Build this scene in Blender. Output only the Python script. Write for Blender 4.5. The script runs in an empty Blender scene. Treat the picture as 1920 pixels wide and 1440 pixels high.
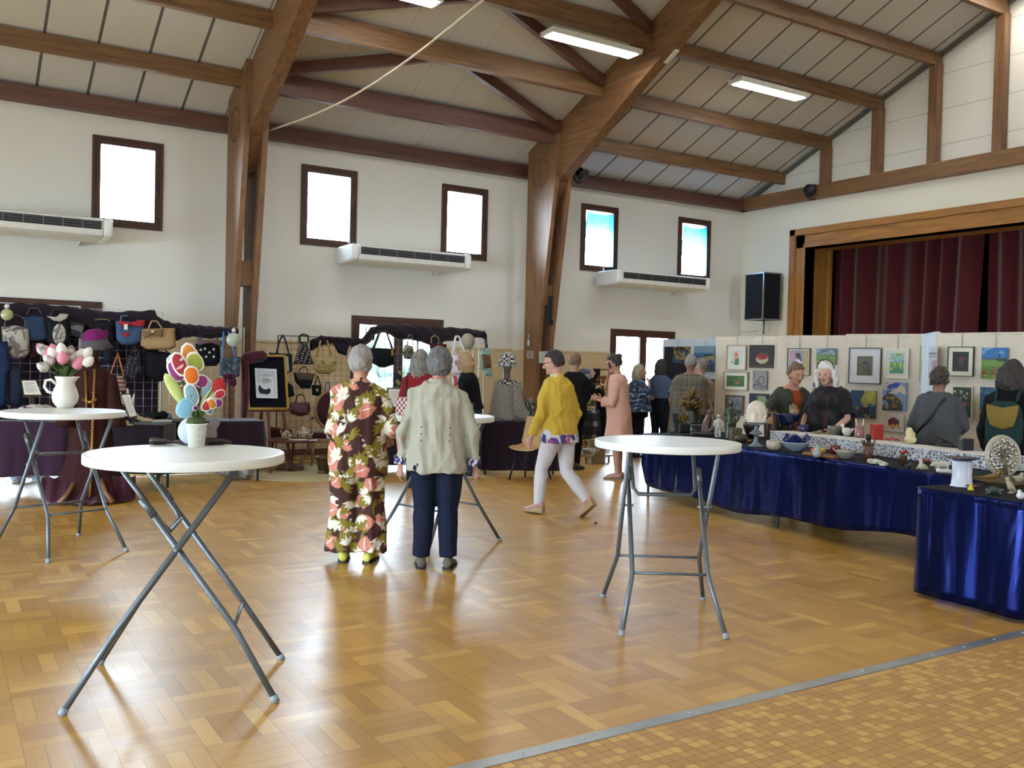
import bpy, bmesh, math, random
import numpy as np
from mathutils import Vector, Matrix, Euler, noise
PI = math.pi
random.seed(7)
S = bpy.context.scene
COL = S.collection
# ---------------------------------------------------------------- camera
CH = 1.55
CYAW, CPIT, CROL, CF = math.radians(32.0966), math.radians(-1.2001), math.radians(1.3794), 1731.3
_f = Vector((math.sin(CYAW)*math.cos(CPIT), math.cos(CYAW)*math.cos(CPIT), math.sin(CPIT)))
_r = Vector((math.cos(CYAW), -math.sin(CYAW), 0)); _u = _r.cross(_f)
CR = _r*math.cos(CROL)+_u*math.sin(CROL); CU = -_r*math.sin(CROL)+_u*math.cos(CROL)
cam = bpy.data.objects.new('camera', bpy.data.cameras.new('camera'))
COL.objects.link(cam); S.camera = cam
cam.matrix_world = Matrix(((CR.x, CU.x, -_f.x, 0), (CR.y, CU.y, -_f.y, 0), (CR.z, CU.z, -_f.z, CH), (0, 0, 0, 1)))
cam.data.sensor_width = 36; cam.data.lens = CF/1920*36; cam.data.clip_start = .05; cam.data.clip_end = 200

def at(u, v, x=None, y=None, z=None):
    """point of the hall seen at photo position u,v on a plane of the hall"""
    d = _f + CR*((u-960)/CF) - CU*((v-720)/CF)
    if x is not None: t = x/d.x
    elif y is not None: t = y/d.y
    else: t = (z-CH)/d.z
    return Vector((0, 0, CH)) + d*t

# ---------------------------------------------------------------- world, daylight, exposure
S.view_settings.view_transform = 'Standard'; S.view_settings.look = 'None'
S.view_settings.gamma = 1; S.view_settings.use_curve_mapping = False
S.view_settings.exposure = 0.76
S.cycles.max_bounces = 8; S.cycles.diffuse_bounces = 4; S.cycles.glossy_bounces = 3
S.cycles.transparent_max_bounces = 12; S.cycles.transmission_bounces = 4
S.cycles.sample_clamp_indirect = 6; S.cycles.use_denoising = True; S.cycles.caustics_reflective = False
W = bpy.data.worlds.new('overcast sky'); S.world = W; W.use_nodes = True
_b = W.node_tree.nodes['Background']; _b.inputs[0].default_value = (.66, .83, 1, 1); _b.inputs[1].default_value = 27.0
FIX_POWER = 19.0          # emission of the ceiling light diffusers

# ---------------------------------------------------------------- helpers
def setp(o, label=None, cat=None, group=None, kind=None):
    if label: o['label'] = label
    if cat: o['category'] = cat
    if group: o['group'] = group
    if kind: o['kind'] = kind
    return o
def thing(name, label, cat, loc=(0, 0, 0), rz=0, group=None):
    o = bpy.data.objects.new(name, None); COL.objects.link(o)
    o.location = loc; o.rotation_euler = (0, 0, rz); o.empty_display_size = .05
    return setp(o, label, cat, group)
def kids(o): return [c for c in bpy.data.objects if c.parent == o]
def copytree(o, parent=None):
    c = o.copy(); COL.objects.link(c); c.parent = parent
    for ch in list(kids(o)): copytree(ch, c)
    return c

class MB:
    def __init__(s): s.v = []; s.f = []; s.sm = []
    def add(s, vs, fs, sm=False):
        n = len(s.v); s.v += [tuple(p) for p in vs]
        s.f += [tuple(i+n for i in f) for f in fs]; s.sm += [sm]*len(fs); return s
    def box(s, c, d, M=None):
        x, y, z = [k/2 for k in d]; c = Vector(c)
        vs = [Vector((a*x, b*y, e*z)) for a in (-1, 1) for b in (-1, 1) for e in (-1, 1)]
        if M is not None: vs = [M @ p for p in vs]
        return s.add([c+p for p in vs], [(0, 1, 3, 2), (4, 6, 7, 5), (0, 4, 5, 1), (2, 3, 7, 6), (0, 2, 6, 4), (1, 5, 7, 3)])
    def bb(s, a, b):
        return s.box([(p+q)/2 for p, q in zip(a, b)], [abs(q-p) for p, q in zip(a, b)])
    def bar(s, a, b, w, h, up=(0, 0, 1)):
        a = Vector(a); b = Vector(b); d = b-a; L = d.length; d.normalize()
        u = Vector(up); sd = d.cross(u); sd = sd.normalized() if sd.length > 1e-4 else Vector((1, 0, 0)); u = sd.cross(d)
        M = Matrix((sd, d, u)).transposed()
        return s.box((a+b)/2, (w, L, h), M)
    def tube(s, pts, r, n=8, cap=True, sq=1.0):
        pts = [Vector(p) for p in pts]; rs = r if isinstance(r, (list, tuple)) else [r]*len(pts)
        vs = []; up = None
        for i, p in enumerate(pts):
            t = (pts[min(i+1, len(pts)-1)]-pts[max(i-1, 0)]).normalized()
            if up is None: up = t.orthogonal().normalized()
            sd = t.cross(up)
            if sd.length < 1e-6: sd = t.orthogonal()
            sd.normalize(); up = sd.cross(t).normalized()
            for k in range(n):
                a = 2*PI*k/n
                vs.append(p + sd*(math.cos(a)*rs[i]) + up*(math.sin(a)*rs[i]*sq))
        fs = [(i*n+k, i*n+(k+1) % n, (i+1)*n+(k+1) % n, (i+1)*n+k) for i in range(len(pts)-1) for k in range(n)]
        if cap: fs += [tuple(range(n))[::-1], tuple((len(pts)-1)*n+k for k in range(n))]
        return s.add(vs, fs, True)
    def lathe(s, prof, n=24, c=(0, 0, 0), M=None, sx=1, sy=1, wob=None):
        vs = []
        for r, z in prof:
            for k in range(n):
                a = 2*PI*k/n; q = wob(a, z) if wob else 1
                p = Vector((r*q*math.cos(a)*sx, r*q*math.sin(a)*sy, z))
                if M is not None: p = M @ p
                vs.append(Vector(c)+p)
        m = len(prof)
        fs = [(i*n+k, i*n+(k+1) % n, (i+1)*n+(k+1) % n, (i+1)*n+k) for i in range(m-1) for k in range(n)]
        if prof[0][0] > 1e-4: fs.append(tuple(range(n))[::-1])
        if prof[-1][0] > 1e-4: fs.append(tuple((m-1)*n+k for k in range(n)))
        return s.add(vs, fs, True)
    def ball(s, c, r, n=12, m=8, M=None):
        if not isinstance(r, (tuple, list)): r = (r, r, r)
        prof = [(max(math.sin(PI*i/m), 1e-5), -math.cos(PI*i/m)) for i in range(m+1)]
        D = Matrix.Diagonal(r); M2 = (M @ D) if M is not None else D
        return s.lathe(prof, n, c, M2)
    def prism(s, poly, t, c=(0, 0, 0), M=None, sm=False):
        """poly in local X-Z, thickness t along local Y"""
        n = len(poly); vs = [Vector((x, -t/2, z)) for x, z in poly]+[Vector((x, t/2, z)) for x, z in poly]
        if M is not None: vs = [M @ p for p in vs]
        c = Vector(c)
        return s.add([c+p for p in vs], [tuple(range(n)), tuple(range(2*n-1, n-1, -1))]+[(i, i+n, (i+1) % n+n, (i+1) % n) for i in range(n)], sm)
    def grid(s, fn, nu, nv, sm=True):
        vs = [fn(i/nu, j/nv) for j in range(nv+1) for i in range(nu+1)]
        return s.add(vs, [(j*(nu+1)+i, j*(nu+1)+i+1, (j+1)*(nu+1)+i+1, (j+1)*(nu+1)+i) for j in range(nv) for i in range(nu)], sm)
    def rings(s, rings, cap=True):
        n = len(rings[0]); vs = [p for r in rings for p in r]; m = len(rings)
        fs = [(i*n+k, i*n+(k+1) % n, (i+1)*n+(k+1) % n, (i+1)*n+k) for i in range(m-1) for k in range(n)]
        if cap: fs += [tuple(range(n))[::-1], tuple((m-1)*n+k for k in range(n))]
        return s.add(vs, fs, True)
    def mesh(s, name):
        me = bpy.data.meshes.new(name); me.from_pydata(s.v, [], s.f)
        me.polygons.foreach_set('use_smooth', s.sm); me.update(); return me
    def build(s, name, mt, parent=None, bev=0, solid=0, label=None, fix=True):
        me = s.mesh(name)
        if fix:
            bm = bmesh.new(); bm.from_mesh(me); bmesh.ops.recalc_face_normals(bm, faces=bm.faces); bm.to_mesh(me); bm.free()
        o = bpy.data.objects.new(name, me); COL.objects.link(o)
        if mt: me.materials.append(mt)
        if parent is not None: o.parent = parent
        if solid:
            q = o.modifiers.new('s', 'SOLIDIFY'); q.thickness = solid; q.offset = 0
        if bev:
            q = o.modifiers.new('b', 'BEVEL'); q.width = bev; q.segments = 2; q.limit_method = 'ANGLE'; q.angle_limit = .7; q.harden_normals = False
        if label: o['label'] = label
        return o
def rot(x=0, y=0, z=0): return Euler((x, y, z)).to_matrix()
def vcol(o, fn, name='Col'):
    """colour of the surface itself, one value per vertex"""
    me = o.data; a = me.color_attributes.new(name, 'FLOAT_COLOR', 'POINT')
    co = np.empty(len(me.vertices)*3, 'f'); me.vertices.foreach_get('co', co); co = co.reshape(-1, 3)
    c = np.ones((len(co), 4), 'f'); c[:, :3] = fn(co); a.data.foreach_set('color', c.ravel())

# materials -------------------------------------------------------
def lin(c):
    if isinstance(c, str): c = [int(c[i:i+2], 16)/255 for i in (0, 2, 4)]
    return tuple(x/12.92 if x < .04045 else ((x+.055)/1.055)**2.4 for x in c)
class NT:
    def __init__(s, name):
        s.m = bpy.data.materials.new(name); s.m.use_nodes = True; s.t = s.m.node_tree
        s.b = s.t.nodes['Principled BSDF']
    def n(s, ty, **kw):
        x = s.t.nodes.new(ty)
        for k, v in kw.items(): setattr(x, k, v)
        return x
    def put(s, sock, v):
        if hasattr(v, 'links') or isinstance(v, bpy.types.NodeSocket): s.t.links.new(v, sock)
        elif v is not None:
            try: sock.default_value = v
            except Exception: sock.default_value = (*v, 1)
    def math(s, op, a, b=None, c=None):
        x = s.n('ShaderNodeMath', operation=op); s.put(x.inputs[0], a)
        if b is not None: s.put(x.inputs[1], b)
        if c is not None: s.put(x.inputs[2], c)
        return x.outputs[0]
    def mix(s, f, a, b, mode='MIX'):
        x = s.n('ShaderNodeMix', data_type='RGBA', blend_type=mode); s.put(x.inputs[0], f)
        s.put(x.inputs[6], a); s.put(x.inputs[7], b); return x.outputs[2]
    def coord(s, kind='Object', sc=(1, 1, 1), rt=(0, 0, 0)):
        c = s.n('ShaderNodeTexCoord'); m = s.n('ShaderNodeMapping'); s.t.links.new(c.outputs[kind], m.inputs[0])
        m.inputs['Scale'].default_value = sc; m.inputs['Rotation'].default_value = rt; return m.outputs[0]
    def noise(s, vec, sc=5, det=3, dist=0, out=0):
        x = s.n('ShaderNodeTexNoise'); s.put(x.inputs['Vector'], vec); x.inputs['Scale'].default_value = sc
        x.inputs['Detail'].default_value = det; x.inputs['Distortion'].default_value = dist; return x.outputs[out]
    def ramp(s, f, stops, const=False):
        x = s.n('ShaderNodeValToRGB'); s.put(x.inputs[0], f); cr = x.color_ramp
        if const: cr.interpolation = 'CONSTANT'
        while len(cr.elements) < len(stops): cr.elements.new(.5)
        for e, (p, c) in zip(cr.elements, stops): e.position = p; e.color = (*lin(c), 1)
        return x.outputs[0]
    def bump(s, h, st=.3, d=.01):
        x = s.n('ShaderNodeBump'); s.put(x.inputs['Height'], h); x.inputs['Strength'].default_value = st
        x.inputs['Distance'].default_value = d; s.t.links.new(x.outputs[0], s.b.inputs['Normal'])
    def set(s, **kw):
        for k, v in kw.items(): s.put(s.b.inputs[k.replace('_', ' ')], v)
        return s
_mc = {}
def mat(c, rough=.6, metal=0, var=.12, sc=8, bump=0, bsc=40, spec=.5, sheen=0, coat=0, name=None, bd=.01):
    if rough >= .8 and spec == .5: spec = .2
    key = (c, rough, metal, var, sc, bump, bsc, spec, sheen, coat)
    if key in _mc: return _mc[key]
    k = NT(name or 'surface '+str(c)); v = k.coord()
    b = lin(c); b = tuple(x*.74 for x in b) if .3*b[0]+.6*b[1]+.1*b[2] < .24 else b; f = k.noise(v, sc, 3)
    lo = tuple(x*(1-var) for x in b); hi = tuple(min(1, x*(1+var)) for x in b)
    k.set(Base_Color=k.mix(f, (*lo, 1), (*hi, 1)), Roughness=rough, Metallic=metal, Specular_IOR_Level=spec)
    if sheen: k.set(Sheen_Weight=sheen)
    if coat: k.set(Coat_Weight=coat, Coat_Roughness=.1)
    if bump: k.bump(k.noise(v, bsc, 4), bump, bd)
    _mc[key] = k.m; return k.m
def wood(c1, c2, axis=0, rough=.5, sc=1.0, name='wood', coat=0):
    k = NT(name); q = [14, 14, 14]; q[axis] = .9
    v = k.coord(sc=tuple(x*sc for x in q)); n1 = k.noise(v, 1.6, 5, .6)
    q2 = [2.2]*3; q2[axis] = .5; n2 = k.noise(k.coord(sc=q2), 1.1, 2)
    kn = k.n('ShaderNodeTexVoronoi'); qq = [3.0]*3; qq[axis] = 1.2; k.put(kn.inputs['Vector'], k.coord(sc=qq)); kn.inputs['Scale'].default_value = 1
    knot = k.math('GREATER_THAN', .055, kn.outputs['Distance'])
    c = k.ramp(n1, [(.3, c1), (.7, c2)]); c = k.mix(k.math('MULTIPLY', n2, .45), c, (*lin(c1), 1), 'MULTIPLY')
    c = k.mix(k.math('MULTIPLY', knot, .6), c, (*[x*.35 for x in lin(c1)], 1))
    k.set(Base_Color=c, Roughness=rough); k.bump(n1, .08, .004)
    if coat: k.set(Coat_Weight=coat, Coat_Roughness=.15)
    return k.m
def vmat(name, rough=.7, bump=0, bsc=60, sheen=0, metal=0, spec=.4):
    """material that reads the surface colours stored on the mesh"""
    k = NT(name); a = k.n('ShaderNodeVertexColor', layer_name='Col')
    n = k.noise(k.coord(), 30, 2)
    k.set(Base_Color=k.mix(k.math('ADD', k.math('MULTIPLY', n, .25), .18), a.outputs[0], (.45, .45, .45, 1), 'MULTIPLY'), Roughness=rough, Metallic=metal, Specular_IOR_Level=spec)
    if bump: k.bump(k.noise(k.coord(), bsc, 4), bump)
    return k.m
V_CLOTH = vmat('patterned cloth', .85, .15); V_PAINT = vmat('paint on canvas', .5, .25, 90); V_GLAZE = vmat('glazed ceramic', .2, .1, 30)
# ---------------------------------------------------------------- room
YW, XS, SL, Z0 = 14.49, 14.94, .44, 5.2       # side wall, stage wall, roof slope, roof height at the side wall
YR = 5.6; ZR = Z0+SL*(YW-YR)                    # ridge
YB = -3.3; XL = -7.5
def roofz(y, off=0): return (Z0+SL*(YW-y) if y > YR else ZR-SL*(YR-y))-off
def struct(mb, name, mt, **k):
    o = mb.build(name, mt, **k); o['kind'] = 'structure'; return o

def wall_mat(name, up, low, zs=1.83):
    k = NT(name); v = k.coord(); z = k.n('ShaderNodeSeparateXYZ'); k.t.links.new(v, z.inputs[0])
    f = k.math('GREATER_THAN', z.outputs[2], zs); n = k.noise(v, 1.3, 4)
    c = k.mix(f, (*lin(low), 1), (*lin(up), 1)); c = k.mix(k.math('MULTIPLY', n, .12), c, (.6, .55, .5, 1), 'MULTIPLY')
    k.set(Base_Color=c, Roughness=.85); k.bump(k.noise(v, 60, 4), .25, .004); return k.m
M_WALL = wall_mat('cream plaster', 'dddcd6', 'c9b693')
M_WALL2 = wall_mat('cream stage wall', 'e3decd', 'e3decd')
def holes_wall(name, axis, const, u0, u1, z0, z1, holes, t, mt, top=None):
    us = sorted({u0, u1, *[h[0] for h in holes], *[h[1] for h in holes]}); zs = sorted({z0, z1, *[h[2] for h in holes], *[h[3] for h in holes]})
    mb = MB()
    for a, b in zip(us, us[1:]):
        for c, d in zip(zs, zs[1:]):
            m = ((a+b)/2, (c+d)/2)
            if any(h[0] < m[0] < h[1] and h[2] < m[1] < h[3] for h in holes): continue
            if axis == 'y': mb.bb((a, const, c), (b, const+t, d))
            else: mb.bb((const, a, c), (const+t, b, d))
    return struct(mb, name, mt)
WIN = [(1.90, 2.87), (4.99, 5.95), (7.54, 8.47), (10.57, 11.47), (13.06, 13.97)]; WZ = (3.41, 4.70)
DOOR = [(.3, 2.06), (5.90, 7.62), (11.36, 13.04)]; DZ = 2.31
holes_wall('wall_windows', 'y', YW, XL, XS+.3, 0, 5.6, [(a, b, *WZ) for a, b in WIN]+[(a, b, -.01, DZ) for a, b in DOOR], .3, M_WALL)
FILL_WIN = [(-5, -3.4), (10.5, 12.1)]  # unseen rear windows, put in for frontal fill light
holes_wall('wall_back', 'y', YB-.3, XL, XS+.3, 0, 5.6, [(a, b, 1.1, 2.9) for a, b in FILL_WIN], .3, M_WALL)
LW = [(-1, 1.5), (3, 6), (7.5, 10.5)]
holes_wall('wall_left', 'x', XL-.3, YB-.3, YW+.3, 0, 5.6, [(a, b, .0, 2.4) for a, b in LW], .3, M_WALL)
m = MB(); m.prism([(YB, 5.6), (YW, 5.6), (YR, ZR+.1)], .2, (XL-.1, 0, 0), rot(z=PI/2)); struct(m, 'wall_left', M_WALL)
# stage wall with its opening
SO = (1.2, 12.74, 1.0, 4.05)     # y0,y1,z0,z1 of the opening
holes_wall('wall_stage', 'x', XS, YB-.3, YW+.3, 0, 5.1, [SO], .25, M_WALL2)
k = NT('white clapboard'); v = k.coord(); z = k.n('ShaderNodeSeparateXYZ'); k.t.links.new(v, z.inputs[0])
ln = k.math('LESS_THAN', k.math('FRACT', k.math('MULTIPLY', z.outputs[2], 1/.62)), .018)
k.set(Base_Color=k.mix(ln, (*lin('dcd9cf'), 1), (*lin('a9a8a0'), 1)), Roughness=.8); M_CLAP = k.m
m = MB(); m.prism([(YB-.2, 5.0), (YW+.2, 5.0), (YW+.2, 5.2), (YR, ZR+.15), (YB-.2, 5.2)], .2, (XS+.12, 0, 0), rot(z=PI/2)); struct(m, 'wall_stage', M_CLAP)
# floor
k = NT('basket weave oak parquet'); v = k.coord(); s3 = k.n('ShaderNodeSeparateXYZ'); k.t.links.new(v, s3.inputs[0])
B = .31; fx = k.math('MULTIPLY', s3.outputs[0], 1/B); fy = k.math('MULTIPLY', s3.outputs[1], 1/B)
bx = k.math('FLOOR', fx); by = k.math('FLOOR', fy); lx = k.math('FRACT', fx); ly = k.math('FRACT', fy)
par = k.math('MODULO', k.math('ABSOLUTE', k.math('ADD', bx, by)), 2.0); par = k.math('GREATER_THAN', par, .5)
def sel(a, b): return k.math('ADD', k.math('MULTIPLY', a, par), k.math('MULTIPLY', b, k.math('SUBTRACT', 1.0, par)))
ac = sel(lx, ly); al = sel(ly, lx); st = k.math('FLOOR', k.math('MULTIPLY', ac, 4.0)); sf = k.math('FRACT', k.math('MULTIPLY', ac, 4.0))
cx = k.n('ShaderNodeCombineXYZ'); k.put(cx.inputs[0], bx); k.put(cx.inputs[1], by); k.put(cx.inputs[2], st)
wn = k.n('ShaderNodeTexWhiteNoise'); k.put(wn.inputs['Vector'], cx.outputs[0])
base = k.ramp(wn.outputs['Value'], [(0, 'ae853e'), (.3, 'b98f42'), (.6, 'be9546'), (.85, 'c79e4c'), (1, 'd4ae5c')])
# grain runs along each strip
ga = k.n('ShaderNodeCombineXYZ'); k.put(ga.inputs[0], k.math('MULTIPLY', al, 1.2)); k.put(ga.inputs[1], k.math('MULTIPLY', ac, 22.0)); k.put(ga.inputs[2], k.math('MULTIPLY', wn.outputs['Value'], 60.0))
gr = k.noise(ga.outputs[0], 1.6, 4, .8); base = k.mix(k.math('MULTIPLY', gr, .5), base, (*lin('c8a86c'), 1), 'MULTIPLY')
e1 = k.math('LESS_THAN', k.math('MINIMUM', sf, k.math('SUBTRACT', 1.0, sf)), .022); e2 = k.math('LESS_THAN', k.math('MINIMUM', al, k.math('SUBTRACT', 1.0, al)), .006)
ed = k.math('MAXIMUM', e1, e2); base = k.mix(k.math('MULTIPLY', ed, .5), base, (*lin('4a2e14'), 1))
wear = k.noise(v, .9, 5, .4); base = k.mix(k.math('MULTIPLY', k.math('GREATER_THAN', wear, .62), .22), base, (*lin('7a6848'), 1))
k.set(Base_Color=base, Roughness=k.math('ADD', .23, k.math('MULTIPLY', k.noise(v, 3.5, 4), .18)), Specular_IOR_Level=.8, IOR=1.53)
k.bump(k.math('ADD', k.math('MULTIPLY', k.noise(v, 2.2, 3), 1.0), k.math('MULTIPLY', wn.outputs['Value'], .08)), .12, .02); M_PARQ = k.m
YF = 3.08
m = MB(); m.bb((XL, YF, -.1), (XS+.1, YW+.1, 0)); struct(m, 'floor', M_PARQ)
k = NT('small ochre floor tiles'); v = k.coord(); s3 = k.n('ShaderNodeSeparateXYZ'); k.t.links.new(v, s3.inputs[0]); T = .052
fx = k.math('MULTIPLY', s3.outputs[0], 1/T); fy = k.math('MULTIPLY', s3.outputs[1], 1/T)
cx = k.n('ShaderNodeCombineXYZ'); k.put(cx.inputs[0], k.math('FLOOR', fx)); k.put(cx.inputs[1], k.math('FLOOR', fy)); wn = k.n('ShaderNodeTexWhiteNoise'); k.put(wn.inputs['Vector'], cx.outputs[0])
base = k.ramp(wn.outputs['Value'], [(0, 'a87e42'), (.3, 'b08646'), (.55, 'a97c40'), (.7, 'be9650'), (1, 'c8a058')])
g = k.math('MINIMUM', k.math('PINGPONG', fx, .5), k.math('PINGPONG', fy, .5)); g = k.math('LESS_THAN', g, .035)
base = k.mix(g, base, (*lin('7a5c34'), 1)); k.set(Base_Color=base, Roughness=.45); k.bump(g, -.3, .003); M_TILE = k.m
m = MB(); m.bb((XL, YB, -.1), (XS+.1, YF-.07, 0)); struct(m, 'floor', M_TILE)
m = MB(); m.bb((XL, YF-.07, -.1), (3.52, YF, .004)); m.bb((3.52, YF-.066, -.1), (XS, YF+.004, .003))
for i in range(48): m.lathe([(.009, 0), (.007, .003), (0.0001, .0035)], 8, (-4+i*.3, YF-.035, .004))
struct(m, 'trim_1', mat('b4b8b6', .38, .85, .25, 6, .2, 30, name='scuffed aluminium strip'))
# ceiling: panels between grey seams
k = NT('ceiling panels'); v = k.coord(); s3 = k.n('ShaderNodeSeparateXYZ'); k.t.links.new(v, s3.inputs[0])
x = s3.outputs[0]
fr = k.math('FRACT', k.math('MULTIPLY', k.math('ADD', x, 8.0-.77), 1/.645)); seam = k.math('LESS_THAN', fr, .06)
b2 = k.math('MULTIPLY', k.math('GREATER_THAN', x, 3.75), k.math('LESS_THAN', x, 9.2))
seam2 = k.math('LESS_THAN', fr, .015)
seam = k.math('ADD', k.math('MULTIPLY', seam, k.math('SUBTRACT', 1.0, b2)), k.math('MULTIPLY', k.math('MULTIPLY', seam2, b2), .45))
c = k.mix(seam, (*lin('cbcac8'), 1), (*lin('5c5d5e'), 1)); k.set(Base_Color=c, Roughness=.8); k.bump(seam, -.4, .01); M_CEIL = k.m
for a, b in ((YW+.3, YR), (YR, YB-.3)):
    m = MB(); m.prism([(a, roofz(a)), (b, roofz(b)), (b, roofz(b)+.15), (a, roofz(a)+.15)], XS-XL+.6, ((XL+XS)/2, 0, 0), Matrix(((0, 1, 0), (1, 0, 0), (0, 0, 1)))); struct(m, 'ceiling', M_CEIL)
# timber
WX = wood('6f5238', '98724c', 0, name='pine beam'); WXD = wood('5f4036', '785246', 0, name='reddish pine beam'); WYD = wood('6f4e32', '946c40', 1, name='pine gable beam')
WZ_ = wood('6c4e34', '946c48', 2, name='pine post'); WR = wood('6e4f35', '966d48', 1, name='glulam rafter'); WF = wood('8f6030', 'b9853f', 1, name='stage frame pine'); WFZ = wood('8f6030', 'b9853f', 2, name='stage frame post pine')
def beam(a, b, w, h, mt, name='roof_beam'): return struct(MB().bar(a, b, w, h), name, mt)
def trim(n): return 'trim_%d' % n
# eaves beams against the wall
R1, R2 = 3.70, 9.06     # -x faces of the two portal frames
for a, b in ((XL, XS),): beam((a, YW-.09, 5.10), (b, YW-.09, 5.10), .18, .22, WXD, trim(2))
PUR = [13.40, 12.25, 11.08, 9.93, 8.75, 7.55, 6.4]
for y in PUR:
    for a, b, h in ((XL, R1+.1, .13), (R2+.2, XS+.02, .13)):
        beam((a, y, roofz(y)-.02-h/2-.05), (b, y, roofz(y)-.02-h/2-.05), .09, h+.1, WX if h < .2 else WXD, trim(3))
for y in (13.29, 12.08, 10.93, 9.75, 8.6, 7.4):
    beam((R1+.1, y, roofz(y)-.19), (R2+.1, y, roofz(y)-.19), .12, .30, WXD if y > 12.9 else WX, trim(4))
# knee braces under the roof of the middle bay
for y0, y1 in ((13.2, 12.2), (12.0, 11.05), (10.85, 9.87), (9.65, 8.7)):
    za, zb = roofz(y0)-.14, roofz(y1)-.14
    beam((R1+.2, y0, za), (6.25, y1, zb), .09, .17, WXD, trim(5)); beam((6.6, y1, zb), (R2+.05, y0, za), .09, .17, WXD, trim(5))
# portal frames: twin column members with the rafter between them
def portal(x):
    yb = YW-.42
    for k_, dx in enumerate((0, .27)):
        xx = x+dx
        m = MB(); m.prism([(yb, 0), (yb, 5.42), (13.15, 5.78), (13.18, 4.9), (13.62, 2.0), (13.75, 0)], .08, (xx+.04, 0, 0), rot(z=PI/2)); 
        o = struct(m, trim(6), WZ_)
    m = MB(); ys = [yb, 13.4, 12.2, 11.0, 9.0, YR]
    up = [(y, roofz(y)-.01) for y in ys]; dn = [(YR, ZR-.5), (9.0, roofz(9)-.6), (11, roofz(11)-.75), (12.4, roofz(12.4)-.92), (13.25, roofz(13.25)-1.0), (13.55, 4.3), (yb, 4.3)]
    m.prism(up+dn, .19, (x+.175, 0, 0), rot(z=PI/2)); struct(m, trim(7), WR)
    m = MB(); yb2 = 2*YR-yb; m.prism([(2*YR-a, b) for a, b in (up+dn)], .19, (x+.175, 0, 0), rot(z=PI/2)); struct(m, trim(7), WR)
    m = MB(); m.prism([(yb2, 0), (yb2, 5.42), (2*YR-13.15, 5.78), (2*YR-13.62, 2)], .3, (x+.15, 0, 0), rot(z=PI/2)); struct(m, trim(6), WZ_)
    m = MB(); m.bb((x+.08, 13.60, 2.62), (x+.27, 13.95, 2.98)); struct(m, trim(6), WZ_)
    m = MB()
    for i in range(26):
        a = 2*PI*i/26; m.lathe([(.012, 0), (.012, .008), (.0001, .01)], 6, (x-.0, 13.66+.24*math.cos(a), 4.95+.24*math.sin(a)), rot(y=-PI/2))
    struct(m, trim(8), mat('4a3a30', .5, .6, name='bolt heads'))
portal(R1); portal(R2)
# rail on the side wall, beams and posts of the stage gable
m = MB()
for a, b in ((XL, .3), (2.06, R1), (R1+.3, 5.9), (7.62, R2), (R2+.35, 11.36), (13.04, XS)): m.bb((a, YW-.018, 1.815), (b, YW, 1.85))
struct(m, trim(9), mat('cdbd9c', .7, name='wall rail'))
m = MB()
for a, b in ((XL, .3), (2.06, 5.9), (7.62, 11.36), (13.04, XS)): m.bb((a, YW-.015, 0), (b, YW, .1))
struct(m, 'baseboard_side', mat('6a4a34', .5, name='dark skirting'))
beam((XS-.09, YW, 5.12), (XS-.09, -3.3, 5.12), .18, .26, WYD, trim(10))
for y in PUR+[5.2, 4.0, 2.8]: 
    if y < 13: beam((XS-.09, y, 5.2), (XS-.09, y, roofz(y)-.22), .17, .16, WZ_, trim(11))
# slim trim along the gable under the roof
m = MB(); m.bar((XS-.02, YW, roofz(YW)-.06), (XS-.02, YR, ZR-.06), .04, .07); struct(m, trim(12), mat('6d6d68', .7))
# stage frame
def fr(y0, y1, z0, z1, x0, x1, mt): 
    return MB().bb((x0, y0, z0), (x1, y1, z1))
y0, y1, z0, z1 = SO
m = MB(); m.bb((XS-.10, y1+.22, 1.0), (XS+.02, y1+.36, z1+.39)); m.bb((XS-.05, y1, 1.0), (XS+.04, y1+.22, z1+.26)); struct(m, trim(13), WFZ, bev=.006)
m = MB(); m.bb((XS-.10, y0-.3, z1+.26), (XS+.02, y1+.36, z1+.39)); m.bb((XS-.05, y0-.3, z1), (XS+.04, y1+.22, z1+.26)); m.bb((XS-.07, y0-.3, z1), (XS+.04, y1+.03, z1+.09)); struct(m, trim(13), WF, bev=.006)
m = MB(); m.bb((XS-.03, y1, 1), (XS+.72, y1+.05, z1+.05)); m.bb((XS-.03, y0, z1), (XS+.72, y1+.03, z1+.05)); m.bb((XS+.66, y1-.05, 1.0), (XS+.75, y1, z1)); struct(m, trim(14), wood('8a5f2c', 'ad7c38', 2, name='stage jamb'))
m = MB(); m.bb((XS, y0-1, .8), (XS+4, y1+1, 1.0)); struct(m, 'floor', mat('3a2a20', .6, name='stage floor'))
m = MB(); m.bb((XS+2.4, y0-1, 1), (XS+2.5, y1+1, 5)); m.bb((XS+.25, y1+.9, 1), (XS+2.5, y1+1, 5)); m.bb((XS+.25, y0-1, 1), (XS+2.5, y0-.9, 5)); m.bb((XS+.25, y0-1, 4.9), (XS+2.5, y1+1, 5)); struct(m, 'wall_stage_rear', mat('0b0b0c', .9, name='black stage masking'))
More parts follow.
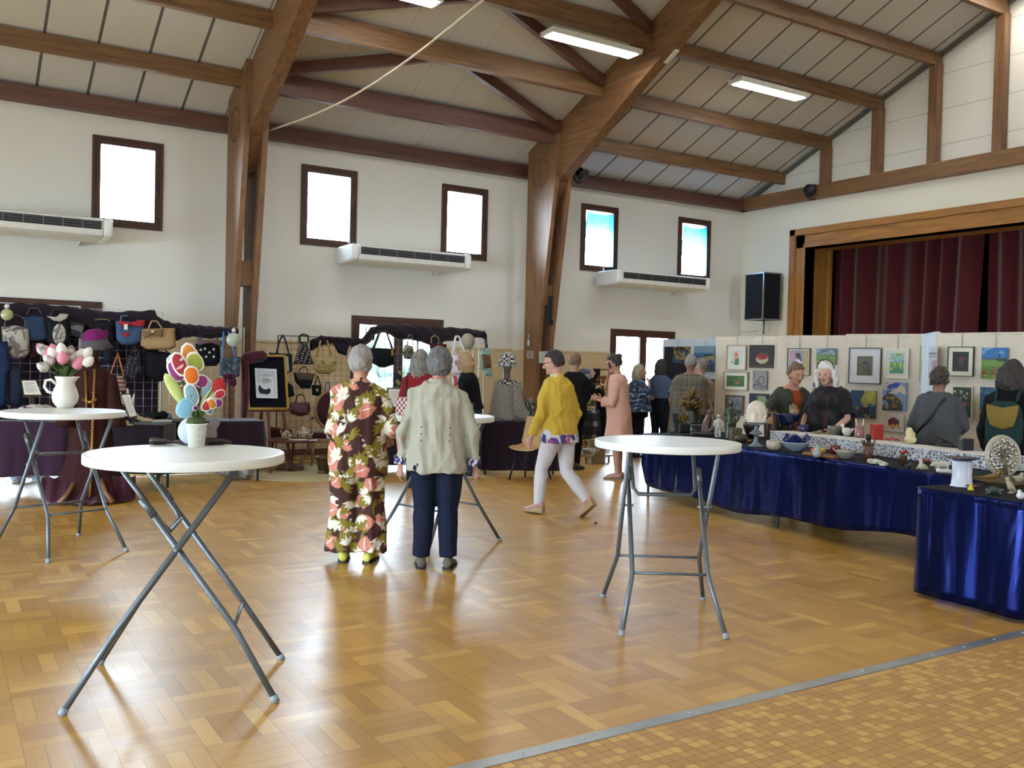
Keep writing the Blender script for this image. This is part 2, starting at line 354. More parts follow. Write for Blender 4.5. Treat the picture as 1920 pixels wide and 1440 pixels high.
# ---------------------------------------------------------------- windows and doors
M_WFR = wood('3d2018', '55301f', 2, name='dark stained window frame')
k = NT('clear glass pane'); tr = k.n('ShaderNodeBsdfTransparent'); gl = k.n('ShaderNodeBsdfGlossy'); gl.inputs['Roughness'].default_value = .02
fre = k.n('ShaderNodeFresnel'); fre.inputs[0].default_value = 1.3; mx = k.n('ShaderNodeMixShader'); k.t.links.new(fre.outputs[0], mx.inputs[0]); k.t.links.new(tr.outputs[0], mx.inputs[1]); k.t.links.new(gl.outputs[0], mx.inputs[2])
k.t.links.new(mx.outputs[0], k.t.nodes['Material Output'].inputs[0]); M_PANE = k.m
def frame_rect(mb, a, b, z0, z1, y, w, d):
    mb.bb((a, y, z0), (a+w, y+d, z1)); mb.bb((b-w, y, z0), (b, y+d, z1)); mb.bb((a+w, y, z0), (b-w, y+d, z0+w)); mb.bb((a+w, y, z1-w), (b-w, y+d, z1))
for i, (a, b) in enumerate(WIN):
    e = thing('window_%d' % (i+1), None, None); e['kind'] = 'structure'
    m = MB(); frame_rect(m, a, b, *WZ, YW-.03, .045, .12); frame_rect(m, a+.04, b-.04, WZ[0]+.04, WZ[1]-.04, YW-.015, .075, .08)
    m.build('window_frame', M_WFR, e, bev=.006)
    MB().bb((a+.1, YW+.05, WZ[0]+.1), (b-.1, YW+.058, WZ[1]-.1)).build('pane', M_PANE, e)
    if i < 3: MB().bb((b-.09, YW-.045, WZ[0]+.55), (b-.07, YW-.015, WZ[0]+.66)).build('handle', mat('3b2a22', .4, .5), e)
for i, (a, b) in enumerate(DOOR):
    e = thing('door_%d' % (i+1), None, None); e['kind'] = 'structure'
    m = MB(); frame_rect(m, a, b, -.2, DZ, YW-.03, .07, .14)
    c = (a+b)/2
    for p, q in ((a+.06, c), (c, b-.06)): frame_rect(m, p, q, .02, DZ-.06, YW-.02, .085, .07); m.bb((p+.08, YW-.01, .02), (q-.08, YW+.04, .22))
    m.build('door_frame', M_WFR, e, bev=.005)
    for p, q in ((a+.13, c-.07), (c+.07, b-.13)): MB().bb((p, YW+.02, .2), (q, YW+.028, DZ-.13)).build('pane', M_PANE, e)
    MB().tube([(c+.04, YW-.02, 1.0), (c+.04, YW-.07, 1.0), (c+.15, YW-.07, 1.0)], .009).build('door_handle', mat('8a8a88', .3, .9), e)
for i, (a, b) in enumerate(FILL_WIN):
    e = thing('window_%d' % (i+6), None, None); e['kind'] = 'structure'; m = MB(); frame_rect(m, a, b, 1.1, 2.9, YB-.2, .09, .1); m.bb(((a+b)/2-.04, YB-.2, 1.1), ((a+b)/2+.04, YB-.1, 2.9)); m.build('window_frame', M_WFR, e)
for i, (a, b) in enumerate(LW):
    e = thing('door_%d' % (i+4), None, None); e['kind'] = 'structure'; m = MB()
    for p in (a, (a+b)/2-.05, b-.1): m.bb((XL-.2, p, 0), (XL-.1, p+.1, 2.4))
    m.bb((XL-.2, a, 2.3), (XL-.1, b, 2.4)); m.build('door_frame', M_WFR, e)
# portals of daylight in the openings
def portal_light(c, sx, sy, rx, rz=0):
    l = bpy.data.lights.new('daylight portal', 'AREA'); l.shape = 'RECTANGLE'; l.size = sx; l.size_y = sy; l.cycles.is_portal = True
    o = bpy.data.objects.new('daylight_portal', l); COL.objects.link(o); o.location = c; o.rotation_euler = (rx, 0, rz)
for a, b in WIN: portal_light(((a+b)/2, YW+.31, sum(WZ)/2), b-a, WZ[1]-WZ[0], -PI/2)
for a, b in DOOR: portal_light(((a+b)/2, YW+.31, DZ/2), b-a, DZ, -PI/2)
for a, b in FILL_WIN: portal_light(((a+b)/2, YB-.31, 2.0), b-a, 1.8, PI/2)
for a, b in LW: portal_light((XL-.31, (a+b)/2, 1.2), b-a, 2.4, PI/2, -PI/2)
# outside: paving, lawn and a hedge
m = MB(); m.bb((XL-12, YB-14, -.16), (XS+14, YW+22, -.11)); struct(m, 'ground', mat('a8a59c', .9, var=.2, name='pale paving outside'))
for hx in range(-3, 8):
    m = MB(); random.seed(hx)
    for i in range(60):
        c = Vector((hx*2.2+random.uniform(-.65, .65), YW+10+random.uniform(-.6, .6), random.uniform(.1, 2.1)))
        m.ball(c, (random.uniform(.2, .38),)*3, 7, 5)
    setp(m.build('hedge_shrub', mat('55655a', .8, var=.4, sc=3, name='sunlit foliage')), 'pale green shrub outside, %s from the left' % ('first second third fourth fifth sixth seventh eighth ninth tenth eleventh'.split()[hx+3]), 'shrub', 'shrubs outside the glass doors')
random.seed(3)
# blue cloths pinned over the two windows near the stage
k = NT('thin blue cloth'); v = k.coord('Generated'); s3 = k.n('ShaderNodeSeparateXYZ'); k.t.links.new(v, s3.inputs[0])
tl = k.n('ShaderNodeBsdfTranslucent'); df = k.n('ShaderNodeBsdfDiffuse'); tp = k.n('ShaderNodeBsdfTransparent'); 
backlit = k.math('ADD', s3.outputs[2], k.math('MULTIPLY', k.math('SUBTRACT', k.noise(k.coord('Object'), 4, 4), .5), .5))
tc = k.ramp(backlit, [(.0, 'b9dcf2'), (.45, 'b4dcf2'), (.9, '4a9ccb'), (1, '3585b8')]); k.t.links.new(tc, tl.inputs[0]); k.t.links.new(tc, df.inputs[0])  # glow of daylight behind the cloth painted in, palest at the bottom
m1 = k.n('ShaderNodeMixShader'); m1.inputs[0].default_value = .75; k.t.links.new(df.outputs[0], m1.inputs[1]); k.t.links.new(tl.outputs[0], m1.inputs[2])
m2 = k.n('ShaderNodeMixShader'); k.put(m2.inputs[0], .1); k.t.links.new(m1.outputs[0], m2.inputs[1]); k.t.links.new(tp.outputs[0], m2.inputs[2])
k.t.links.new(m2.outputs[0], k.t.nodes['Material Output'].inputs[0]); M_BLUE = k.m
for i, (a, b) in enumerate(WIN[3:]):
    def f(u, v, a=a, b=b, i=i):
        x = a+.12+u*(b-a-.23); z = WZ[0]+.12+v*(WZ[1]-WZ[0]-.27); z -= .05*math.sin(PI*u)*v*(1 if i else .4); x += .02*math.sin(v*7+i)*(u < .1)
        return (x, YW-.025+.008*math.sin(u*17+v*3), z)
    setp(MB().grid(f, 24, 24).build('window_cloth', M_BLUE, solid=.002), ['thin blue cloth pinned over the window next to the second timber column', 'thin blue cloth pinned over the window nearest the stage'][i], 'cloth', 'blue window cloths')
# stage curtains
M_CUR = mat('50151d', .9, var=.25, sc=3, sheen=.3, name='dark red stage curtain')
def curtain(ya, yb, ba, bb):
    def f(u, v):
        y = (ya+(yb-ya)*u)*v+(ba+(bb-ba)*u)*(1-v)
        return (XS+.95+.07*math.sin(u*abs(yb-ya)*14+2*math.sin(u*9))+.02*math.sin(u*70), y, 1.0+v*3.35)
    return MB().grid(f, int(abs(yb-ya)*40), 6)
ga, gb = at(1843, 445, x=XS+.95).y, at(1854, 445, x=XS+.95).y; gc, gd = at(1823, 628, x=XS+.95).y, at(1853, 628, x=XS+.95).y
setp(curtain(12.78, ga, 12.78, gc).build('stage_curtain', M_CUR), 'dark red pleated stage curtain left of the black gap', 'curtain', 'stage curtains')
setp(curtain(gb, 1.1, gd, 1.1).build('stage_curtain', M_CUR), 'dark red pleated stage curtain right of the black gap', 'curtain', 'stage curtains')
# ceiling lights
k = NT('lit diffuser'); em = k.n('ShaderNodeEmission'); em.inputs[0].default_value = (1, .98, .93, 1); em.inputs[1].default_value = FIX_POWER; k.t.links.new(em.outputs[0], k.t.nodes['Material Output'].inputs[0]); M_LIT = k.m
def fixture(x, y, z, label):
    t = thing('ceiling_light', label, 'ceiling light', (x, y, z), 0, 'ceiling light panels')
    MB().prism([(-.17, .07), (.17, .07), (.15, 0), (-.15, 0)], 1.62, (0, 0, 0), rot(z=PI/2)).build('housing', mat('c9c9c4', .5, name='light housing'), t, bev=.01)
    MB().bb((-.76, -.115, -.012), (.76, .115, .004)).build('diffuser', M_LIT, t, bev=.008)
fixture(at(1111, 82, y=10.85).x, 10.85, 6.19, 'lit ceiling panel fixed beside the second timber rafter')
fixture(at(1443, 169, y=10.98).x, 10.98, 6.24, 'lit ceiling panel above the window cloths, between rafter and stage')
fixture(4.78, 10.95, 6.25, 'lit ceiling panel cut by the top edge, right of the first rafter')
fixture(14.0, 8.2, roofz(8.2)-.3, 'lit ceiling panel in the top corner above the stage')
for x in (-5.5, -1, 3.0, 6.6, 11.6):  # panels out of view, added to light the hall
    for y in (8.2, 2.6, -.4):
        if (x, y) == (3.0, 8.2): x = 2.2
        fixture(x, y, roofz(y)-.3, 'lit ceiling panel out of the picture, %s row, %s' % ({8.2: 'upper', 2.6: 'ridge', -.4: 'rear'}[y], {-5.5: 'farthest left', -1: 'second from the left', 3.0: 'third from the left', 2.2: 'third from the left', 6.6: 'fourth from the left', 11.6: 'nearest the stage'}[x]))
# emergency sign, spotlights
t = thing('emergency_light', 'small white emergency light box on the second rafter', 'light', at(1257, 101, x=9.3)); 
t.rotation_euler = (math.radians(-24), 0, 0)
MB().box((0, 0, 0), (.09, .30, .13)).build('case', mat('d8d8d2', .4), t, bev=.015); MB().box((-.047, .0, 0), (.006, .1, .05)).build('lamp', mat('eef4ee', .2), t)
def spot(p, d, label):
    t = thing('stage_spotlight', label, 'spotlight', p); d = Vector(d).normalized(); q = Vector((0, 0, 1)).rotation_difference(d).to_matrix()
    MB().lathe([(.07, -.16), (.09, -.12), (.09, .08), (.12, .12), (.12, .14)], 20, (0, 0, 0), q).build('body', mat('1a1a1b', .5), t)
    MB().lathe([(.0001, 0), (.105, 0), (.0001, .01)], 20, tuple(d*.125), q).build('lens', mat('8b9094', .15, .2), t)
    MB().tube([(0, .0, .05), (-.26 if p.x < 12 else .16, .0, .08)], .015).build('clamp', mat('151515', .5), t)
    MB().tube([(0, .12, 0), (0, .13, -.12), (0, .02, -.2), (0, -.1, -.2)], .012).build('bracket', mat('151515', .5), t)
spot(at(1085, 322, x=9.66), (.2, -.7, -.55), 'black spotlight fixed behind the second timber column under the roof')
spot(at(1522, 355, x=XS-.22), (-.75, -.25, -.25), 'black spotlight clamped to the gable beam above the stage')
# loudspeaker on the stage wall
p = at(1430, 557, x=XS-.28); t = thing('loudspeaker', 'black road-case loudspeaker with metal edges on the stage wall', 'speaker', p, math.radians(-10))
w, d, h = .60, .42, .95
MB().box((0, 0, 0), (d, w, h)).build('cabinet', mat('16181c', .8, bump=.2), t)
m = MB()
for sy in (-1, 1):
    for sz in (-1, 1): m.bar((-d/2, sy*w/2, sz*h/2), (d/2, sy*w/2, sz*h/2), .025, .025)
    for sx in (-1, 1): m.bar((sx*d/2, sy*w/2, -h/2), (sx*d/2, sy*w/2, h/2), .025, .025, (1, 0, 0))
for sz in (-1, 1):
    for sx in (-1, 1): m.bar((sx*d/2, -w/2, sz*h/2), (sx*d/2, w/2, sz*h/2), .025, .025)
m.build('metal_edging', mat('b9bcbf', .3, .9), t)
MB().box((-d/2-.004, 0, 0), (.01, w-.05, h-.05)).build('grille', mat('22272e', .9, bump=.5, bsc=200), t)
MB().box((0, -w/2-.004, .25), (.14, .012, .05)).build('handle', mat('0c0c0c', .4), t)
MB().tube([(.05, 0, -h/2), (.05, 0, -h/2-.3)], .02).build('bracket', mat('8a8c8c', .4, .8), t)
p0 = at(1413, 598, x=XS-.02); p1 = at(1385, 575, y=YW-.02)
setp(MB().tube([at(1422, 620, x=XS-.02), at(1405, 622, x=XS-.02), at(1386, 622, x=XS-.02), at(1386, 574, x=XS-.02), at(1406, 573, x=XS-.02)], .008).build('speaker_cable', mat('b5b2a8', .6)), 'thin pale cable running along the wall to the loudspeaker', 'cable')
# air conditioners under the windows
def aircon(px0, px1, py, label):
    yf = YW-.78; a = at(px0, py[0], y=yf); b = at(px1, py[1], y=yf); L = b.x-a.x; zc = (a.z+b.z)/2
    t = thing('air_conditioner', label, 'air conditioner', ((a.x+b.x)/2, YW-.42, zc), 0, 'air conditioners below the windows')
    pr = [(-.37, -.03), (-.35, -.10), (-.26, -.13), (.25, -.14), (.30, -.12), (.30, .13), (-.34, .13), (-.37, .11)]
    MB().prism(pr, L-.24, (0, 0, 0), rot(z=PI/2)).build('casing', mat('d9dad6', .35, name='white plastic'), t, bev=.012)
    for s in (-1, 1): MB().prism([(x*1.02, z*1.04) for x, z in pr], .12, (s*(L/2-.06), 0, 0), rot(z=PI/2)).build('end_cap', mat('e4e6e4', .3, name='white end cap'), t, bev=.03)
    m = MB(); m.box((0, -.36, .035), (L-.3, .03, .115)); m.build('air_outlet', mat('15181c', .6), t)
    m = MB()
    for i in range(7): m.box((-(L-.3)/2+(i)*(L-.3)/6, -.374, .035), (.014, .012, .115))
    for zz in (.01, .045, .075): m.box((0, -.372, zz), (L-.3, .01, .006))
    m.build('louvre', mat('6e7376', .5), t)
    for s in (-1, 1): m = MB(); m.bb((s*(L/2-.25)-.02, -.05, .11), (s*(L/2-.25)+.02, .42, .15)); m.bb((s*(L/2-.25)-.02, .38, -.1), (s*(L/2-.25)+.02, .42, .25)); m.build('wall_bracket', mat('c9cac6', .5), t)
    MB().tube([(L/2-.35, .2, -.13), (L/2-.35, .2, -.17), (L/2-.33, .40, -.17)], .02).build('drain_pipe', mat('d5d3c8', .5), t)
aircon(-60, 212, (404, 430), 'white wall air conditioner below the leftmost window')
aircon(660, 884, (472, 492), 'white wall air conditioner between the two middle windows')
aircon(1157, 1332, (520, 532), 'white wall air conditioner below the blue-clothed windows')
# cord across the middle bay
a = at(487, 250, x=4.05); b = at(912, -5, y=9.6)
pts = [a.lerp(b, i/14)+Vector((0, 0, -.25*math.sin(PI*i/14))) for i in range(15)]
setp(MB().tube(pts, .014, 6).build('cord', mat('cfc9b8', .7)), 'long pale cord stretched diagonally below the roof', 'cord')
# cable tube on first portal
setp(MB().tube([at(486, 262, x=4.02), at(480, 400, x=4.02), at(474, 452, x=4.02), at(482, 480, x=4.02), at(476, 520, x=4.02), at(470, 600, x=4.02), at(466, 655, x=4.02)], .011, 6).build('cable_tube', mat('c9bfae', .6)), 'pale cable tube running down beside the first timber column', 'cable')
# ---------------------------------------------------------------- people
def remesh(mb, vox=.01, sm=3, name='shape'):
    me = mb.mesh(name); o = bpy.data.objects.new('tmp', me); COL.objects.link(o)
    q = o.modifiers.new('r', 'REMESH'); q.mode = 'VOXEL'; q.voxel_size = vox; q.use_smooth_shade = True
    if sm: q = o.modifiers.new('s', 'SMOOTH'); q.factor = .5; q.iterations = sm
    dg = bpy.context.evaluated_depsgraph_get(); dg.update()
    r = bpy.data.meshes.new_from_object(o.evaluated_get(dg)); r.name = name
    bpy.data.objects.remove(o); bpy.data.meshes.remove(me)
    r.polygons.foreach_set('use_smooth', [True]*len(r.polygons)); r.materials.clear(); return r
def wob(me, amp=.006, fr=9, seed=0, stretch=(1, 1, .45)):
    n = len(me.vertices); co = np.empty(n*3, 'f'); me.vertices.foreach_get('co', co); co = co.reshape(-1, 3)
    no = np.empty(n*3, 'f'); me.vertices.foreach_get('normal', no); no = no.reshape(-1, 3)
    rg = np.random.RandomState(seed); h = np.zeros(n, 'f')
    for i in range(7):
        d = rg.normal(size=3)*np.array(stretch)*fr*(1+i*.35); ph = rg.rand()*6.3
        d2 = rg.normal(size=3)*fr*.6
        q_ = np.sin(co@d+ph+1.6*np.sin(co@d2+ph*2)); h += (1-2*np.abs(q_))*.9/(1+i*.4)
    me.vertices.foreach_set('co', (co+no*(h*amp*.5)[:, None]).ravel()); me.update()
def link(me, name, mt, parent):
    o = bpy.data.objects.new(name, me); COL.objects.link(o); me.materials.append(mt); o.parent = parent; return o
def ell(c, a, b, z=None, n=20, p=2.3, dy=0):
    out = []
    for k_ in range(n):
        t = 2*PI*k_/n; ct, st_ = math.cos(t), math.sin(t)
        out.append(Vector((c[0]+a*math.copysign(abs(ct)**(2/p), ct), c[1]+b*math.copysign(abs(st_)**(2/p), st_), c[2])))
    return out
def skin_mat(c, sp=.35):
    return mat(c, .55, var=.08, sc=20, spec=sp, name='skin')
def hair_mat(c1, c2):
    k = NT('hair'); v = k.coord(sc=(60, 60, 8)); n = k.noise(v, 1.5, 4, 1.0); n2 = k.noise(k.coord(), 7, 3)
    c = k.ramp(k.math('ADD', k.math('MULTIPLY', n, .6), k.math('MULTIPLY', n2, .4)), [(.35, c1), (.65, c2)])
    k.set(Base_Color=c, Roughness=.6); k.bump(n, .6, .01); return k.m
def hand_to(mb, w, d, up, curl=.5, s=1.0, side=1):
    """palm, four fingers and a thumb; w wrist, d direction, up back of hand"""
    d = Vector(d).normalized(); up = Vector(up); x = d.cross(up).normalized()*side; up = (x.cross(d)*side).normalized()
    w = Vector(w)
    mb.tube([w-d*.02*s, w+d*.03*s, w+d*.065*s, w+d*.092*s], [.024*s, .03*s, .037*s, .035*s], 10, sq=.5)
    for i, (o, l) in enumerate(((-.028, .062), (-.010, .072), (.010, .069), (.027, .056))):
        b = w+d*.085*s+x*o*s; a = curl*(.9+.1*i); p = [b]
        ang = 0
        for j, f in enumerate((.45, .32, .23)):
            ang += a*(.7+.3*j); p.append(p[-1]+(d*math.cos(ang)-up*math.sin(ang))*l*f*s+x*o*.08*s)
        mb.tube(p, [.0095*s, .0092*s, .0085*s, .0065*s], 6)
    t = w+d*.03*s-x*.03*s
    mb.tube([t+x*.012*s, t-x*.02*s+d*.02*s, t-x*.028*s+d*.045*s-up*.008*s, t-x*.026*s+d*.062*s-up*.014*s], [.014*s, .012*s, .010*s, .007*s], 6)
DEF = dict(H=1.65, sh=.185, chest=(.155, .11), waist=(.135, .105), hip=(.165, .12), bust=0, lean=0, fat=1.0, head_yaw=0, head_pitch=0,
           skin='c79a80', vox=.0085)
def person(label, loc, heading, group=None, **kw):
    """heading in degrees clockwise from +Y of the hall; local +Y is forwards"""
    P = dict(DEF); P.update(kw); H = P['H']; F = P['fat']
    t = thing('person', label, 'person', (loc[0], loc[1], 0), -math.radians(heading), group); P['t'] = t
    sh = P['sh']; ln = P['lean']   # forward lean metres at shoulders
    def sp(f): return Vector((0, ln*max(0, (f-.5)/.32), f*H))   # spine
    P['sp'] = sp
    J = {}
    for s, n in ((-1, 'L'), (1, 'R')):
        S0 = sp(.782)+Vector((s*sh*.86, 0, 0))
        J['sh'+n] = S0
        e, w = P.get('arm'+n, ((.06, -.03, -.30), (.07, .05, -.54)))
        J['el'+n] = S0+Vector((s*e[0], e[1], e[2]))*(H/1.65); J['wr'+n] = S0+Vector((s*w[0], w[1], w[2]))*(H/1.65)
        hp = Vector((s*.088*F, 0, .50*H)); J['hp'+n] = hp
        kk, aa = P.get('leg'+n, ((.0, .015, -.235*H), (.0, -.01, -.452*H)))
        J['kn'+n] = hp+Vector((s*kk[0], kk[1], kk[2])); J['an'+n] = hp+Vector((s*aa[0], aa[1], aa[2]))
    P['J'] = J
    def fd(n):   # forearm direction
        return (J['wr'+n]-J['el'+n]).normalized()
    def torso(mb, z0, z1, off=0.0, flare=0.0, neck=False):
        c, w, h = P['chest'], P['waist'], P['hip']
        prof = [(.42, h[0]*.97, h[1]*.97), (.48, h[0], h[1]), (.53, h[0]*.99, h[1]), (.58, (h[0]+w[0])/2, (h[1]+w[1])/2), (.63, w[0], w[1]), (.69, (w[0]+c[0])/2, (w[1]+c[1])/2+P['bust']*.3),
                (.74, c[0], c[1]+P['bust']), (.785, c[0]*1.02, c[1]*.95), (.81, sh*.78, .09), (.832, sh*.55, .078), (.85, sh*.38, .068), (.866, .062, .062)]
        rs = []; zs = np.linspace(z0, z1, 14)
        for z in zs:
            i = min(max(np.searchsorted([p[0] for p in prof], z), 1), len(prof)-1); a, b = prof[i-1], prof[i]
            u = min(max((z-a[0])/(b[0]-a[0]), 0), 1); q = [a[j]*(1-u)+b[j]*u for j in (1, 2)]
            fl = flare*max(0, (z1-z)/(z1-z0))**1.5
            s_ = sp(z); q = [x*F if z < .8 else x for x in q]
            dy = P['bust']*.5 if .70 < z < .78 else 0
            rs.append(ell((s_.x, s_.y+dy, s_.z), q[0]+off+fl, q[1]+off+fl))
        mb.rings(rs)
    def arm(mb, n, off=0.0, upto=1.0, ext=0.0, f0=0, cuff=0):
        a, b, c = J['sh'+n], J['el'+n], J['wr'+n]; g = .9+.1*F
        sg = 1 if n == 'R' else -1; a0 = a+Vector((-sg*.085, 0, .022)); a1 = a+Vector((-sg*.04, 0, .014)); a2 = a+Vector((-sg*.006, 0, -.016))
        pts = [a0, a1, a2, a.lerp(b, .35), a.lerp(b, .8), b, b.lerp(c, .25), b.lerp(c, .7), c]; rr = [.042, .052, .052*g, .047*g, .041*g, .039*g, .039*g, .030, .025]
        # cut at fraction of the whole arm
        L = [(0)]
        for p, q in zip(pts, pts[1:]): L.append(L[-1]+(q-p).length)
        lim = L[-1]*upto; op = []; orr = []
        for p, r_, l in zip(pts, rr, L):
            if l <= lim+1e-6: op.append(p); orr.append(r_+off)
            else:
                u = (lim-L[len(op)-1])/(l-L[len(op)-1])
                if u > .02: op.append(op[-1].lerp(p, u)); orr.append((orr[-1]-off)*(1-u)+r_*u+off+cuff)
                break
        else:
            orr[-1] += cuff
        mb.tube(op, orr, 12)
    def leg(mb, n, off=0.0, upto=1.0, hem=0.0, kn=0.0):
        a, b, c = J['hp'+n], J['kn'+n], J['an'+n]; g = F
        pts = [a+Vector((0, 0, .03)), a.lerp(b, .3), a.lerp(b, .7), b, b.lerp(c, .3), b.lerp(c, .65), c]; rr = [.092*g, .085*g, .068*g, .057, .056, .044, .035]
        add = [0, 0, kn*.6, kn, kn+hem*.3, kn+hem*.65, kn+hem]
        m_ = 7 if upto >= 1 else int(7*upto)
        mb.tube(pts[:m_], [r_+off+x for r_, x in zip(rr[:m_], add)], 14)
    P['torso'], P['arm'], P['leg'] = torso, arm, leg
    # ---- head
    top = sp(1.0); hc = Vector((0, sp(.9).y+P.get('hfwd', .03), H-.122)); P['hc'] = hc
    Rh = (Euler((0, 0, -math.radians(P['head_yaw']))).to_matrix() @ Euler((-math.radians(P['head_pitch']), 0, 0)).to_matrix()); Rh = Rh*1.07; P['Rh'] = Rh
    def hp_(x, y, z): return hc+Rh @ Vector((x, y, z))
    P['hp'] = hp_
    b = MB(); torso(b, .44, .85, -.016)
    b.tube([sp(.80), sp(.845), hc+Vector((0, -.02, -.05))], [.062, .052, .052], 12)
    D = Matrix.Diagonal((.074, .093, .112)); b.ball(hc, 1, 18, 14, Rh @ D)
    b.ball(hp_(0, .035, -.065), 1, 12, 8, Rh @ Matrix.Diagonal((.05, .05, .048)))       # jaw
    b.ball(hp_(0, .07, -.085), .022, 8, 6)                                       # chin
    b.tube([hp_(0, .085, .022), hp_(0, .103, -.008), hp_(0, .112, -.026), hp_(0, .09, -.034)], [.008, .010, .013, .010], 8)   # nose
    for s in (-1, 1):
        b.ball(hp_(s*.033, .082, .025), 1, 8, 6, Rh @ Matrix.Diagonal((.024, .01, .008))); b.ball(hp_(s*.042, .06, -.02), (.025, .022, .022), 8, 6)
        b.ball(hp_(s*.077, -.005, -.01), 1, 8, 6, Rh @ Matrix.Diagonal((.009, .02, .032)))
    for n, s in (('L', -1), ('R', 1)):
        arm(b, n, -.004)
        hd = Vector(P.get('hand'+n, fd(n))); up = Vector(P.get('up'+n, (s*1, 0, 0)))
        hand_to(b, J['wr'+n], hd, up, P.get('curl', .45), 1.0, s)
        if P.get('legs', True): leg(b, n)
        an = J['an'+n]; fv = Vector(P.get('foot'+n, (s*.12, 1, 0))).normalized(); P['fv'+n] = fv
        b.tube([an, an+fv*.02+Vector((0, 0, -.035)), an+fv*.12+Vector((0, 0, -.055)), an+fv*.17+Vector((0, 0, -.058))], [.035, .034, .026, .016], 8)
    me = remesh(b, P['vox'], 2, 'body'); body = link(me, 'body', skin_mat(P['skin']), t); P['body'] = body
    if P.get('face'):
        for s in (-1, 1):
            m = MB(); m.ball(hp_(s*.031, .083, .006), 1, 10, 8, Rh @ Matrix.Diagonal((.0125, .007, .0055))); m.build('eye', mat('a89a90', .3), t)
            m = MB(); m.ball(hp_(s*.031, .0895, .006), 1, 8, 6, Rh @ Matrix.Diagonal((.0068, .004, .006))); m.build('iris', mat('2c2320', .2), t)
            m = MB(); m.tube([hp_(s*.016, .092, .026), hp_(s*.034, .091, .032), hp_(s*.05, .078, .026)], [.003, .004, .002], 6); m.build('eyebrow', P.get('brow', mat('6a5648', .8)), t)
        m = MB(); m.tube([hp_(-.024, .084, -.056), hp_(-.008, .094, -.053), hp_(.008, .094, -.053), hp_(.024, .084, -.056)], [.002, .005, .005, .002], 8, sq=1); m.tube([hp_(-.02, .084, -.062), hp_(0, .094, -.064), hp_(.02, .084, -.062)], [.002, .006, .002], 8)
        m.build('mouth', mat(P.get('lips', 'a5635a'), .4), t)
    return P
def shoes(P, mt, sole=None, kind='shoe', heel=0.0):
    for n in 'LR':
        an = P['J']['an'+n]; fv = P['fv'+n]; zz = -an.z if 'lift'+n not in P else P['lift'+n]
        up = Vector((0, 0, 1)) if abs(fv.z) < .2 else fv.cross(fv.cross(Vector((0, 0, 1)))).normalized()*-1
        sd = fv.cross(up).normalized(); b = MB(); g = MB()
        base = an+up*(-.05*P['H']+.0)
        def q(f, s, u): return base+fv*f+sd*s+up*u
        rs = []
        for f, w_, h_ in ((-.065, .02, .05), (-.055, .033, .085), (-.02, .037, .10), (.03, .038, .085), (.08, .042, .06), (.13, .044, .048), (.17, .034, .04), (.185, .012, .026)):
            hh = heel*max(0, 1-(f+.06)/.19)
            rs.append([q(f, w_*math.cos(a), hh+.012+ (h_-.012)*.5*(1+math.sin(a))) for a in [2*PI*i/12 for i in range(12)]])
        b.rings(rs)
        o = b.build(kind, mt, P['t'])
        if sole:
            rs = [[q(f, w_*c_, z_) for c_, z_ in ((-1, 0), (1, 0), (1, .016+heel*max(0, 1-(f+.06)/.19)), (-1, .016+heel*max(0, 1-(f+.06)/.19)))] for f, w_ in ((-.07, .025), (-.05, .038), (.03, .042), (.10, .047), (.16, .042), (.192, .018))]
            g.rings(rs); g.build('sole', sole, o, bev=.003)
def garment(P, name, mt, fn, vox=.012, sm=3, amp=.006, fr=9, seed=1, colour=None):
    b = MB(); fn(b); me = remesh(b, vox, sm, name)
    if amp: wob(me, amp, fr, seed)
    o = link(me, name, mt, P['t'])
    if colour: vcol(o, colour)
    return o
def hair(P, mt, fn=None, cap=(.092, .11, .122), up=.014, back=-.012, vox=.0085, amp=.008, fr=28, cut=None):
    """cap of hair over the skull, open at the face"""
    hp_, Rh = P['hp'], P['Rh']; b = MB()
    # shell: ring sectors of an ellipsoid leaving the face free
    n, m_ = 22, 14; vs = []
    for j in range(m_+1):
        th = PI*j/m_
        for i in range(n):
            ph = 2*PI*i/n; x = math.sin(th)*math.cos(ph)*cap[0]; y = math.sin(th)*math.sin(ph)*cap[1]; z = math.cos(th)*cap[2]
            # face side pulled inwards below the hair line
            fy = y/cap[1]
            if fy > .25 and z < .055: 
                k_ = min(1, (fy-.25)/.3)*min(1, (.055-z)/.03); y = y*(1-.75*k_); x *= (1-.25*k_)
            zl = (cut if cut is not None else -.07)+max(0, (y+.02)/cap[1])*.045
            if z < zl: z = zl
            vs.append(hp_(x, y+back, z+up))
    fs = [(j*n+i, j*n+(i+1) % n, (j+1)*n+(i+1) % n, (j+1)*n+i) for j in range(m_) for i in range(n)]
    b.add(vs, fs, True)
    if fn: fn(b)
    me = remesh(b, vox, 2, 'hair'); wob(me, amp, fr, 5, (1, 1, .4)); return link(me, 'hair', mt, P['t'])
def glasses(P, mt):
    hp_ = P['hp']; m = MB()
    for s in (-1, 1):
        pts = [hp_(s*.034+.024*math.cos(a), .103, .008+.018*math.sin(a)) for a in [2*PI*i/12 for i in range(13)]]
        m.tube(pts, .0028, 6, False); m.tube([hp_(s*.058, .1, .012), hp_(s*.079, .01, .008)], .0028, 6)
    m.tube([hp_(-.01, .103, .01), hp_(.01, .103, .01)], .0028, 6)
    m.build('glasses', mt, P['t'])

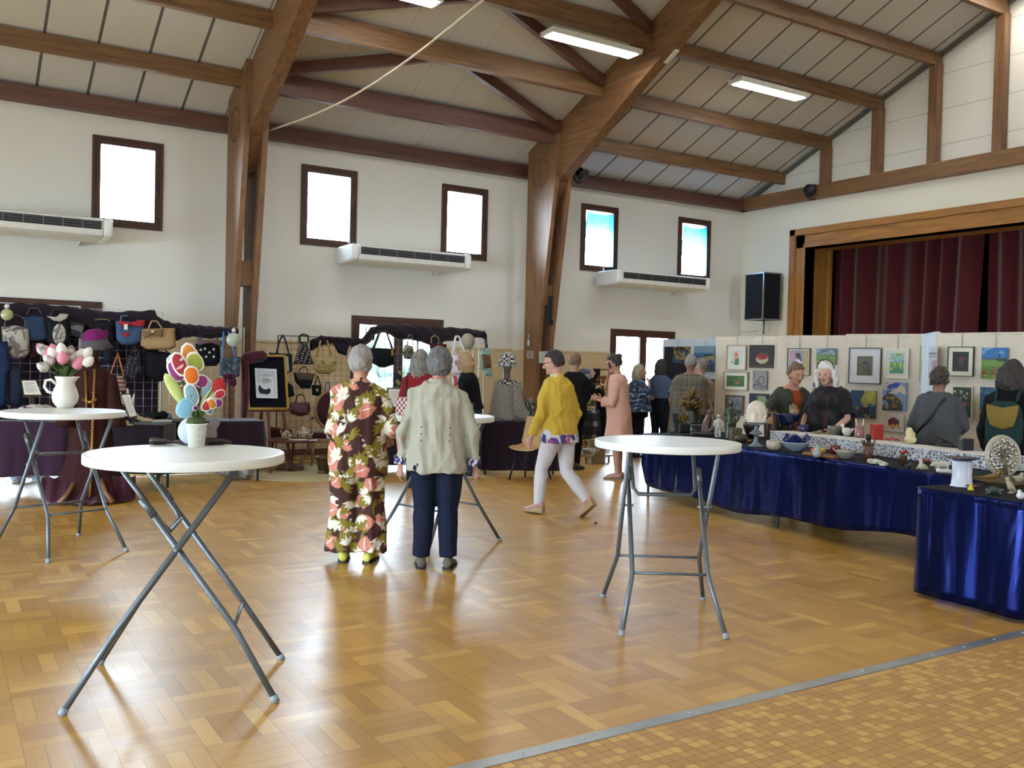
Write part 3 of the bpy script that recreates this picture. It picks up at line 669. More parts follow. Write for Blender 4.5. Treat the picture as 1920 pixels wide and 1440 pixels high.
# floral cloth: overlapping leaf shapes, a property of the print
def leafmask(x, z, cx, cz, L, Wd, ang):
    ca, sa = math.cos(ang), math.sin(ang); u = ((x-cx)*ca+(z-cz)*sa)/L; v = (-(x-cx)*sa+(z-cz)*ca)/Wd
    return (u > 0) & (u < 1) & (np.abs(v) < np.sin(np.pi*np.clip(u, 0, 1)**.8))
def floral(seed, tile=.46):
    rg = np.random.RandomState(seed); BR, OL, CR_, PK = [np.array(lin(c)) for c in ('40201a', '82751f', 'e2dac8', 'cf8270')]
    spec = []
    for i in range(46):
        cx, cz = rg.rand(2)*tile; kind = (0, 1, 2, 4, 1, 3)[i % 6]; a0 = rg.rand()*6.28
        if kind == 0: spec.append((PK, [(cx, cz, .125, .055, a0)])); spec.append((CR_, [(cx+.01*math.cos(a0), cz+.01*math.sin(a0), .10, .005, a0+.1)]))
        if kind == 3: spec.append((BR, [(cx, cz, .12, .03, a0+d) for d in (-.5, 0, .5)]))
        if kind == 1: spec.append((OL, [(cx, cz, .135, .045, a0)])); spec.append((CR_, [(cx+.015*math.cos(a0), cz+.015*math.sin(a0), .07, .012, a0+d) for d in (-.8, -.3, .3, .8)]))
        if kind == 2: spec.append((CR_, [(cx, cz, .085, .017, a0+d) for d in (-1.2, -.6, 0, .6, 1.2)]))
        if kind == 4: spec.append((OL, [(cx, cz, .08, .012, a0+d) for d in (-1.2, -.7, -.2, .3, .8, 1.3)]))
    def f(co):
        x = co[:, 0]+np.where(co[:, 1] > 0, .31, 0)+.02*np.sin(co[:, 2]*9); z = co[:, 2]
        out = np.tile(BR, (len(co), 1))
        for c, leaves in spec:
            for lx_, lz, L, Wd, an in leaves:
                for ox in (-tile, 0, tile):
                    for oz in (-tile, 0, tile):
                        out[leafmask(x % tile, z % tile, lx_+ox, lz+oz, L, Wd, an)] = c
        return out
    return f
def blobs(bg, cols, sc=.05, seed=1, thr=.25):
    """small print of coloured blobs"""
    rg = np.random.RandomState(seed)
    def f(co):
        out = np.tile(np.array(lin(bg)), (len(co), 1))
        for i, c in enumerate(cols):
            d = [rg.normal(size=3)/sc for _ in range(4)]; ph = rg.rand(4)*6
            h = sum(np.sin(co@d[j]+ph[j]+1.5*np.sin(co@d[(j+1) % 4]*.6)) for j in range(3))/3
            out[h > thr] = lin(c)
        return out
    return f
def pants(P, mt, hem=.0, kn=.0, off=.012, top=.56, name='trousers', colour=None, vox=.012, amp=.004, upto=1.0, sm=3):
    def f(b):
        P['torso'](b, .44, top, off)
        for n in 'LR': P['leg'](b, n, off, upto, hem, kn)
    return garment(P, name, mt, f, vox, sm, amp, colour=colour, seed=3)
def top(P, mt, z0=.50, z1=.835, off=.02, flare=.0, upto=1.0, name='jacket', colour=None, vox=.012, amp=.007, cuff=0, sleeve=None, extra=None, sm=3, fr=9):
    def f(b):
        P['torso'](b, z0, z1, off, flare)
        for n in 'LR': P['arm'](b, n, off*.8, upto, cuff=cuff)
        if extra: extra(b)
    return garment(P, name, mt, f, vox, sm, amp, colour=colour, seed=2, fr=fr)
def ground(u, v): p = at(u, v, z=0); return (p.x, p.y)
# --- woman in floral suit
H_GREY = hair_mat('75706b', 'aaa5a0'); H_DGREY = hair_mat('353536', '7d7c7b'); H_DARK = hair_mat('16110f', '2e2420'); H_WHITE = hair_mat('b5b0a8', 'e0dcd4'); H_BLOND = hair_mat('7c6448', 'b39a72'); H_BROWN = hair_mat('4a3d2e', '85694a'); H_MGREY = hair_mat('5c5955', '95908a')
P = person('person seen from behind in a brown, pink, olive and cream leaf-print suit and yellow shoes', ground(668, 1052), 33, H=1.66, fat=1.12, sh=.195, waist=(.16, .13), hip=(.175, .14),
           armR=((.10, -.05, -.28), (.06, .16, -.36)), armL=((.05, .02, -.28), (.0, .20, -.34)), skin='b98a70', head_yaw=8, head_pitch=8)
def ex(b):
    sp = P['sp']; b.lathe([(.066, -.02), (.06, .03)], 14, sp(.845))
top(P, V_CLOTH, .40, .84, .022, .02, .72, 'tunic', floral(4), .007, .014, .028, extra=ex)
pants(P, V_CLOTH, .055, .035, .02, .54, 'wide_trousers', floral(9), .007, .012, sm=2)
shoes(P, mat('c9c552', .6), mat('1e1f2a', .6))
hair(P, H_GREY, cut=-.09)
# --- woman in beige jacket
P = person('person seen from behind in a beige jacket and navy trousers, grey hair', ground(815, 1064), 33, H=1.665, fat=1.12, sh=.205, waist=(.165, .13), hip=(.18, .135),
           armL=((.09, -.02, -.29), (.10, .0, -.52)), armR=((.09, -.02, -.29), (.11, .01, -.52)), legL=((-.01, .015, -.39), (.005, -.01, -.75)), legR=((-.01, .015, -.39), (.005, -.01, -.75)), skin='a9786a', footL=(-.15, 1, 0), footR=(.1, 1, 0))
def ex(b): b.lathe([(.08, -.035), (.07, .02), (.062, .035)], 14, P['sp'](.845)+Vector((0, -.01, 0)))
top(P, mat('9f9c8c', .8, var=.06, bump=.15, bsc=25, name='beige cotton'), .435, .845, .018, .012, .90, 'jacket', None, .009, .019, .012, extra=ex)
for s, n in ((-1, 'L'), (1, 'R')):
    J = P['J']; e, w = J['el'+n], J['wr'+n]; m = MB(); m.tube([e.lerp(w, .72), e.lerp(w, .96)], [.05, .05], 14)
    o = m.build('shirt_cuff', V_CLOTH, P['t'], label='navy and white print cuff'); 
    m2 = o.modifiers.new('d', 'SUBSURF'); m2.levels = m2.render_levels = 3; m2.subdivision_type = 'SIMPLE'
    dg = bpy.context.evaluated_depsgraph_get(); me = bpy.data.meshes.new_from_object(o.evaluated_get(dg)); o.modifiers.clear(); o.data = me; vcol(o, blobs('e0dfe6', ['1c2450', '39406e'], .012, 3, .2))
    for k_ in range(3):
        for sx in (-.1, .1): pass
m = MB()
for z in (.645, .615, .585):
    for sx in (-1, 1): m.ball((sx*.105, -.165, z*P['H']), .006, 8, 6)
m.build('eyelet', mat('2c2a26', .5), P['t'])
pants(P, mat('161c33', .85, bump=.2, bsc=60, name='navy cotton'), .014, .012, .010, .54, amp=.006)
shoes(P, mat('6e6656', .8), mat('1c1d1f', .7))
hair(P, H_DGREY, cut=-.10, up=.010, cap=(.096, .112, .122))
# --- person in yellow jacket, walking
g5 = ground(1046, 966)
P = person('person walking past in a yellow jacket, white trousers and wedge sandals', g5, -14, H=1.70, fat=1.06, sh=.19, waist=(.145, .12), hip=(.165, .135), head_yaw=-34, head_pitch=12, hfwd=.05, lean=.05,
           armL=((.06, .04, -.29), (.05, .16, -.52)), armR=((.07, -.06, -.28), (.08, .03, -.50)), legL=((.0, .16, -.38), (.0, .19, -.75)), legR=((.0, -.02, -.40), (.02, -.30, -.68)), skin='b5897a',
           footL=(-.05, 1, 0), footR=(.1, .8, -.62))
def ex(b): b.lathe([(.08, -.03), (.072, .02), (.066, .03)], 14, P['sp'](.845))
top(P, mat('bd9d3c', .8, var=.08, bump=.2, bsc=25, name='mustard denim'), .475, .845, .024, .0, .93, 'jacket', None, .01, .012, .006, extra=ex, fr=12)
FLOR = blobs('cfcbd0', ['5a3c84', '9c4a74', '2c3c74', 'b5628c'], .035, 6, .3)
garment(P, 'floral_blouse', V_CLOTH, lambda b: P['torso'](b, .445, .50, .032, .012), .009, 2, .004, colour=FLOR)
garment(P, 'blouse_collar', V_CLOTH, lambda b: b.lathe([(.078, -.01), (.07, .035), (.06, .03), (.066, -.01)], 20, P['sp'](.85)+Vector((0, .01, -.01))), .007, 1, .004, colour=blobs('cfcdb8', ['b5ac3c'], .02, 2, .2))
pants(P, mat('c3bfc4', .8, var=.04, bump=.2, bsc=25, name='white cotton'), .008, .004, .010, .53, amp=.006)
P['liftL'] = 0; shoes(P, mat('b58c84', .7, var=.4, sc=20), mat('a08c68', .9, bump=.4), 'wedge_sandal', .05)
hair(P, H_DARK, cut=-.06, cap=(.09, .108, .122)); glasses(P, mat('141214', .3))
# --- person in red with long grey hair
P = person('person in red with long loose grey hair at the bag stall', ground(782, 914), 42, H=1.70, fat=1.02, arms=1, armL=((.07, .0, -.29), (.05, .16, -.48)), armR=((.07, .0, -.29), (.05, .16, -.48)), skin='b08a78')
top(P, mat('8c1f24', .85, bump=.2, name='red knit'), .46, .845, .024, .01, .95)
pants(P, mat('14151c', .85), .0, .0, .012); shoes(P, mat('16161a', .6))
H_LONG = hair_mat('4a4742', '8f8b84')
def lh(b):
    h = P['hp']; 
    for i in range(9):
        a = PI*(1.08+.84*i/8); x, y = .075*math.cos(a), .085*math.sin(a); b.tube([h(x, y, .04), h(x*1.25, y*1.1-.01, -.08), h(x*1.3, y*1.05-.02, -.24), h(x*.8, y-.03, -.40-.03*math.sin(i*2))], [.035, .038, .032, .012], 8)
hair(P, H_LONG, lh, cut=-.08)
m = MB(); sh = P['J']['shL']; m.tube([sh+Vector((.03, .06, .06)), sh+Vector((.02, -.02, .085)), sh+Vector((.02, -.12, .0)), sh+Vector((.03, -.16, -.3))], .012, 6); m.build('bag_strap', mat('16151a', .6), P['t'])
# --- blonde person in black top
P = person('blonde person with dark glasses in a black top and jeans, by the bag stall', ground(880, 893), -52, H=1.69, fat=1.1, sh=.195, hip=(.18, .14), head_yaw=6, head_pitch=6, hfwd=.05, lean=.05, face=True, skin='b98c7c',
           armL=((.07, .04, -.28), (.02, .2, -.36)), armR=((.07, .02, -.28), (.03, .18, -.38)))
top(P, mat('0f1118', .9, name='black jersey'), .55, .845, .026, .02, .8)
pants(P, mat('33445c', .85, var=.2, bump=.2, name='blue denim'), .012, .006, .012, .58); shoes(P, mat('39414a', .8), mat('b5b5b0', .6))
def bh(b):
    h = P['hp']
    for i in range(9):
        a = PI*(.98+1.04*i/8); x, y = .078*math.cos(a), .085*math.sin(a); b.tube([h(x, y, .04), h(x*1.22, y*1.15-.01, -.06), h(x*1.15, y*1.05-.02, -.15)], [.035, .038, .02], 8)
hair(P, H_BLOND, bh, cut=-.08); glasses(P, mat('14141a', .3)); MB().ball(P['hp'](.05, -.09, .03), .03, 8, 6).build('red_flower_clip', mat('8c1c24', .6), P['t'])
m = MB(); m.tube([P['sp'](.83)+Vector((.08, .05, 0)), P['sp'](.80)+Vector((.02, -.14, 0)), P['sp'](.62)+Vector((-.14, -.10, 0))], .008, 6); m.build('bag_strap', mat('6c5c3c', .6), P['t'])
MB().box(P['sp'](.56)+Vector((-.17, .02, 0)), (.07, .20, .15)).build('shoulder_bag', mat('7c3c1c', .5), P['t'], bev=.02)
# --- person in black photographing
P = person('person in black behind the yellow jacket, raising a phone', ground(1072, 880), 60, H=1.74, fat=1.0, armL=((.06, .18, -.16), (-.02, .34, .04)), armR=((.06, .18, -.16), (-.02, .34, .02)), skin='a88474', curl=.9, head_yaw=-5, handL=(-.2, .5, .8), handR=(.2, .5, .8))
top(P, mat('101217', .9), .44, .845, .03, .03, .93); pants(P, mat('0d0e12', .9), .0, .0, .010); shoes(P, mat('5c574e', .8), mat('1c1b1a', .7), 'ankle_boot', .03); hair(P, H_BROWN, cut=-.06)
J = (P['J']['wrL']+P['J']['wrR'])/2+Vector((0, .06, .08)); MB().box(J, (.15, .012, .08)).build('phone', mat('5a6284', .3), P['t'], bev=.006)
# --- person in pink coat
P = person('person with dark bun in a long pale pink coat and flat shoes', ground(1158, 897), -40, H=1.72, fat=1.0, lean=.03, head_yaw=-8, head_pitch=22, hfwd=.06, face=True, skin='a8806a',
           armL=((.06, .03, -.29), (.0, .24, -.24)), armR=((.06, .03, -.29), (.0, .24, -.24)), curl=.8)
M_PINK = mat('c09484', .85, var=.05, bump=.15, name='pale pink wool')
top(P, M_PINK, .24, .845, .028, .07, .86, 'coat', None, .011, .010, .035, fr=7)
shoes(P, mat('b08c7c', .35, .3), mat('8c7464', .6), 'flat_shoe'); hair(P, H_DARK, lambda b: (b.ball(P['hp'](0, -.10, .06), .05, 10, 8), b.tube([P['hp'](.07, .05, .04), P['hp'](.085, .06, -.05)], .018), b.tube([P['hp'](-.07, .05, .04), P['hp'](-.085, .06, -.05)], .018)), cut=-.07)
# --- laughing person with glasses
P = person('blonde person in a blue and white leaf-print blouse, hand over the mouth', ground(1192, 858), 118, H=1.60, fat=1.2, sh=.19, bust=.03, waist=(.17, .14), hip=(.19, .15), face=True, skin='b88c7e', head_yaw=0, head_pitch=2,
           armR=((.10, .10, -.24), (-.12, .20, .0)), armL=((.08, .10, -.26), (-.06, .22, -.24)), handR=(-.35, -.1, .9), upR=(0, 1, 0))
top(P, V_CLOTH, .50, .845, .03, .05, .80, 'blouse', blobs('1e2a48', ['8c9ab5', '44587c'], .022, 5, .25), .009, .008)
pants(P, mat('0e1015', .9), .03, .02, .014, .56); shoes(P, mat('17171a', .6))
def bh2(b):
    h = P['hp']
    for i in range(7):
        a = PI*(1.1+.8*i/6); x, y = .08*math.cos(a), .09*math.sin(a); b.tube([h(x, y, .03), h(x*1.3, y*1.2, -.08), h(x*1.35, y*1.2, -.14)], [.035, .036, .015], 8)
hair(P, hair_mat('6f675c', 'b5a88c'), bh2, cut=-.05); glasses(P, mat('1a1214', .3))
# --- person in denim jacket
P = person('person with long dark hair in a pale denim jacket', at(1234, 860, z=0).xy*1.03, 75, H=1.70, skin='a07c6c', armR=((.07, .05, -.28), (.0, .2, -.38)))
top(P, mat('54657f', .85, var=.15, bump=.2, name='light denim'), .60, .845, .028, .01, .9); pants(P, mat('11141f', .9), .0, .0, .014, .62); shoes(P, mat('1a1a1c', .6))
def lh2(b):
    h = P['hp']
    for i in range(9):
        a = PI*(1.02+.96*i/8); x, y = .075*math.cos(a), .085*math.sin(a); b.tube([h(x, y, .05), h(x*1.2, y*1.15, -.08), h(x*1.1, y*1.1, -.22)], [.035, .036, .014], 8)
hair(P, H_DARK, lh2, cut=-.08)
# --- two men before the coast picture
gm = at(1284, 868, z=0)
P = person('person with cropped grey hair in a grey-brown checked short-sleeved shirt', (at(1288, 866, z=0).x-1.15, at(1288, 866, z=0).y-1.25), 52, H=1.76, fat=1.25, sh=.235, chest=(.185, .14), waist=(.18, .16), hip=(.18, .14), skin='a07464', head_yaw=-6,
           armL=((.07, .03, -.30), (.04, .2, -.45)), armR=((.07, .03, -.30), (.04, .2, -.45)))
ck_ = lambda co: np.where(((np.sin(co[:, 0:1]*90) > .85) | (np.sin(co[:, 2:3]*80) > .85)), np.array(lin('726d62')), np.array(lin('5f5a4e')))
top(P, V_CLOTH, .50, .84, .03, .015, .42, 'shirt', ck_, .009, .010, .02, fr=8)
pants(P, mat('31353b', .9), .02, .01, .012, .54); shoes(P, mat('2a2622', .7)); hair(P, hair_mat('6c6a66', '989590'), cut=-.045, cap=(.086, .106, .118)); shirtman = P
q = shirtman['t'].location
P = person('person in a pale beige short-sleeved shirt, hidden behind the checked shirt', (q.x+.62, q.y+.42), 20, H=1.70, fat=1.1, skin='b08c78', armR=((.08, .10, -.26), (.0, .22, -.34)), head_yaw=-60)
top(P, mat('9a9080', .85), .50, .84, .026, .01, .42, 'shirt'); pants(P, mat('6f695c', .9), .02, .01, .012, .54); shoes(P, mat('2a2622', .7)); hair(P, H_MGREY, cut=-.04)
# --- two women behind the ceramics
def beh(u, x, v=700): p = at(u, v, x=x); return (p.x, p.y)
P = person('person with short light brown hair in a green-grey cardigan over an orange top', beh(1479, 8.85), 205, H=1.64, fat=1.18, sh=.2, bust=.035, waist=(.17, .14), lean=.10, hfwd=.09, head_pitch=16, head_yaw=-6, face=True, skin='b5846f', brow=mat('7c6450', .8),
           armR=((.17, .14, -.20), (.30, .40, -.24)), armL=((.07, .02, -.29), (.08, .08, -.52)), handR=(-.1, .6, -.5), upR=(0, .5, .9), curl=.35, bright=1)
M_OLV = mat('45483d', .9, bump=.3, bsc=60, name='green-grey knit')
garment(P, 'orange_top', mat('a84a24', .85, bump=.4, bsc=80, name='orange crochet'), lambda b: P['torso'](b, .48, .805, .014), .01, 2, .004)
def cardi(b):
    P['torso'](b, .44, .82, .03, .01)
    for n in 'LR': P['arm'](b, n, .022, .72, cuff=.014)
o = garment(P, 'cardigan', M_OLV, cardi, .011, 3, .009)
bm = bmesh.new(); bm.from_mesh(o.data); bmesh.ops.delete(bm, geom=[v_ for v_ in bm.verts if v_.co.y > .02 and abs(v_.co.x) < .055+.0*v_.co.z and v_.co.z > .70], context='VERTS'); bm.to_mesh(o.data); bm.free(); o.modifiers.new('s', 'SOLIDIFY').thickness = .006
pants(P, mat('1c1d22', .9), .0, .0, .014); shoes(P, mat('1a1a1c', .6)); hair(P, H_BROWN, None, cut=-.085, amp=.018, cap=(.093, .112, .124))
m = MB(); [m.ball(P['sp'](.835)+Vector((x, .115-.9*x*x*4, -.02-.10*(1-abs(x)/.09))), .006, 6, 5) for x in (-.08, -.06, -.04, -.02, 0, .02, .04, .06, .08)]; m.build('necklace', mat('7c5a30', .4, .5), P['t'])
P = person('person with shoulder-length white hair and a hair band in a black lace top', beh(1563, 8.6), 262, H=1.66, fat=1.22, sh=.205, bust=.04, waist=(.175, .15), hip=(.19, .15), lean=.06, hfwd=.08, head_pitch=16, head_yaw=-8, face=True, skin='bd9280', brow=mat('a89c90', .8),
           armL=((.10, .10, -.25), (.02, .28, -.38)), armR=((.08, .08, -.27), (.02, .26, -.40)))
top(P, V_CLOTH, .42, .84, .034, .03, .55, 'lace_top', blobs('111013', ['3a1a1c', '2a2827'], .04, 3, .5), .01, .008, .04)
pants(P, mat('101014', .9), .03, .02, .014, .5); shoes(P, mat('1a1a1c', .6))
def wh(b):
    h = P['hp']
    for i in range(10):
        a = PI*(.95+1.1*i/9); x, y = .08*math.cos(a), .09*math.sin(a); b.tube([h(x, y, .05), h(x*1.25, y*1.15, -.06), h(x*1.2, y*1.1-.01, -.16), h(x*.95, y-.0, -.20)], [.036, .036, .028, .012], 8)
hair(P, H_WHITE, wh, cut=-.06)
m = MB(); m.tube([P['hp'](.098*math.cos(a), .0, .03+.118*math.sin(a)) for a in [PI*i/14 for i in range(15)]], .006, 6); m.build('hair_band', mat('2a2420', .4), P['t'])
# --- person in grey coat
P = person('person seen from behind in a knee-length grey coat with a black shoulder bag', beh(1762, 9.2), 62, H=1.62, fat=1.1, sh=.195, waist=(.16, .13), hip=(.17, .14), head_yaw=14, head_pitch=8, skin='9a7060',
           armR=((.09, .06, -.28), (.0, .20, -.36)), armL=((.10, .06, -.28), (.0, .20, -.34)))
top(P, mat('54575a', .9, var=.08, name='grey wool'), .30, .845, .03, .04, .93, 'coat', None, .011, .009)
pants(P, mat('1a1b20', .9)); shoes(P, mat('1a1a1c', .6)); hair(P, hair_mat('231c15', '4a3f32'), cut=-.075, amp=.02, cap=(.098, .115, .122))
m = MB(); s_ = P['sp']; m.tube([s_(.835)+Vector((.10, .03, 0)), s_(.80)+Vector((.07, -.12, 0)), s_(.66)+Vector((-.08, -.195, 0)), s_(.56)+Vector((-.20, -.12, 0))], .018, 6, sq=.5); m.build('bag_strap', mat('121316', .5), P['t']); MB().ball(s_(.50)+Vector((-.23, -.04, -.0)), (.06, .12, .10), 12, 8).build('shoulder_bag', mat('121318', .5), P['t'])
# --- person with backpack
P = person('person with long dark hair in black with a green backpack, cut by the right edge', beh(1897, 8.7), 72, H=1.70, fat=1.05, head_yaw=-12, skin='8c6454', armL=((.07, .0, -.29), (.06, .1, -.5)))
top(P, mat('101116', .9), .40, .845, .032, .03, .95, 'coat'); pants(P, mat('0e0f14', .9)); shoes(P, mat('1a1a1c', .6))
def lh3(b):
    h = P['hp']
    for i in range(9):
        a = PI*(1.0+1.0*i/8); x, y = .08*math.cos(a), .09*math.sin(a); b.tube([h(x, y, .05), h(x*1.3, y*1.2, -.08), h(x*1.3, y*1.2, -.22)], [.04, .042, .016], 8)
hair(P, hair_mat('120e0c', '332820'), lh3, cut=-.08)
qp = P['t']; loc = qp.location; t = thing('backpack', 'dark green backpack with a mustard flap, worn at the right edge', 'backpack', (0, 0, 0)); t.location = Vector((loc.x, loc.y, 1.12)); t.rotation_euler = qp.rotation_euler
b = MB(); b.rings([ell((0, -.24, z), a, d, n=20, p=3) for z, a, d in ((-.22, .12, .05), (-.18, .155, .075), (0, .16, .085), (.14, .14, .075), (.2, .09, .05))]); link(remesh(b, .011, 2, 'pack_body'), 'pack_body', mat('1f3a38', .8), t)
MB().grid(lambda u, v: ((u-.5)*.27*(1-.3*v*v), -.325-.015*math.sin(PI*v), .14-.20*v+.06*abs(u-.5)), 14, 10).build('flap', mat('8c7438', .8), t, solid=.01)
for x in (-.09, .09): MB().tube([(x, -.2, .2), (x*1.1, -.05, .33), (x*1.2, .1, .28), (x*1.3, .13, .05), (x*1.2, -.1, -.16)], .016, 6, sq=.5).build('strap', mat('1f3a38', .8), t)
# ---------------------------------------------------------------- high tables
M_TOP = mat('dcdfdb', .35, var=.03, sc=3, name='white plastic table top'); M_TUBE = mat('6e777e', .4, .5, .1, 30, .15, 200, name='grey hammered steel tube'); M_CAP = mat('858d93', .6)
def hightable(c, ang, label, r=.45, h=1.10):
    t = thing('cocktail_table', label, 'table', (c[0], c[1], 0), math.radians(ang), 'high round white tables')
    MB().lathe([(.0001, h-.045), (r-.02, h-.045), (r-.004, h-.045), (r-.001, h-.043), (r, h-.04), (r, h-.006), (r-.001, h-.002), (r-.004, h), (r-.02, h), (.0001, h)], 64).build('tabletop', M_TOP, t)
    MB().lathe([(r-.05, h-.05), (r-.045, h-.05), (r-.045, h-.044), (r-.05, h-.044)], 48).build('rim_rib', M_TOP, t)
    tz = h-.05
    for s, w0, w1 in ((1, .265, .335), (-1, .225, .30)):
        for q in (-1, 1):
            p = [(s*.25, q*w0, tz), (s*-.245, q*w0, .335), (s*-.27, q*(w0+.006), .295), (s*-.44, q*w1, .012)]
            if s < 0: p[0] = p[0].lerp(p[1], .19) if hasattr(p[0], 'lerp') else Vector(p[0]).lerp(Vector(p[1]), .19)
            l = MB().tube(p, .0145, 10).build('leg', M_TUBE, t)
            MB().tube([(s*-.432, q*(w1-.002), .03), (s*-.445, q*(w1+.001), .0)], [.018, .019], 10).build('foot_cap', M_CAP, l)
        MB().tube([(s*-.25, -w0, .325), (s*-.25, w0, .325)], .009, 8).build('crossbar', M_TUBE, t)
    m = MB(); q_ = .215
    A_, B_ = Vector((-.25, 0, tz)), Vector((.245, 0, .335)); U_ = lambda f, y: A_.lerp(B_, f)+Vector((0, y, 0)); q_ = .195
    pts = [U_(0, -q_-.01), U_(.2, -q_-.004), U_(.36, -q_), U_(.41, -q_+.03), U_(.41, q_-.03), U_(.36, q_), U_(.2, q_+.004), U_(0, q_+.01)]
    m.tube(pts, .0125, 8); m.build('folding_brace', M_TUBE, t)
    for q in (-1, 1):
        a = Vector((-.25, q*.225, tz)); b = Vector((.245, q*.225, .335)); u = (b-a)
        MB().tube([a+u*.19, a+u*.30], .019, 8).build('brace_sleeve', M_TUBE, t)
        MB().tube([Vector((.0, q*.20, .692)), Vector((.0, q*.285, .692))], .008, 8).build('pivot_bolt', M_CAP, t)
    return t
def ctr(a, b, z): return (at(*a, z=z)+at(*b, z=z))/2
TL = at(345, 843, z=1.10); TL = ctr((167, 848), (524, 846), 1.10); TR = ctr((1125, 818), (1384, 832), 1.10); TF = ctr((-2, 768), (241, 772), 1.10)
TC = at(826, 776, z=1.10)
def fang(pairs):
    """turn of a table from its four feet seen in the photo: two feet of one frame, two of the other"""
    p = [sum((at(*q, z=0) for q in pr), Vector())/2 for pr in pairs]; d = p[1]-p[0]; return math.degrees(math.atan2(d.y, d.x)), (p[0]+p[1])/2
aL, cL = fang((((118, 1352), (205, 1243)), ((497, 1325), (522, 1237))))
aR, cR = fang((((1130, 1122), (1318, 1130)), ((1168, 1200), (1362, 1207))))
aF, cF = fang((((-20, 1050), (140, 1028)), ((80, 1096), (260, 1060))))
aC, cC = fang((((700, 1010), (762, 1000)), ((920, 1018), (860, 1052))))
cL.z = cR.z = cF.z = 0
cL = (cL+Vector((TL.x, TL.y, 0)))/2; cR = (cR+Vector((TR.x, TR.y, 0)))/2; 
hightable(cL, aL, 'nearest high white table, a flower pot of fabric flowers on it')
hightable(cR, aR, 'high white table with an empty top before the blue-draped stall')
TFc = Vector((TF.x, TF.y, 0)); hightable(TFc, aF, 'high white table at the left edge carrying the white jug of tulips')
CC = Vector((3.72, 7.05, 0)); hightable(CC, 15, 'high white table behind the two grey-haired women')
# ---------------------------------------------------------------- jug with fabric tulips
M_CREAM = mat('cfcabd', .45, var=.05, sc=6, bump=.15, bsc=60, name='cream glazed earthenware')
J0 = at(122, 765, z=1.10); J0.z = 1.10
t = thing('pitcher', 'cream earthenware jug on the high table at the left edge', 'jug', J0, math.radians(-25))
m = MB(); pr = [(.0001, 0), (.062, 0), (.072, .01), (.105, .05), (.115, .095), (.10, .15), (.078, .195), (.074, .215), (.085, .245), (.093, .262), (.088, .264), (.07, .22), (.072, .19), (.095, .14), (.10, .09), (.06, .02), (.0001, .015)]
def spout(a, z): return 1+(.35*max(0, math.cos(a))**6*max(0, z-.19)/.07)
m.lathe([(r_*.9, z_) for r_, z_ in pr], 40, wob=spout); m.build('body', M_CREAM, t)
MB().tube([(-.075, 0, .20), (-.115, 0, .235), (-.155, 0, .225), (-.165, 0, .175), (-.14, 0, .135), (-.10, 0, .12)], [.013, .012, .012, .012, .012, .013], 10).build('handle', M_CREAM, t)
M_GRN = mat('5f7440', .8, name='green felt'); 
M_PINKF = mat('d98a9c', .85, bump=.2, name='pink plush'); M_WHF = mat('e2dfd6', .85, name='white cotton')
PR_ = blobs('dcd9d0', ['9aa39c', '8e8a86', 'b98d92'], .012, 3, .42)
random.seed(11)
tul = [(78, 655, 'pr'), (90, 672, 'pr'), (88, 660, 'pk'), (98, 663, 'wh'), (101, 658, 'pk'), (115, 655, 'wh'), (117, 671, 'pk'), (132, 660, 'pr'), (135, 673, 'pr'), (150, 665, 'wh'), (163, 662, 'wh'), (146, 681, 'pk'), (165, 678, 'wh'), (80, 688, 'pr'), (92, 676, 'pr')]
cols = {'pk': 'pink', 'wh': 'white', 'pr': 'printed white'}
seen = {}
pos = {0: 'outermost on the left', 1: 'low on the left, big blotched print', 2: 'behind the left ones', 3: 'left of the topmost bloom, low', 4: 'just left of the topmost bloom', 5: 'topmost of the bunch', 6: 'front and centre, the largest pink one', 7: 'upper right of the centre', 8: 'right of the centre pink one', 9: 'upper right, paired', 10: 'furthest to the right, high', 11: 'lowest on the right', 12: 'right end of the bunch, low', 13: 'drooping over the handle', 14: 'tucked below the left pink ones'}
for i, (u, v, c) in enumerate(tul):
    p = at(u, v, y=J0.y+random.uniform(-.07, .05)-(.05 if v > 665 else 0)); rt = J0+Vector((0, 0, .22)); d = (p-rt).normalized()
    t = thing('fabric_tulip', '%s fabric tulip in the cream jug, %s' % (cols[c], pos[i]), 'flower', rt, 0, 'fabric tulips in the cream jug')
    L = (p-rt); q = Vector((0, 0, 1)).rotation_difference(d).to_matrix()
    mtb = {'pk': M_PINKF, 'wh': M_WHF, 'pr': V_CLOTH}[c]; m = MB(); s = 1.36 if c == 'pk' else 1.22
    m.lathe([(.0001, -.038), (.022, -.034), (.034, -.012), (.033, .008), (.022, .03), (.006, .046), (.0001, .047)], 14, L, q @ Matrix.Diagonal((s, s, s)), wob=lambda a, z: 1+.06*math.cos(3*a))
    o = m.build('bloom', mtb, t)
    if c == 'pr': vcol(o, blobs('dcd9d0', ['8f9a94', '84807c', 'b98d92'], .014, i, .35))
    MB().tube([(0, 0, 0), L*.5+Vector((0, 0, .01)), L-d*.03], .006, 6).build('stem', M_GRN, t)
    a = random.uniform(0, 6.28); e = L*.62+Vector((math.cos(a)*.06, math.sin(a)*.06, 0))
    def lf(uu, vv, L=L, e=e): 
        c_ = (L*.15).lerp(e, vv)+Vector((0, 0, .03*math.sin(PI*vv))); w_ = .02*math.sin(PI*min(1, vv*.9+.08)); sd = Vector((e.y-L.y*.15, -(e.x-L.x*.15), 0)); sd = sd.normalized() if sd.length > 1e-4 else Vector((1, 0, 0)); return c_+sd*w_*(2*uu-1)
    MB().grid(lf, 2, 8).build('leaf', M_GRN, t, solid=.003)
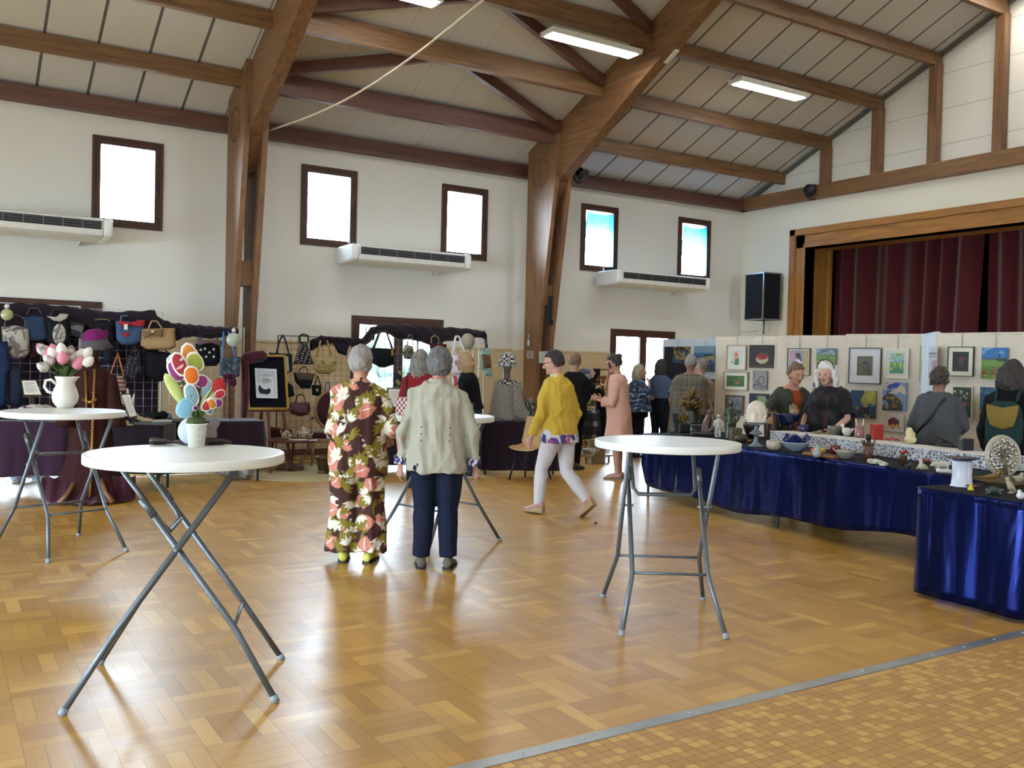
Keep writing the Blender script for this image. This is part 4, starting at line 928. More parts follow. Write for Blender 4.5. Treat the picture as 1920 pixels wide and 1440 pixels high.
# ---------------------------------------------------------------- pot of fabric flowers on the near table
PP = at(368, 838, z=1.10); PP.z = 1.10
k = 1/250.   # local metres per photo pixel near the pot is worked out from its distance
S_PX = (PP-Vector((0, 0, CH))).dot(_f)/CF
M_POT = mat('dcd9d0', .5, var=.04, bump=.2, bsc=80, name='white pot')
t = thing('flower_pot', 'small white tapered pot with the fabric flowers on the nearest table', 'pot', PP, .3)
MB().lathe([(.0001, 0), (.039, 0), (.051, .113), (.054, .113), (.054, .118), (.048, .118), (.045, .06), (.0001, .03)], 28).build('pot_body', M_POT, t)
m = MB()
for j in range(3):
    for z in (.03, .06, .09): m.ball(((.040+z*.1)*math.cos(-1.9+j*.5), (.040+z*.1)*math.sin(-1.9+j*.5), z), .004, 6, 4)
m.build('relief_dots', mat('a8a49c', .6), t)
m = MB(); m.lathe([(.0001, .09), (.040, .1), (.046, .122), (.038, .145), (.0001, .155)], 20, wob=lambda a, z: 1+.12*math.sin(5*a+z*60)); o = m.build('moss', mat('4f5e3a', .9, bump=.6, bsc=50, bd=.02), t)
def flat_flower(u, v, du, dv, w, col, label, dy=0.0, edge='e8e2dc', dots=None, tail=None):
    """a stuffed felt petal with a pale edge, from (u,v) towards (u+du,v+dv) in photo pixels"""
    y = PP.y+dy; a = at(u, v, y=y); b = at(u+du, v+dv, y=y); L = (b-a); n = Vector((0, 1, 0))
    t = thing('fabric_petal', label, 'fabric flower', PP+Vector((0, 0, .12)), 0, 'fabric flowers in the white pot')
    o0 = a-(PP+Vector((0, 0, .12))); d = L.normalized(); sd = d.cross(n).normalized(); Ln = L.length; wd = w*S_PX/2*1.12
    def ring(th, k_):
        return None
    m = MB(); e = MB()
    for mb, sc, thk in ((m, .86, .018), (e, 1.0, .008)):
        rs = []
        for i in range(13):
            f = i/12; ww = wd*sc*max(0, 1-(2*f-1)**2)**.42+.0015; c = o0+d*Ln*(.5+(f-.5)*(sc*.99))
            rs.append([c+sd*ww*math.cos(x)+n*thk*.5*math.sin(x)*(math.sin(PI*f*.96+.06)**.4) for x in [2*PI*k_/12 for k_ in range(12)]])
        mb.rings(rs)
    if dots:
        oo = m.build('bloom', V_CLOTH, t)
        q = oo.modifiers.new('s', 'SUBSURF'); q.levels = 2; dg = bpy.context.evaluated_depsgraph_get(); me = bpy.data.meshes.new_from_object(oo.evaluated_get(dg)); oo.modifiers.clear(); oo.data = me
        vcol(oo, blobs(col, [dots], .011, int(u), .45))
    else: m.build('bloom', mat(col, .85, bump=.25, bsc=120, name='felt'), t)
    e.build('pale_edge', mat(edge, .85), t)
    c = o0+d*Ln*.1; MB().tube([(0, 0, 0), c*.5+Vector((0, .0, .02)), c], .004, 6).build('stem', M_GRN, t)
flat_flower(363, 700, -14, -58, 26, 'd0863f', 'tall orange felt petal, topmost of the fabric flowers', .03)
flat_flower(356, 688, 6, -36, 22, 'c9884a', 'narrow orange felt petal half hidden behind the topmost one', .06)
flat_flower(348, 706, -22, -46, 24, 'b23a44', 'red felt petal with white crosses', .0, dots='e6d8d4')
flat_flower(342, 716, -24, -42, 24, 'a84f92', 'magenta felt petal left of the crossed red one', .01)
flat_flower(330, 680, -12, -14, 22, '9cc3c9', 'light blue dotted petal behind the red crossed one', .04, dots='6b8a92')
flat_flower(352, 686, 28, -14, 36, 'a8b24e', 'lime green petal with magenta dots, upper right', .02, dots='8f5462')
flat_flower(356, 688, 10, -20, 26, 'a8b24e', 'lime green dotted petal beside the tall orange one', .05, dots='8f5462')
flat_flower(344, 706, 30, -4, 32, 'd9722c', 'round bright orange felt bloom at the centre', -.03)
flat_flower(376, 728, 4, -26, 22, 'a2488a', 'magenta felt petal right of the round orange bloom', .0)
flat_flower(345, 758, -36, -58, 17, 'bfca7c', 'long pale lime blade reaching out to the left', .0, edge='cdd496')
flat_flower(340, 728, -16, -20, 24, '9aa14a', 'lime green dotted petal low on the left', .03, dots='8f5462')
flat_flower(354, 752, -16, -30, 20, 'b8793c', 'brown orange petal low on the left', .02)
flat_flower(366, 762, -14, -44, 22, '8fb7c4', 'blue petal with dark crosses low at the centre', -.03, dots='3c4a5c')
flat_flower(372, 744, -6, -26, 14, 'a23a48', 'narrow red dotted petal behind the blue crossed one', .01, dots='e6d8d4')
flat_flower(376, 746, 14, -38, 24, '9db7d8', 'light blue petal with curled tip right of the centre', .01)
flat_flower(398, 726, 26, 0, 30, 'c8383a', 'wide red felt bloom high on the right', -.01, edge='c8383a')
flat_flower(374, 776, 32, -50, 17, 'c2cb8e', 'long pale green blade reaching up to the right', .0, edge='cdd496')
flat_flower(378, 770, 26, -24, 17, 'b53a3a', 'red petal with yellow dots low on the right', -.03, dots='d2b04a')
flat_flower(390, 762, 14, -10, 18, 'd67f2e', 'small orange petal with a dark centre on the right', -.035, dots='5a3418')
flat_flower(402, 744, 20, -10, 14, 'c13a46', 'small red petal with a curled edge on the far right', -.02)
flat_flower(402, 762, 14, -12, 15, '8e4292', 'small purple petal low on the far right', -.02)
flat_flower(386, 770, 14, 0, 13, '8fb3bd', 'small blue dotted petal lowest on the right', -.01, dots='4c5c68')
flat_flower(362, 772, -30, -14, 34, '82b5cb', 'large light blue star petal lowest on the left', -.04, edge='9ac6d6')
flat_flower(368, 770, -3, -10, 9, '7a3480', 'tiny purple petal at the stem', -.05)
# things lying behind the pot
b = MB(); p0 = PP+Vector((0, .11, 0))
t = thing('leather_leaf', 'dark brown leaf-shaped piece lying behind the flower pot', 'ornament', p0, -.35)
def lf(u, v): x = -.20+.40*u; w = .035*math.sin(PI*min(max(u, .02), .98))**.7*(1+.3*math.sin(u*13)); return (x, (v-.5)*2*w, .012+.01*math.sin(u*9+v*4)+.012*math.cos(PI*(v-.5)))
MB().grid(lf, 24, 8).build('leaf_body', mat('3c2c22', .6, bump=.4), t, solid=.012)
t = thing('paper_disc', 'round pale blue-white disc standing behind the flower pot', 'ornament', PP+Vector((.0, .085, .075)))
MB().lathe([(.0001, -.004), (.072, -.004), (.072, .004), (.0001, .004)], 32, (0, 0, 0), rot(x=PI/2+.1)).build('disc', mat('c3cede', .6), t)
t = thing('plush_bird', 'mauve grey stuffed bird shape behind the flower pot', 'ornament', PP+Vector((.085, .10, .02)), -.5)
b = MB(); b.ball((0, 0, .035), (.045, .03, .04), 12, 8); b.ball((.02, 0, .085), (.022, .02, .026), 12, 8); b.tube([(-.0, 0, .03), (.05, 0, .1)], [.02, .012])
link(remesh(b, .005, 2, 'plush_body'), 'plush_body', mat('8f7f7c', .8), t)
# checked box and ribbon on the centre table
p = at(775, 768, z=1.10)
p = Vector((CC.x-.22, CC.y+.12, 1.10))
t = thing('gingham_basket', 'red and white checked padded box with a white bow on a high table', 'basket', p, .4)
k = NT('gingham cloth'); v = k.coord(); ck = k.n('ShaderNodeTexChecker'); k.put(ck.inputs[0], v); ck.inputs[1].default_value = (*lin('7c3a44'), 1); ck.inputs[2].default_value = (*lin('cdbfb8'), 1); ck.inputs[3].default_value = 42
k.set(Base_Color=ck.outputs[0], Roughness=.85)
MB().box((0, 0, .075), (.27, .19, .15)).build('box_body', k.m, t, bev=.025)
m = MB(); [m.ball((.03*i-.1, -.085+.01*math.sin(i*2), .15+.006*(i % 2)), .016, 8, 6) for i in range(8)]; m.ball((.04, 0, .175), (.05, .02, .02)); m.ball((.0, .02, .17), (.03, .03, .02)); m.build('ribbon', mat('d9d2c6', .8), t)
# ---------------------------------------------------------------- left stall
M_PURP = mat('34172f', .85, var=.3, sc=4, bump=.15, bsc=30, sheen=.2, name='aubergine cloth'); M_PURPD = mat('200e1e', .85, var=.3, sc=4, sheen=.2, name='dark aubergine drape')
M_WIRE = mat('a8a8aa', .4, .7, name='zinc wire'); M_WIRED = mat('3c4248', .5, .6)
def cloth_table(a, b, depth, label, mt, drop=.62, h=.76, seed=0, legs=True, name='draped_table', cloth_label=None, topmt=None, legmt=None, wave=.02, bend=None):
    """table whose front edge runs from a to b, depth to the right-hand side of a->b reversed"""
    a = Vector((a[0], a[1], 0)); b = Vector((b[0], b[1], 0)); d = (b-a); L = d.length; ang = math.atan2(d.y, d.x)
    t = thing('trestle_table', label, 'table', a, ang)
    MB().bb((.01, .01, h-.04), (L-.01, depth-.01, h-.008)).build('table_board', mat('8a7a66', .5), t)
    if legs:
        for x in ((.05, L/2, L-.05) if L > 3 else (.05, L-.05)):
            for y in (.06, depth-.06): MB().tube([(x, y, 0), (x, y, h-.04)], .016, 8).build('leg', legmt or mat('3f5148', .5, .3, name='green steel leg'), t)
    rg = random.Random(seed)
    c = thing('tablecloth', cloth_label or label+' cloth', 'tablecloth', a, ang)
    ph = rg.random()*6
    def f(u, v):
        # u around the perimeter left side, front, right side ; v from top edge down
        per = depth+L+depth; s_ = u*per
        if s_ < depth: x, y, nx, ny = 0, depth-s_, -1, 0
        elif s_ < depth+L: x, y, nx, ny = s_-depth, 0, 0, -1
        else: x, y, nx, ny = L, s_-depth-L, 1, 0
        dr = drop+(.03*math.sin(s_*2.1+ph)+.015*math.sin(s_*5.7))*(1 if drop < .7 else 0)
        if bend: dr = bend(s_-depth, drop)
        w_ = (wave*(math.sin(s_*17+ph+math.sin(s_*3)*2)+.5*math.sin(s_*39+ph)))*min(1, v*1.3)+.012+.02*v
        e = .0; 
        return (x+nx*w_, y+ny*w_, h+.004-dr*v)
    m = MB(); m.grid(f, int((L+2*depth)*26), 12); m.build('cloth_skirt', mt, c, solid=.004)
    m = MB(); m.bb((-.012, -.012, h-.006), (L+.012, depth, h+.004)); m.build('cloth_top', topmt or mt, c, bev=.004)
    return t
def gridpanel(p0, p1, z0, z1, label, mt=None, step=.10, group=None):
    p0 = Vector(p0); p1 = Vector(p1); d = p1-p0; L = d.length; ang = math.atan2(d.y, d.x)
    t = thing('wire_grid_stand', label, 'grid stand', (p0.x, p0.y, z0), ang, group); H_ = z1-z0
    m = MB(); m.tube([(0, 0, 0), (0, 0, H_), (L, 0, H_), (L, 0, 0), (0, 0, 0.0)], .011, 6); m.build('frame', mt or M_WIRE, t)
    m = MB(); n = max(1, int(L/step))
    for i in range(1, n): m.tube([(L*i/n, 0, 0), (L*i/n, 0, H_)], .0028, 4)
    r = int(H_/step)
    for j in range(1, r): m.tube([(0, .004, H_*j/r), (L, .004, H_*j/r)], .0028, 4)
    m.build('wire_mesh', mt or M_WIRE, t)
    if z0 < .05:
        for x in (0.02, L-.02): MB().tube([(x, -.2, .012), (x, .2, .012)], .012, 6).build('foot', mt or M_WIRE, t)
    return t
GY = 12.5
def gx(u, y=GY): return at(u, 650, y=y).x
gz = at(100, 572, y=GY).z
gridpanel((gx(-60), GY, 0), (gx(150), GY+.05, 0), 0, gz, 'wire display panel of the left bag stall, behind the tulip jug', group='wire panels of the left stall')
gridpanel((gx(153), GY+.05, 0), (gx(302), GY-.02, 0), 0, at(230, 582, y=GY).z, 'wire display panel of the left bag stall, carrying the denim and tan bags', group='wire panels of the left stall')
gridpanel((gx(303), GY, 0), (gx(461), GY+.1, 0), 0, at(400, 612, y=GY).z, 'lower wire display panel beside the first timber column', group='wire panels of the left stall')
def swag(pts, label, y0, th=.14, mt=None, seed=0, drop=None):
    """rumpled cloth laid along the top of the panels, photo pixels on the plane y0"""
    P_ = [at(u, v, y=y0) for u, v in pts]; rg = random.Random(seed); n = 60
    cum = [0]
    for a, b in zip(P_, P_[1:]): cum.append(cum[-1]+(b-a).length)
    def pt(u):
        s_ = u*cum[-1]
        for i in range(len(P_)-1):
            if s_ <= cum[i+1]+1e-6: return P_[i].lerp(P_[i+1], (s_-cum[i])/max(1e-6, cum[i+1]-cum[i]))
        return P_[-1]
    def f(u, v):
        p = pt(u); a = 2*PI*v; h = th*(1+.35*math.sin(u*cum[-1]*3.1+seed)+.12*math.sin(u*cum[-1]*11)); w = .05+.012*math.sin(u*60+v*20)
        return Vector((p.x, y0-.02+w*math.sin(a), p.z-h/2+.02+(h/2)*math.cos(a)+.008*math.sin(a*5+u*50)))
    o = MB().grid(f, 160, 14).build('drape', mt or M_PURPD)
    setp(o, label, 'drape'); return o
swag([(-20, 572), (60, 572), (130, 578), (200, 588), (290, 585), (297, 602)], 'dark aubergine cloth swagged along the two higher panels of the left stall', GY, .34, seed=1)
swag([(292, 596), (320, 608), (380, 614), (445, 618)], 'dark aubergine cloth swagged along the lower panel by the first column', GY, .20, seed=2)
setp(MB().grid(lambda u, v: (gx(-60)+u*(gx(302)-gx(-60)), GY+.12+.03*math.sin(u*40), .3+v*(gz-.45)), 80, 4).build('backing_cloth', M_PURPD, solid=.004), 'dark cloth hung behind the wire panels of the left stall', 'drape')
# bags: outline in photo pixels on a plane, with thickness
def mb_pix(poly, y, th, mb=None):
    """stuffed shape: outline at photo pixels on plane y"""
    P_ = [at(u, v, y=y) for u, v in poly]; c = sum(P_, Vector())/len(P_); return [(p.x-c.x, p.z-c.z) for p in P_], c
def puff(poly, th, n=5):
    m = MB(); N = len(poly)
    # densify
    q = []
    for i in range(N):
        a, b = Vector(poly[i]), Vector(poly[(i+1) % N]); q += [a.lerp(b, j/4) for j in range(4)]
    rs = []
    for sgn in (-1, 1):
        for j in ((n, n-1, n-2, n-3, 1, 0) if sgn < 0 else (1, n-3, n-2, n-1, n)):
            f = 1-j/n; 
            rs.append([Vector((p.x*(1-(j/n)**1.0*.92), sgn*th/2*math.sqrt(max(0, 1-f**3)) if j else 0, p.y*(1-(j/n)**1.0*.92))) for p in q])
    m.rings(rs); return m
def bag(label, poly, y, col, handles=(), hcol=None, th=.10, print_=None, name='handbag', group=None, hr=.011, extra=None, rough=.8, cat='bag'):
    po, c = mb_pix(poly, y, th)
    t = thing(name, label, cat, c, 0, group)
    m = puff(po, th)
    if print_:
        o = m.build('bag_body', V_CLOTH, t); q = o.modifiers.new('s', 'SUBSURF'); q.levels = 1; q.subdivision_type = 'SIMPLE'
        q = o.modifiers.new('s', 'SUBSURF'); q.levels = 2
        dg = bpy.context.evaluated_depsgraph_get(); me = bpy.data.meshes.new_from_object(o.evaluated_get(dg)); o.modifiers.clear(); o.data = me; vcol(o, print_)
    else: m.build('bag_body', mat(col, rough, var=.2, bump=.2, bsc=50, name='bag cloth'), t)
    for h in handles:
        pts = [at(u, v, y=y-.03)-c for u, v in h]; 
        sm_ = []
        for i in range(len(pts)-1):
            for j in range(4): sm_.append(pts[i].lerp(pts[i+1], j/4))
        sm_.append(pts[-1]); MB().tube(sm_, hr, 6, sq=.5).build('handle', mat(hcol or col or '5c5852', .7), t)
    if extra: extra(t, c, y)
    return t
def deco(t, c, poly, y, col, name, th=.012, off=-.06):
    po, cc = mb_pix(poly, y, th); m = puff(po, th); m.v = [(v[0]+cc.x-c.x, v[1]+off, v[2]+cc.z-c.z) for v in m.v]; return m.build(name, mat(col, .8), t)
toile = blobs('b5ae9f', ['5c5a5c', '7f7a74'], .022, 4, .28)
BG = 'bags hung on the left stall'; yb = GY-.08
bag('cream toile print bag hanging at the left edge', [(2, 612), (28, 609), (54, 613), (57, 660), (48, 672), (28, 674), (10, 670), (4, 640)], yb-.02, None, print_=toile, group=BG, handles=[[(8, 612), (12, 596), (30, 590), (45, 596), (50, 612)]], hcol='4a4a55', th=.12)
bag('plain dark denim bag behind the toile bags', [(42, 590), (84, 590), (92, 635), (80, 640), (56, 640), (44, 632)], yb+.03, '2f4460', group=BG, handles=[[(50, 590), (56, 578), (72, 578), (80, 590)]])
def e1(t, c, y):
    m = MB(); cc = at(110, 627, y=y)-c; m.ball((cc.x, -.06, cc.z), (.075, .015, .13), 16, 10); o = m.build('oval_patch', V_CLOTH, t); 
    q = o.modifiers.new('s', 'SUBSURF'); q.levels = 2; dg = bpy.context.evaluated_depsgraph_get(); me = bpy.data.meshes.new_from_object(o.evaluated_get(dg)); o.modifiers.clear(); o.data = me; vcol(o, toile)
    o2 = deco(t, c, [(86, 593), (104, 595), (112, 588), (128, 590), (124, 598), (112, 604), (100, 602)], y, 'a8a498', 'bow', .03, -.07)
bag('black bag with an oval toile patch and bow', [(88, 594), (128, 592), (132, 640), (122, 650), (98, 650), (88, 640)], yb, '15161c', group=BG, handles=[[(94, 594), (100, 580), (116, 580), (124, 594)]], extra=e1)
bag('grey and black bag behind the magenta hat', [(130, 603), (160, 605), (158, 636), (132, 630)], yb+.02, '3e4248', group=BG, print_=blobs('24262c', ['62665f', '4c5058'], .06, 8, .3))
bag('black bag with a gold chain right of the magenta hat', [(176, 600), (214, 598), (216, 642), (190, 642), (178, 632)], yb+.03, '12131a', group=BG, handles=[[(178, 600), (190, 598), (205, 600), (206, 612), (204, 618)]], hcol='9a8a60', hr=.006)
def e2(t, c, y):
    deco(t, c, [(221, 602), (236, 603), (244, 606), (258, 600), (270, 601), (270, 612), (256, 613), (244, 610), (230, 614), (223, 610)], y, 'b02c35', 'red_bow', .03, -.07); deco(t, c, [(226, 624), (244, 624), (234, 633)], y, 'b02c35', 'red_triangle', .01)
    deco(t, c, [(230, 608), (237, 608), (237, 619), (230, 619)], y, 'dcd8d0', 'price_tag', .006, -.10)
bag('blue denim bag with a red bow', [(217, 602), (272, 602), (268, 640), (250, 648), (228, 646), (218, 636)], yb-.02, '465f80', group=BG, extra=e2, handles=[[(226, 602), (228, 592), (240, 592)]])
def e3(t, c, y):
    deco(t, c, [(262, 618), (276, 622), (284, 617), (290, 624), (304, 616), (302, 632), (290, 630), (282, 626), (268, 636)], y, '8c7048', 'bow', .03, -.08); m = MB(); cc = at(283, 622, y=y)-c; m.ball((cc.x, -.11, cc.z), .022, 10, 8); m.build('brooch', mat('c9c2a8', .3, .7), t)
bag('tan cloth bag with a large bow', [(262, 616), (328, 615), (330, 650), (318, 656), (275, 655), (264, 648)], yb-.04, 'a38560', group=BG, handles=[[(278, 616), (284, 602), (294, 602), (306, 618)]], extra=e3)
bag('black bag with white specks below the denim bag', [(228, 705), (240, 664), (252, 668), (262, 656), (268, 700), (252, 706), (254, 714), (246, 714)], yb-.02, '101118', group=BG, print_=blobs('12131b', ['7a7c84'], .008, 5, .55), handles=[[(246, 664), (252, 650), (262, 660)]])
bag('large black bag below the tan bag', [(272, 656), (310, 660), (330, 668), (330, 700), (300, 716), (282, 710), (270, 700)], yb, '0d0e13', group=BG, handles=[[(280, 656), (300, 650), (320, 664)]])
def e4(t, c, y): deco(t, c, [(214, 660), (222, 660), (228, 690), (222, 706), (208, 704)], y, 'b5642f', 'orange_strap', .02)
bag('striped red, grey and orange cloth bag', [(196, 704), (232, 704), (240, 734), (196, 736)], yb-.06, None, print_=lambda co: np.where((np.sin(co[:, 2:3]*120) > .2), np.array(lin('7d3a34')), np.array(lin('9c968c'))), group=BG, handles=[[(206, 704), (221, 662), (232, 704)]], hcol='b9642f')
bag('dark navy pouch beside the striped bag', [(192, 650), (210, 650), (210, 682), (196, 680)], yb+.02, '161a26', group=BG, handles=[[(196, 650), (200, 640), (206, 650)]])
bag('dark burgundy pouch under the toile bags', [(56, 640), (86, 640), (84, 652), (66, 674), (52, 674)], yb+.05, '35141f', group=BG)
def e5(t, c, y):
    m = MB()
    for i, (u, v) in enumerate(((382, 654), (398, 655), (390, 661), (384, 669), (398, 669), (374, 656))): q = at(u, v, y=y)-c; m.ball((q.x, -.075, q.z), .016, 8, 6)
    m.build('pearl', mat('b9b9b4', .4), t); deco(t, c, [(366, 634), (378, 637), (392, 638), (404, 636), (414, 640), (412, 650), (400, 644), (384, 644), (370, 648)], y, '6a5a58', 'flower_trim', .05, -.07)
bag('black bag with pearls and a flowered trim', [(366, 644), (412, 642), (414, 676), (406, 686), (380, 687), (368, 676)], yb, '0e0f14', group=BG, extra=e5, handles=[[(372, 640), (380, 626), (404, 626), (410, 640)]])
bag('grey blue patterned tote with bright blue handles', [(412, 670), (452, 668), (450, 706), (436, 710), (410, 704)], yb-.04, None, print_=blobs('3b4654', ['5c6878', '2a3440'], .02, 7, .2), group=BG, handles=[[(418, 668), (419, 622)], [(441, 668), (428, 622)]], hcol='3473b0', hr=.014)
for u, v, r, lb in ((438, 637, 14, 'round glass ornament hung at the right end of the lower panel'), (13, 590, 10, 'round pale yellow ornament hung at the left edge')):
    p = at(u, v, y=yb-.08); sr = r*(p.y*.85)/CF*1.1; t = thing('glass_ornament', lb, 'ornament', p)
    MB().lathe([(.0001, -.012), (sr, -.01), (sr, .01), (.0001, .012)], 28, (0, 0, 0), rot(x=PI/2)).build('disc', mat('a9b3a2' if u > 100 else 'a8a67c', .25), t); MB().ball((0, 0, sr+.03), .03, 8, 6).build('knob', mat('c9c8bc', .4), t)
# garments at the left edge
bag('blue jeans garment hanging at the left edge', [(-20, 640), (14, 640), (22, 690), (14, 700), (12, 765), (-25, 765)], yb-.15, '1d2f52', group='clothes hung at the left edge', name='denim_garment', cat='garment')
bag('dark denim garment hanging right of the blue jeans', [(16, 682), (40, 686), (44, 730), (38, 762), (16, 760)], yb-.12, '202a3a', group='clothes hung at the left edge', name='denim_garment', cat='garment')
# tables of the left stall
ta = (1.06, 11.92); tb = (2.14, 11.12)
dv = Vector((tb[0]-ta[0], tb[1]-ta[1])).normalized()
cloth_table((.42, 12.1), (1.30, 11.75), .33, 'low draped table left of the burgundy dress', M_PURP, .62, seed=1, cloth_label='aubergine cloth on the table left of the burgundy dress')
cloth_table((1.72, 11.35), (2.22, 11.05), .42, 'draped table right of the burgundy dress', M_PURPD, .55, seed=2, cloth_label='aubergine cloth on the table right of the burgundy dress')
cloth_table((2.25, 11.62), (3.55, 11.55), .6, 'long draped table behind the fabric flowers', M_PURPD, .5, seed=3, cloth_label='dark aubergine cloth on the long table behind the fabric flowers')
def card(label, poly, y, th=.02, col='d8d4c8', fr='3a2c1c', name='framed_notice', lean=.2):
    lean = min(lean, .12)
    P_ = [at(u, v, y=y+(lean if i in (0, 1) else 0)) for i, (u, v) in enumerate(poly)]; c = (P_[2]+P_[3])/2; t = thing(name, label, 'notice', c, 0)
    MB().box((0, .06, (.767-c.z)/2+.03), (.03, .02, abs(c.z-.767)+.06)).build('back_strut', mat(fr, .5), t)
    cc = sum(P_, Vector())/4; q = [cc+(p-cc)*1.0-c for p in P_]; n = (P_[1]-P_[0]).cross(P_[3]-P_[0]).normalized()*th
    if n.y > 0: n = -n
    MB().add(q+[p-n for p in q], [(0, 1, 2, 3), (7, 6, 5, 4), (0, 4, 5, 1), (1, 5, 6, 2), (2, 6, 7, 3), (3, 7, 4, 0)]).build('frame', mat(fr, .5), t)
    ce = sum(q, Vector())/4; q2 = [ce+(p-ce)*.88+n*.1 for p in q]; MB().add(q2, [(0, 1, 2, 3)]).build('paper', mat(col, .7), t)
    m = MB()
    for i in range(9):
        f = .14+i*.085; a = q2[0].lerp(q2[3], f).lerp(q2[1].lerp(q2[2], f), .12)+n*.06; b = q2[0].lerp(q2[3], f).lerp(q2[1].lerp(q2[2], f), .88-.2*(i % 3 == 2))+n*.06
        m.bar(a, b, .002, .006, n)
    m.build('text_lines', mat('77746c', .8), t); return t
card('framed text sheet standing left of the jug', [(39, 712), (68, 712), (80, 742), (44, 742)], 11.9)
card('tilted framed text sheet on the aubergine table right of the dress', [(226, 738), (244, 737), (258, 782), (243, 785)], 11.2)
def fold(label, u, v, y, s, print_=None, col='d8d2c8', name='folded_cloth', cat='cloth', z=.765, sx=1.4):
    p = at(u, v, y=y); t = thing(name, label, cat, (p.x, p.y, z)); b = MB(); rg = random.Random(int(u))
    for i in range(7): b.ball((rg.uniform(-.8, .8)*s*sx*.6, rg.uniform(-.4, .4)*s, s*(.25+.35*rg.random())), (s*rg.uniform(.4, .7), s*.5, s*rg.uniform(.25, .45)), 10, 8)
    me = remesh(b, .018 if s > .08 else .009, 2, 'cloth'); zmin = min(v_.co.z for v_ in me.vertices)
    for v_ in me.vertices: v_.co.z -= zmin
    wob(me, .01, 22, int(u)); o = link(me, 'cloth_body', V_CLOTH if print_ else mat(col, .85, var=.2), t)
    if print_: vcol(o, print_)
    return t
fold('white cloth bundle with a rose print behind the high table', 58, 752, 12.0, .17, blobs('d8d0cc', ['b5868a', '6a5a62'], .03, 5, .5))
fold('white pouch with a red motif next to the rose print bundle', 82, 748, 11.95, .2, blobs('d2cbc6', ['a04a58', '4a4450'], .04, 9, .55))
fold('pale blue folded scarf on the long dark table', 306, 745, 11.8, .10, blobs('5f7c94', ['8fa8b8', '2c3440'], .02, 3, .3))
fold('black folded cloth on the long dark table', 292, 766, 11.75, .14, col='15161c')
fold('brown felt flower lying on the long dark table', 281, 752, 11.72, .06, col='6a4a3a')
p = at(266, 762, y=11.5); t = thing('shoe_form', 'cream shoe form beside the tilted text sheet', 'shoe', (p.x, p.y, .765)); b = MB(); b.tube([(-.10, 0, .12), (-.05, 0, .06), (.02, 0, .03), (.12, 0, .02)], [.035, .03, .03, .02]); link(remesh(b, .008, 2, 'form'), 'form', mat('b8a888', .6), t)
p = at(234, 787, y=11.1); t = thing('straw_hat_ornament', 'tiny straw hat ornament with black feather at the front of the aubergine table', 'ornament', (p.x, p.y, .765)); MB().lathe([(.0001, 0), (.09, 0), (.09, .006), (.045, .012), (.042, .05), (.0001, .06)], 20).build('brim', mat('b5ac84', .8), t); MB().ball((.0, 0, .07), (.04, .03, .035), 8, 6).build('feather', mat('221d1a', .8), t)
p = at(243, 722, y=11.5); t = thing('calla_ornament', 'dark vase with white calla shapes beside the striped bag', 'ornament', (p.x, p.y, .765)); MB().lathe([(.0001, 0), (.05, 0), (.06, .1), (.03, .17), (.035, .2), (.0001, .19)], 16).build('vase', mat('1c2230', .3), t)
for i, (dx, dz) in enumerate(((-.10, .30), (-.02, .34), (.05, .28))): MB().tube([(0, 0, .18), (dx*.7, 0, dz*.8), (dx, 0, dz+.06)], [.008, .022, .006], 8).build('calla', mat('c9c2ae', .6), t)
p = at(330, 770, y=11.6); t = thing('open_book', 'open white booklet lying on the long dark table', 'booklet', (p.x-.2, p.y, .765), .1); MB().box((0, 0, .012), (.26, .18, .02)).build('pages', mat('c9c6be', .7), t)
# burgundy coat on a stand with the magenta hat
M_BURG = mat('34100f', .8, var=.4, sc=6, bump=.3, bsc=40, name='burgundy brocade'); M_GOLD = mat('9a6a2c', .4, .6, bump=.3)
DP = at(177, 945, z=0); t = thing('dress_form', 'dress form in a long burgundy coat with gold trim', 'dress form', (DP.x, DP.y+.25, 0), math.radians(-15))
b = MB(); rs = []
for z, a, d in ((.03, .40, .30), (.15, .34, .26), (.4, .25, .2), (.7, .20, .16), (.95, .175, .13), (1.1, .165, .12), (1.25, .19, .125), (1.36, .17, .10), (1.42, .08, .07), (1.5, .055, .055), (1.6, .05, .05)): rs.append(ell((0, 0, z), a, d, n=36))
for j, r_ in enumerate(rs):
    for i, p in enumerate(r_):
        f = max(0, 1-r_[0].z/.9); r_[i] = Vector((p.x*(1+.10*f*math.sin(i*2.1)), p.y*(1+.10*f*math.sin(i*2.1)), p.z))
b.rings(rs); b.build('coat', M_BURG, t)
m = MB(); m.ball((0, -.0, 1.60), (.075, .085, .11), 14, 10); m.build('head', mat('3a1512', .6), t)
m = MB(); m.tube([(.03, -.10, 1.40), (.03, -.135, 1.1), (.03, -.17, .8), (.03, -.25, .3), (.03, -.31, .08)], .014, 6); m.tube([(-.06, -.10, 1.38), (-.04, -.135, 1.1), (-.03, -.17, .9)], .012, 6)
for i in range(16): m.ball((.03, -.13-.0135*i*.6, 1.15-.065*i), .02, 6, 5)
m.build('gold_trim', M_GOLD, t); MB().tube([(-.08, -.10, 1.08), (0, -.145, 1.05), (.06, -.14, 1.08)], .02, 6).build('clasp', M_GOLD, t)
for s in (-1, 1): 
    def sl(u, v, s=s): a = 2*PI*u; r_ = .05+.05*v; return (s*(.18+.07*v)+r_*math.cos(a), -.02-.05*v+r_*math.sin(a), 1.34-.55*v)
    MB().grid(sl, 16, 8).build('sleeve', M_BURG, t, solid=.006)
def tr_(u, v): return (-.45+.9*u, -.15-.25*v*math.sin(PI*u)+.02*math.sin(u*40), .012+.25*(1-v)**2+.02*abs(math.sin(u*23)))
MB().grid(tr_, 60, 8).build('train', mat('3d0f22', .85, sheen=.2), t, solid=.006)
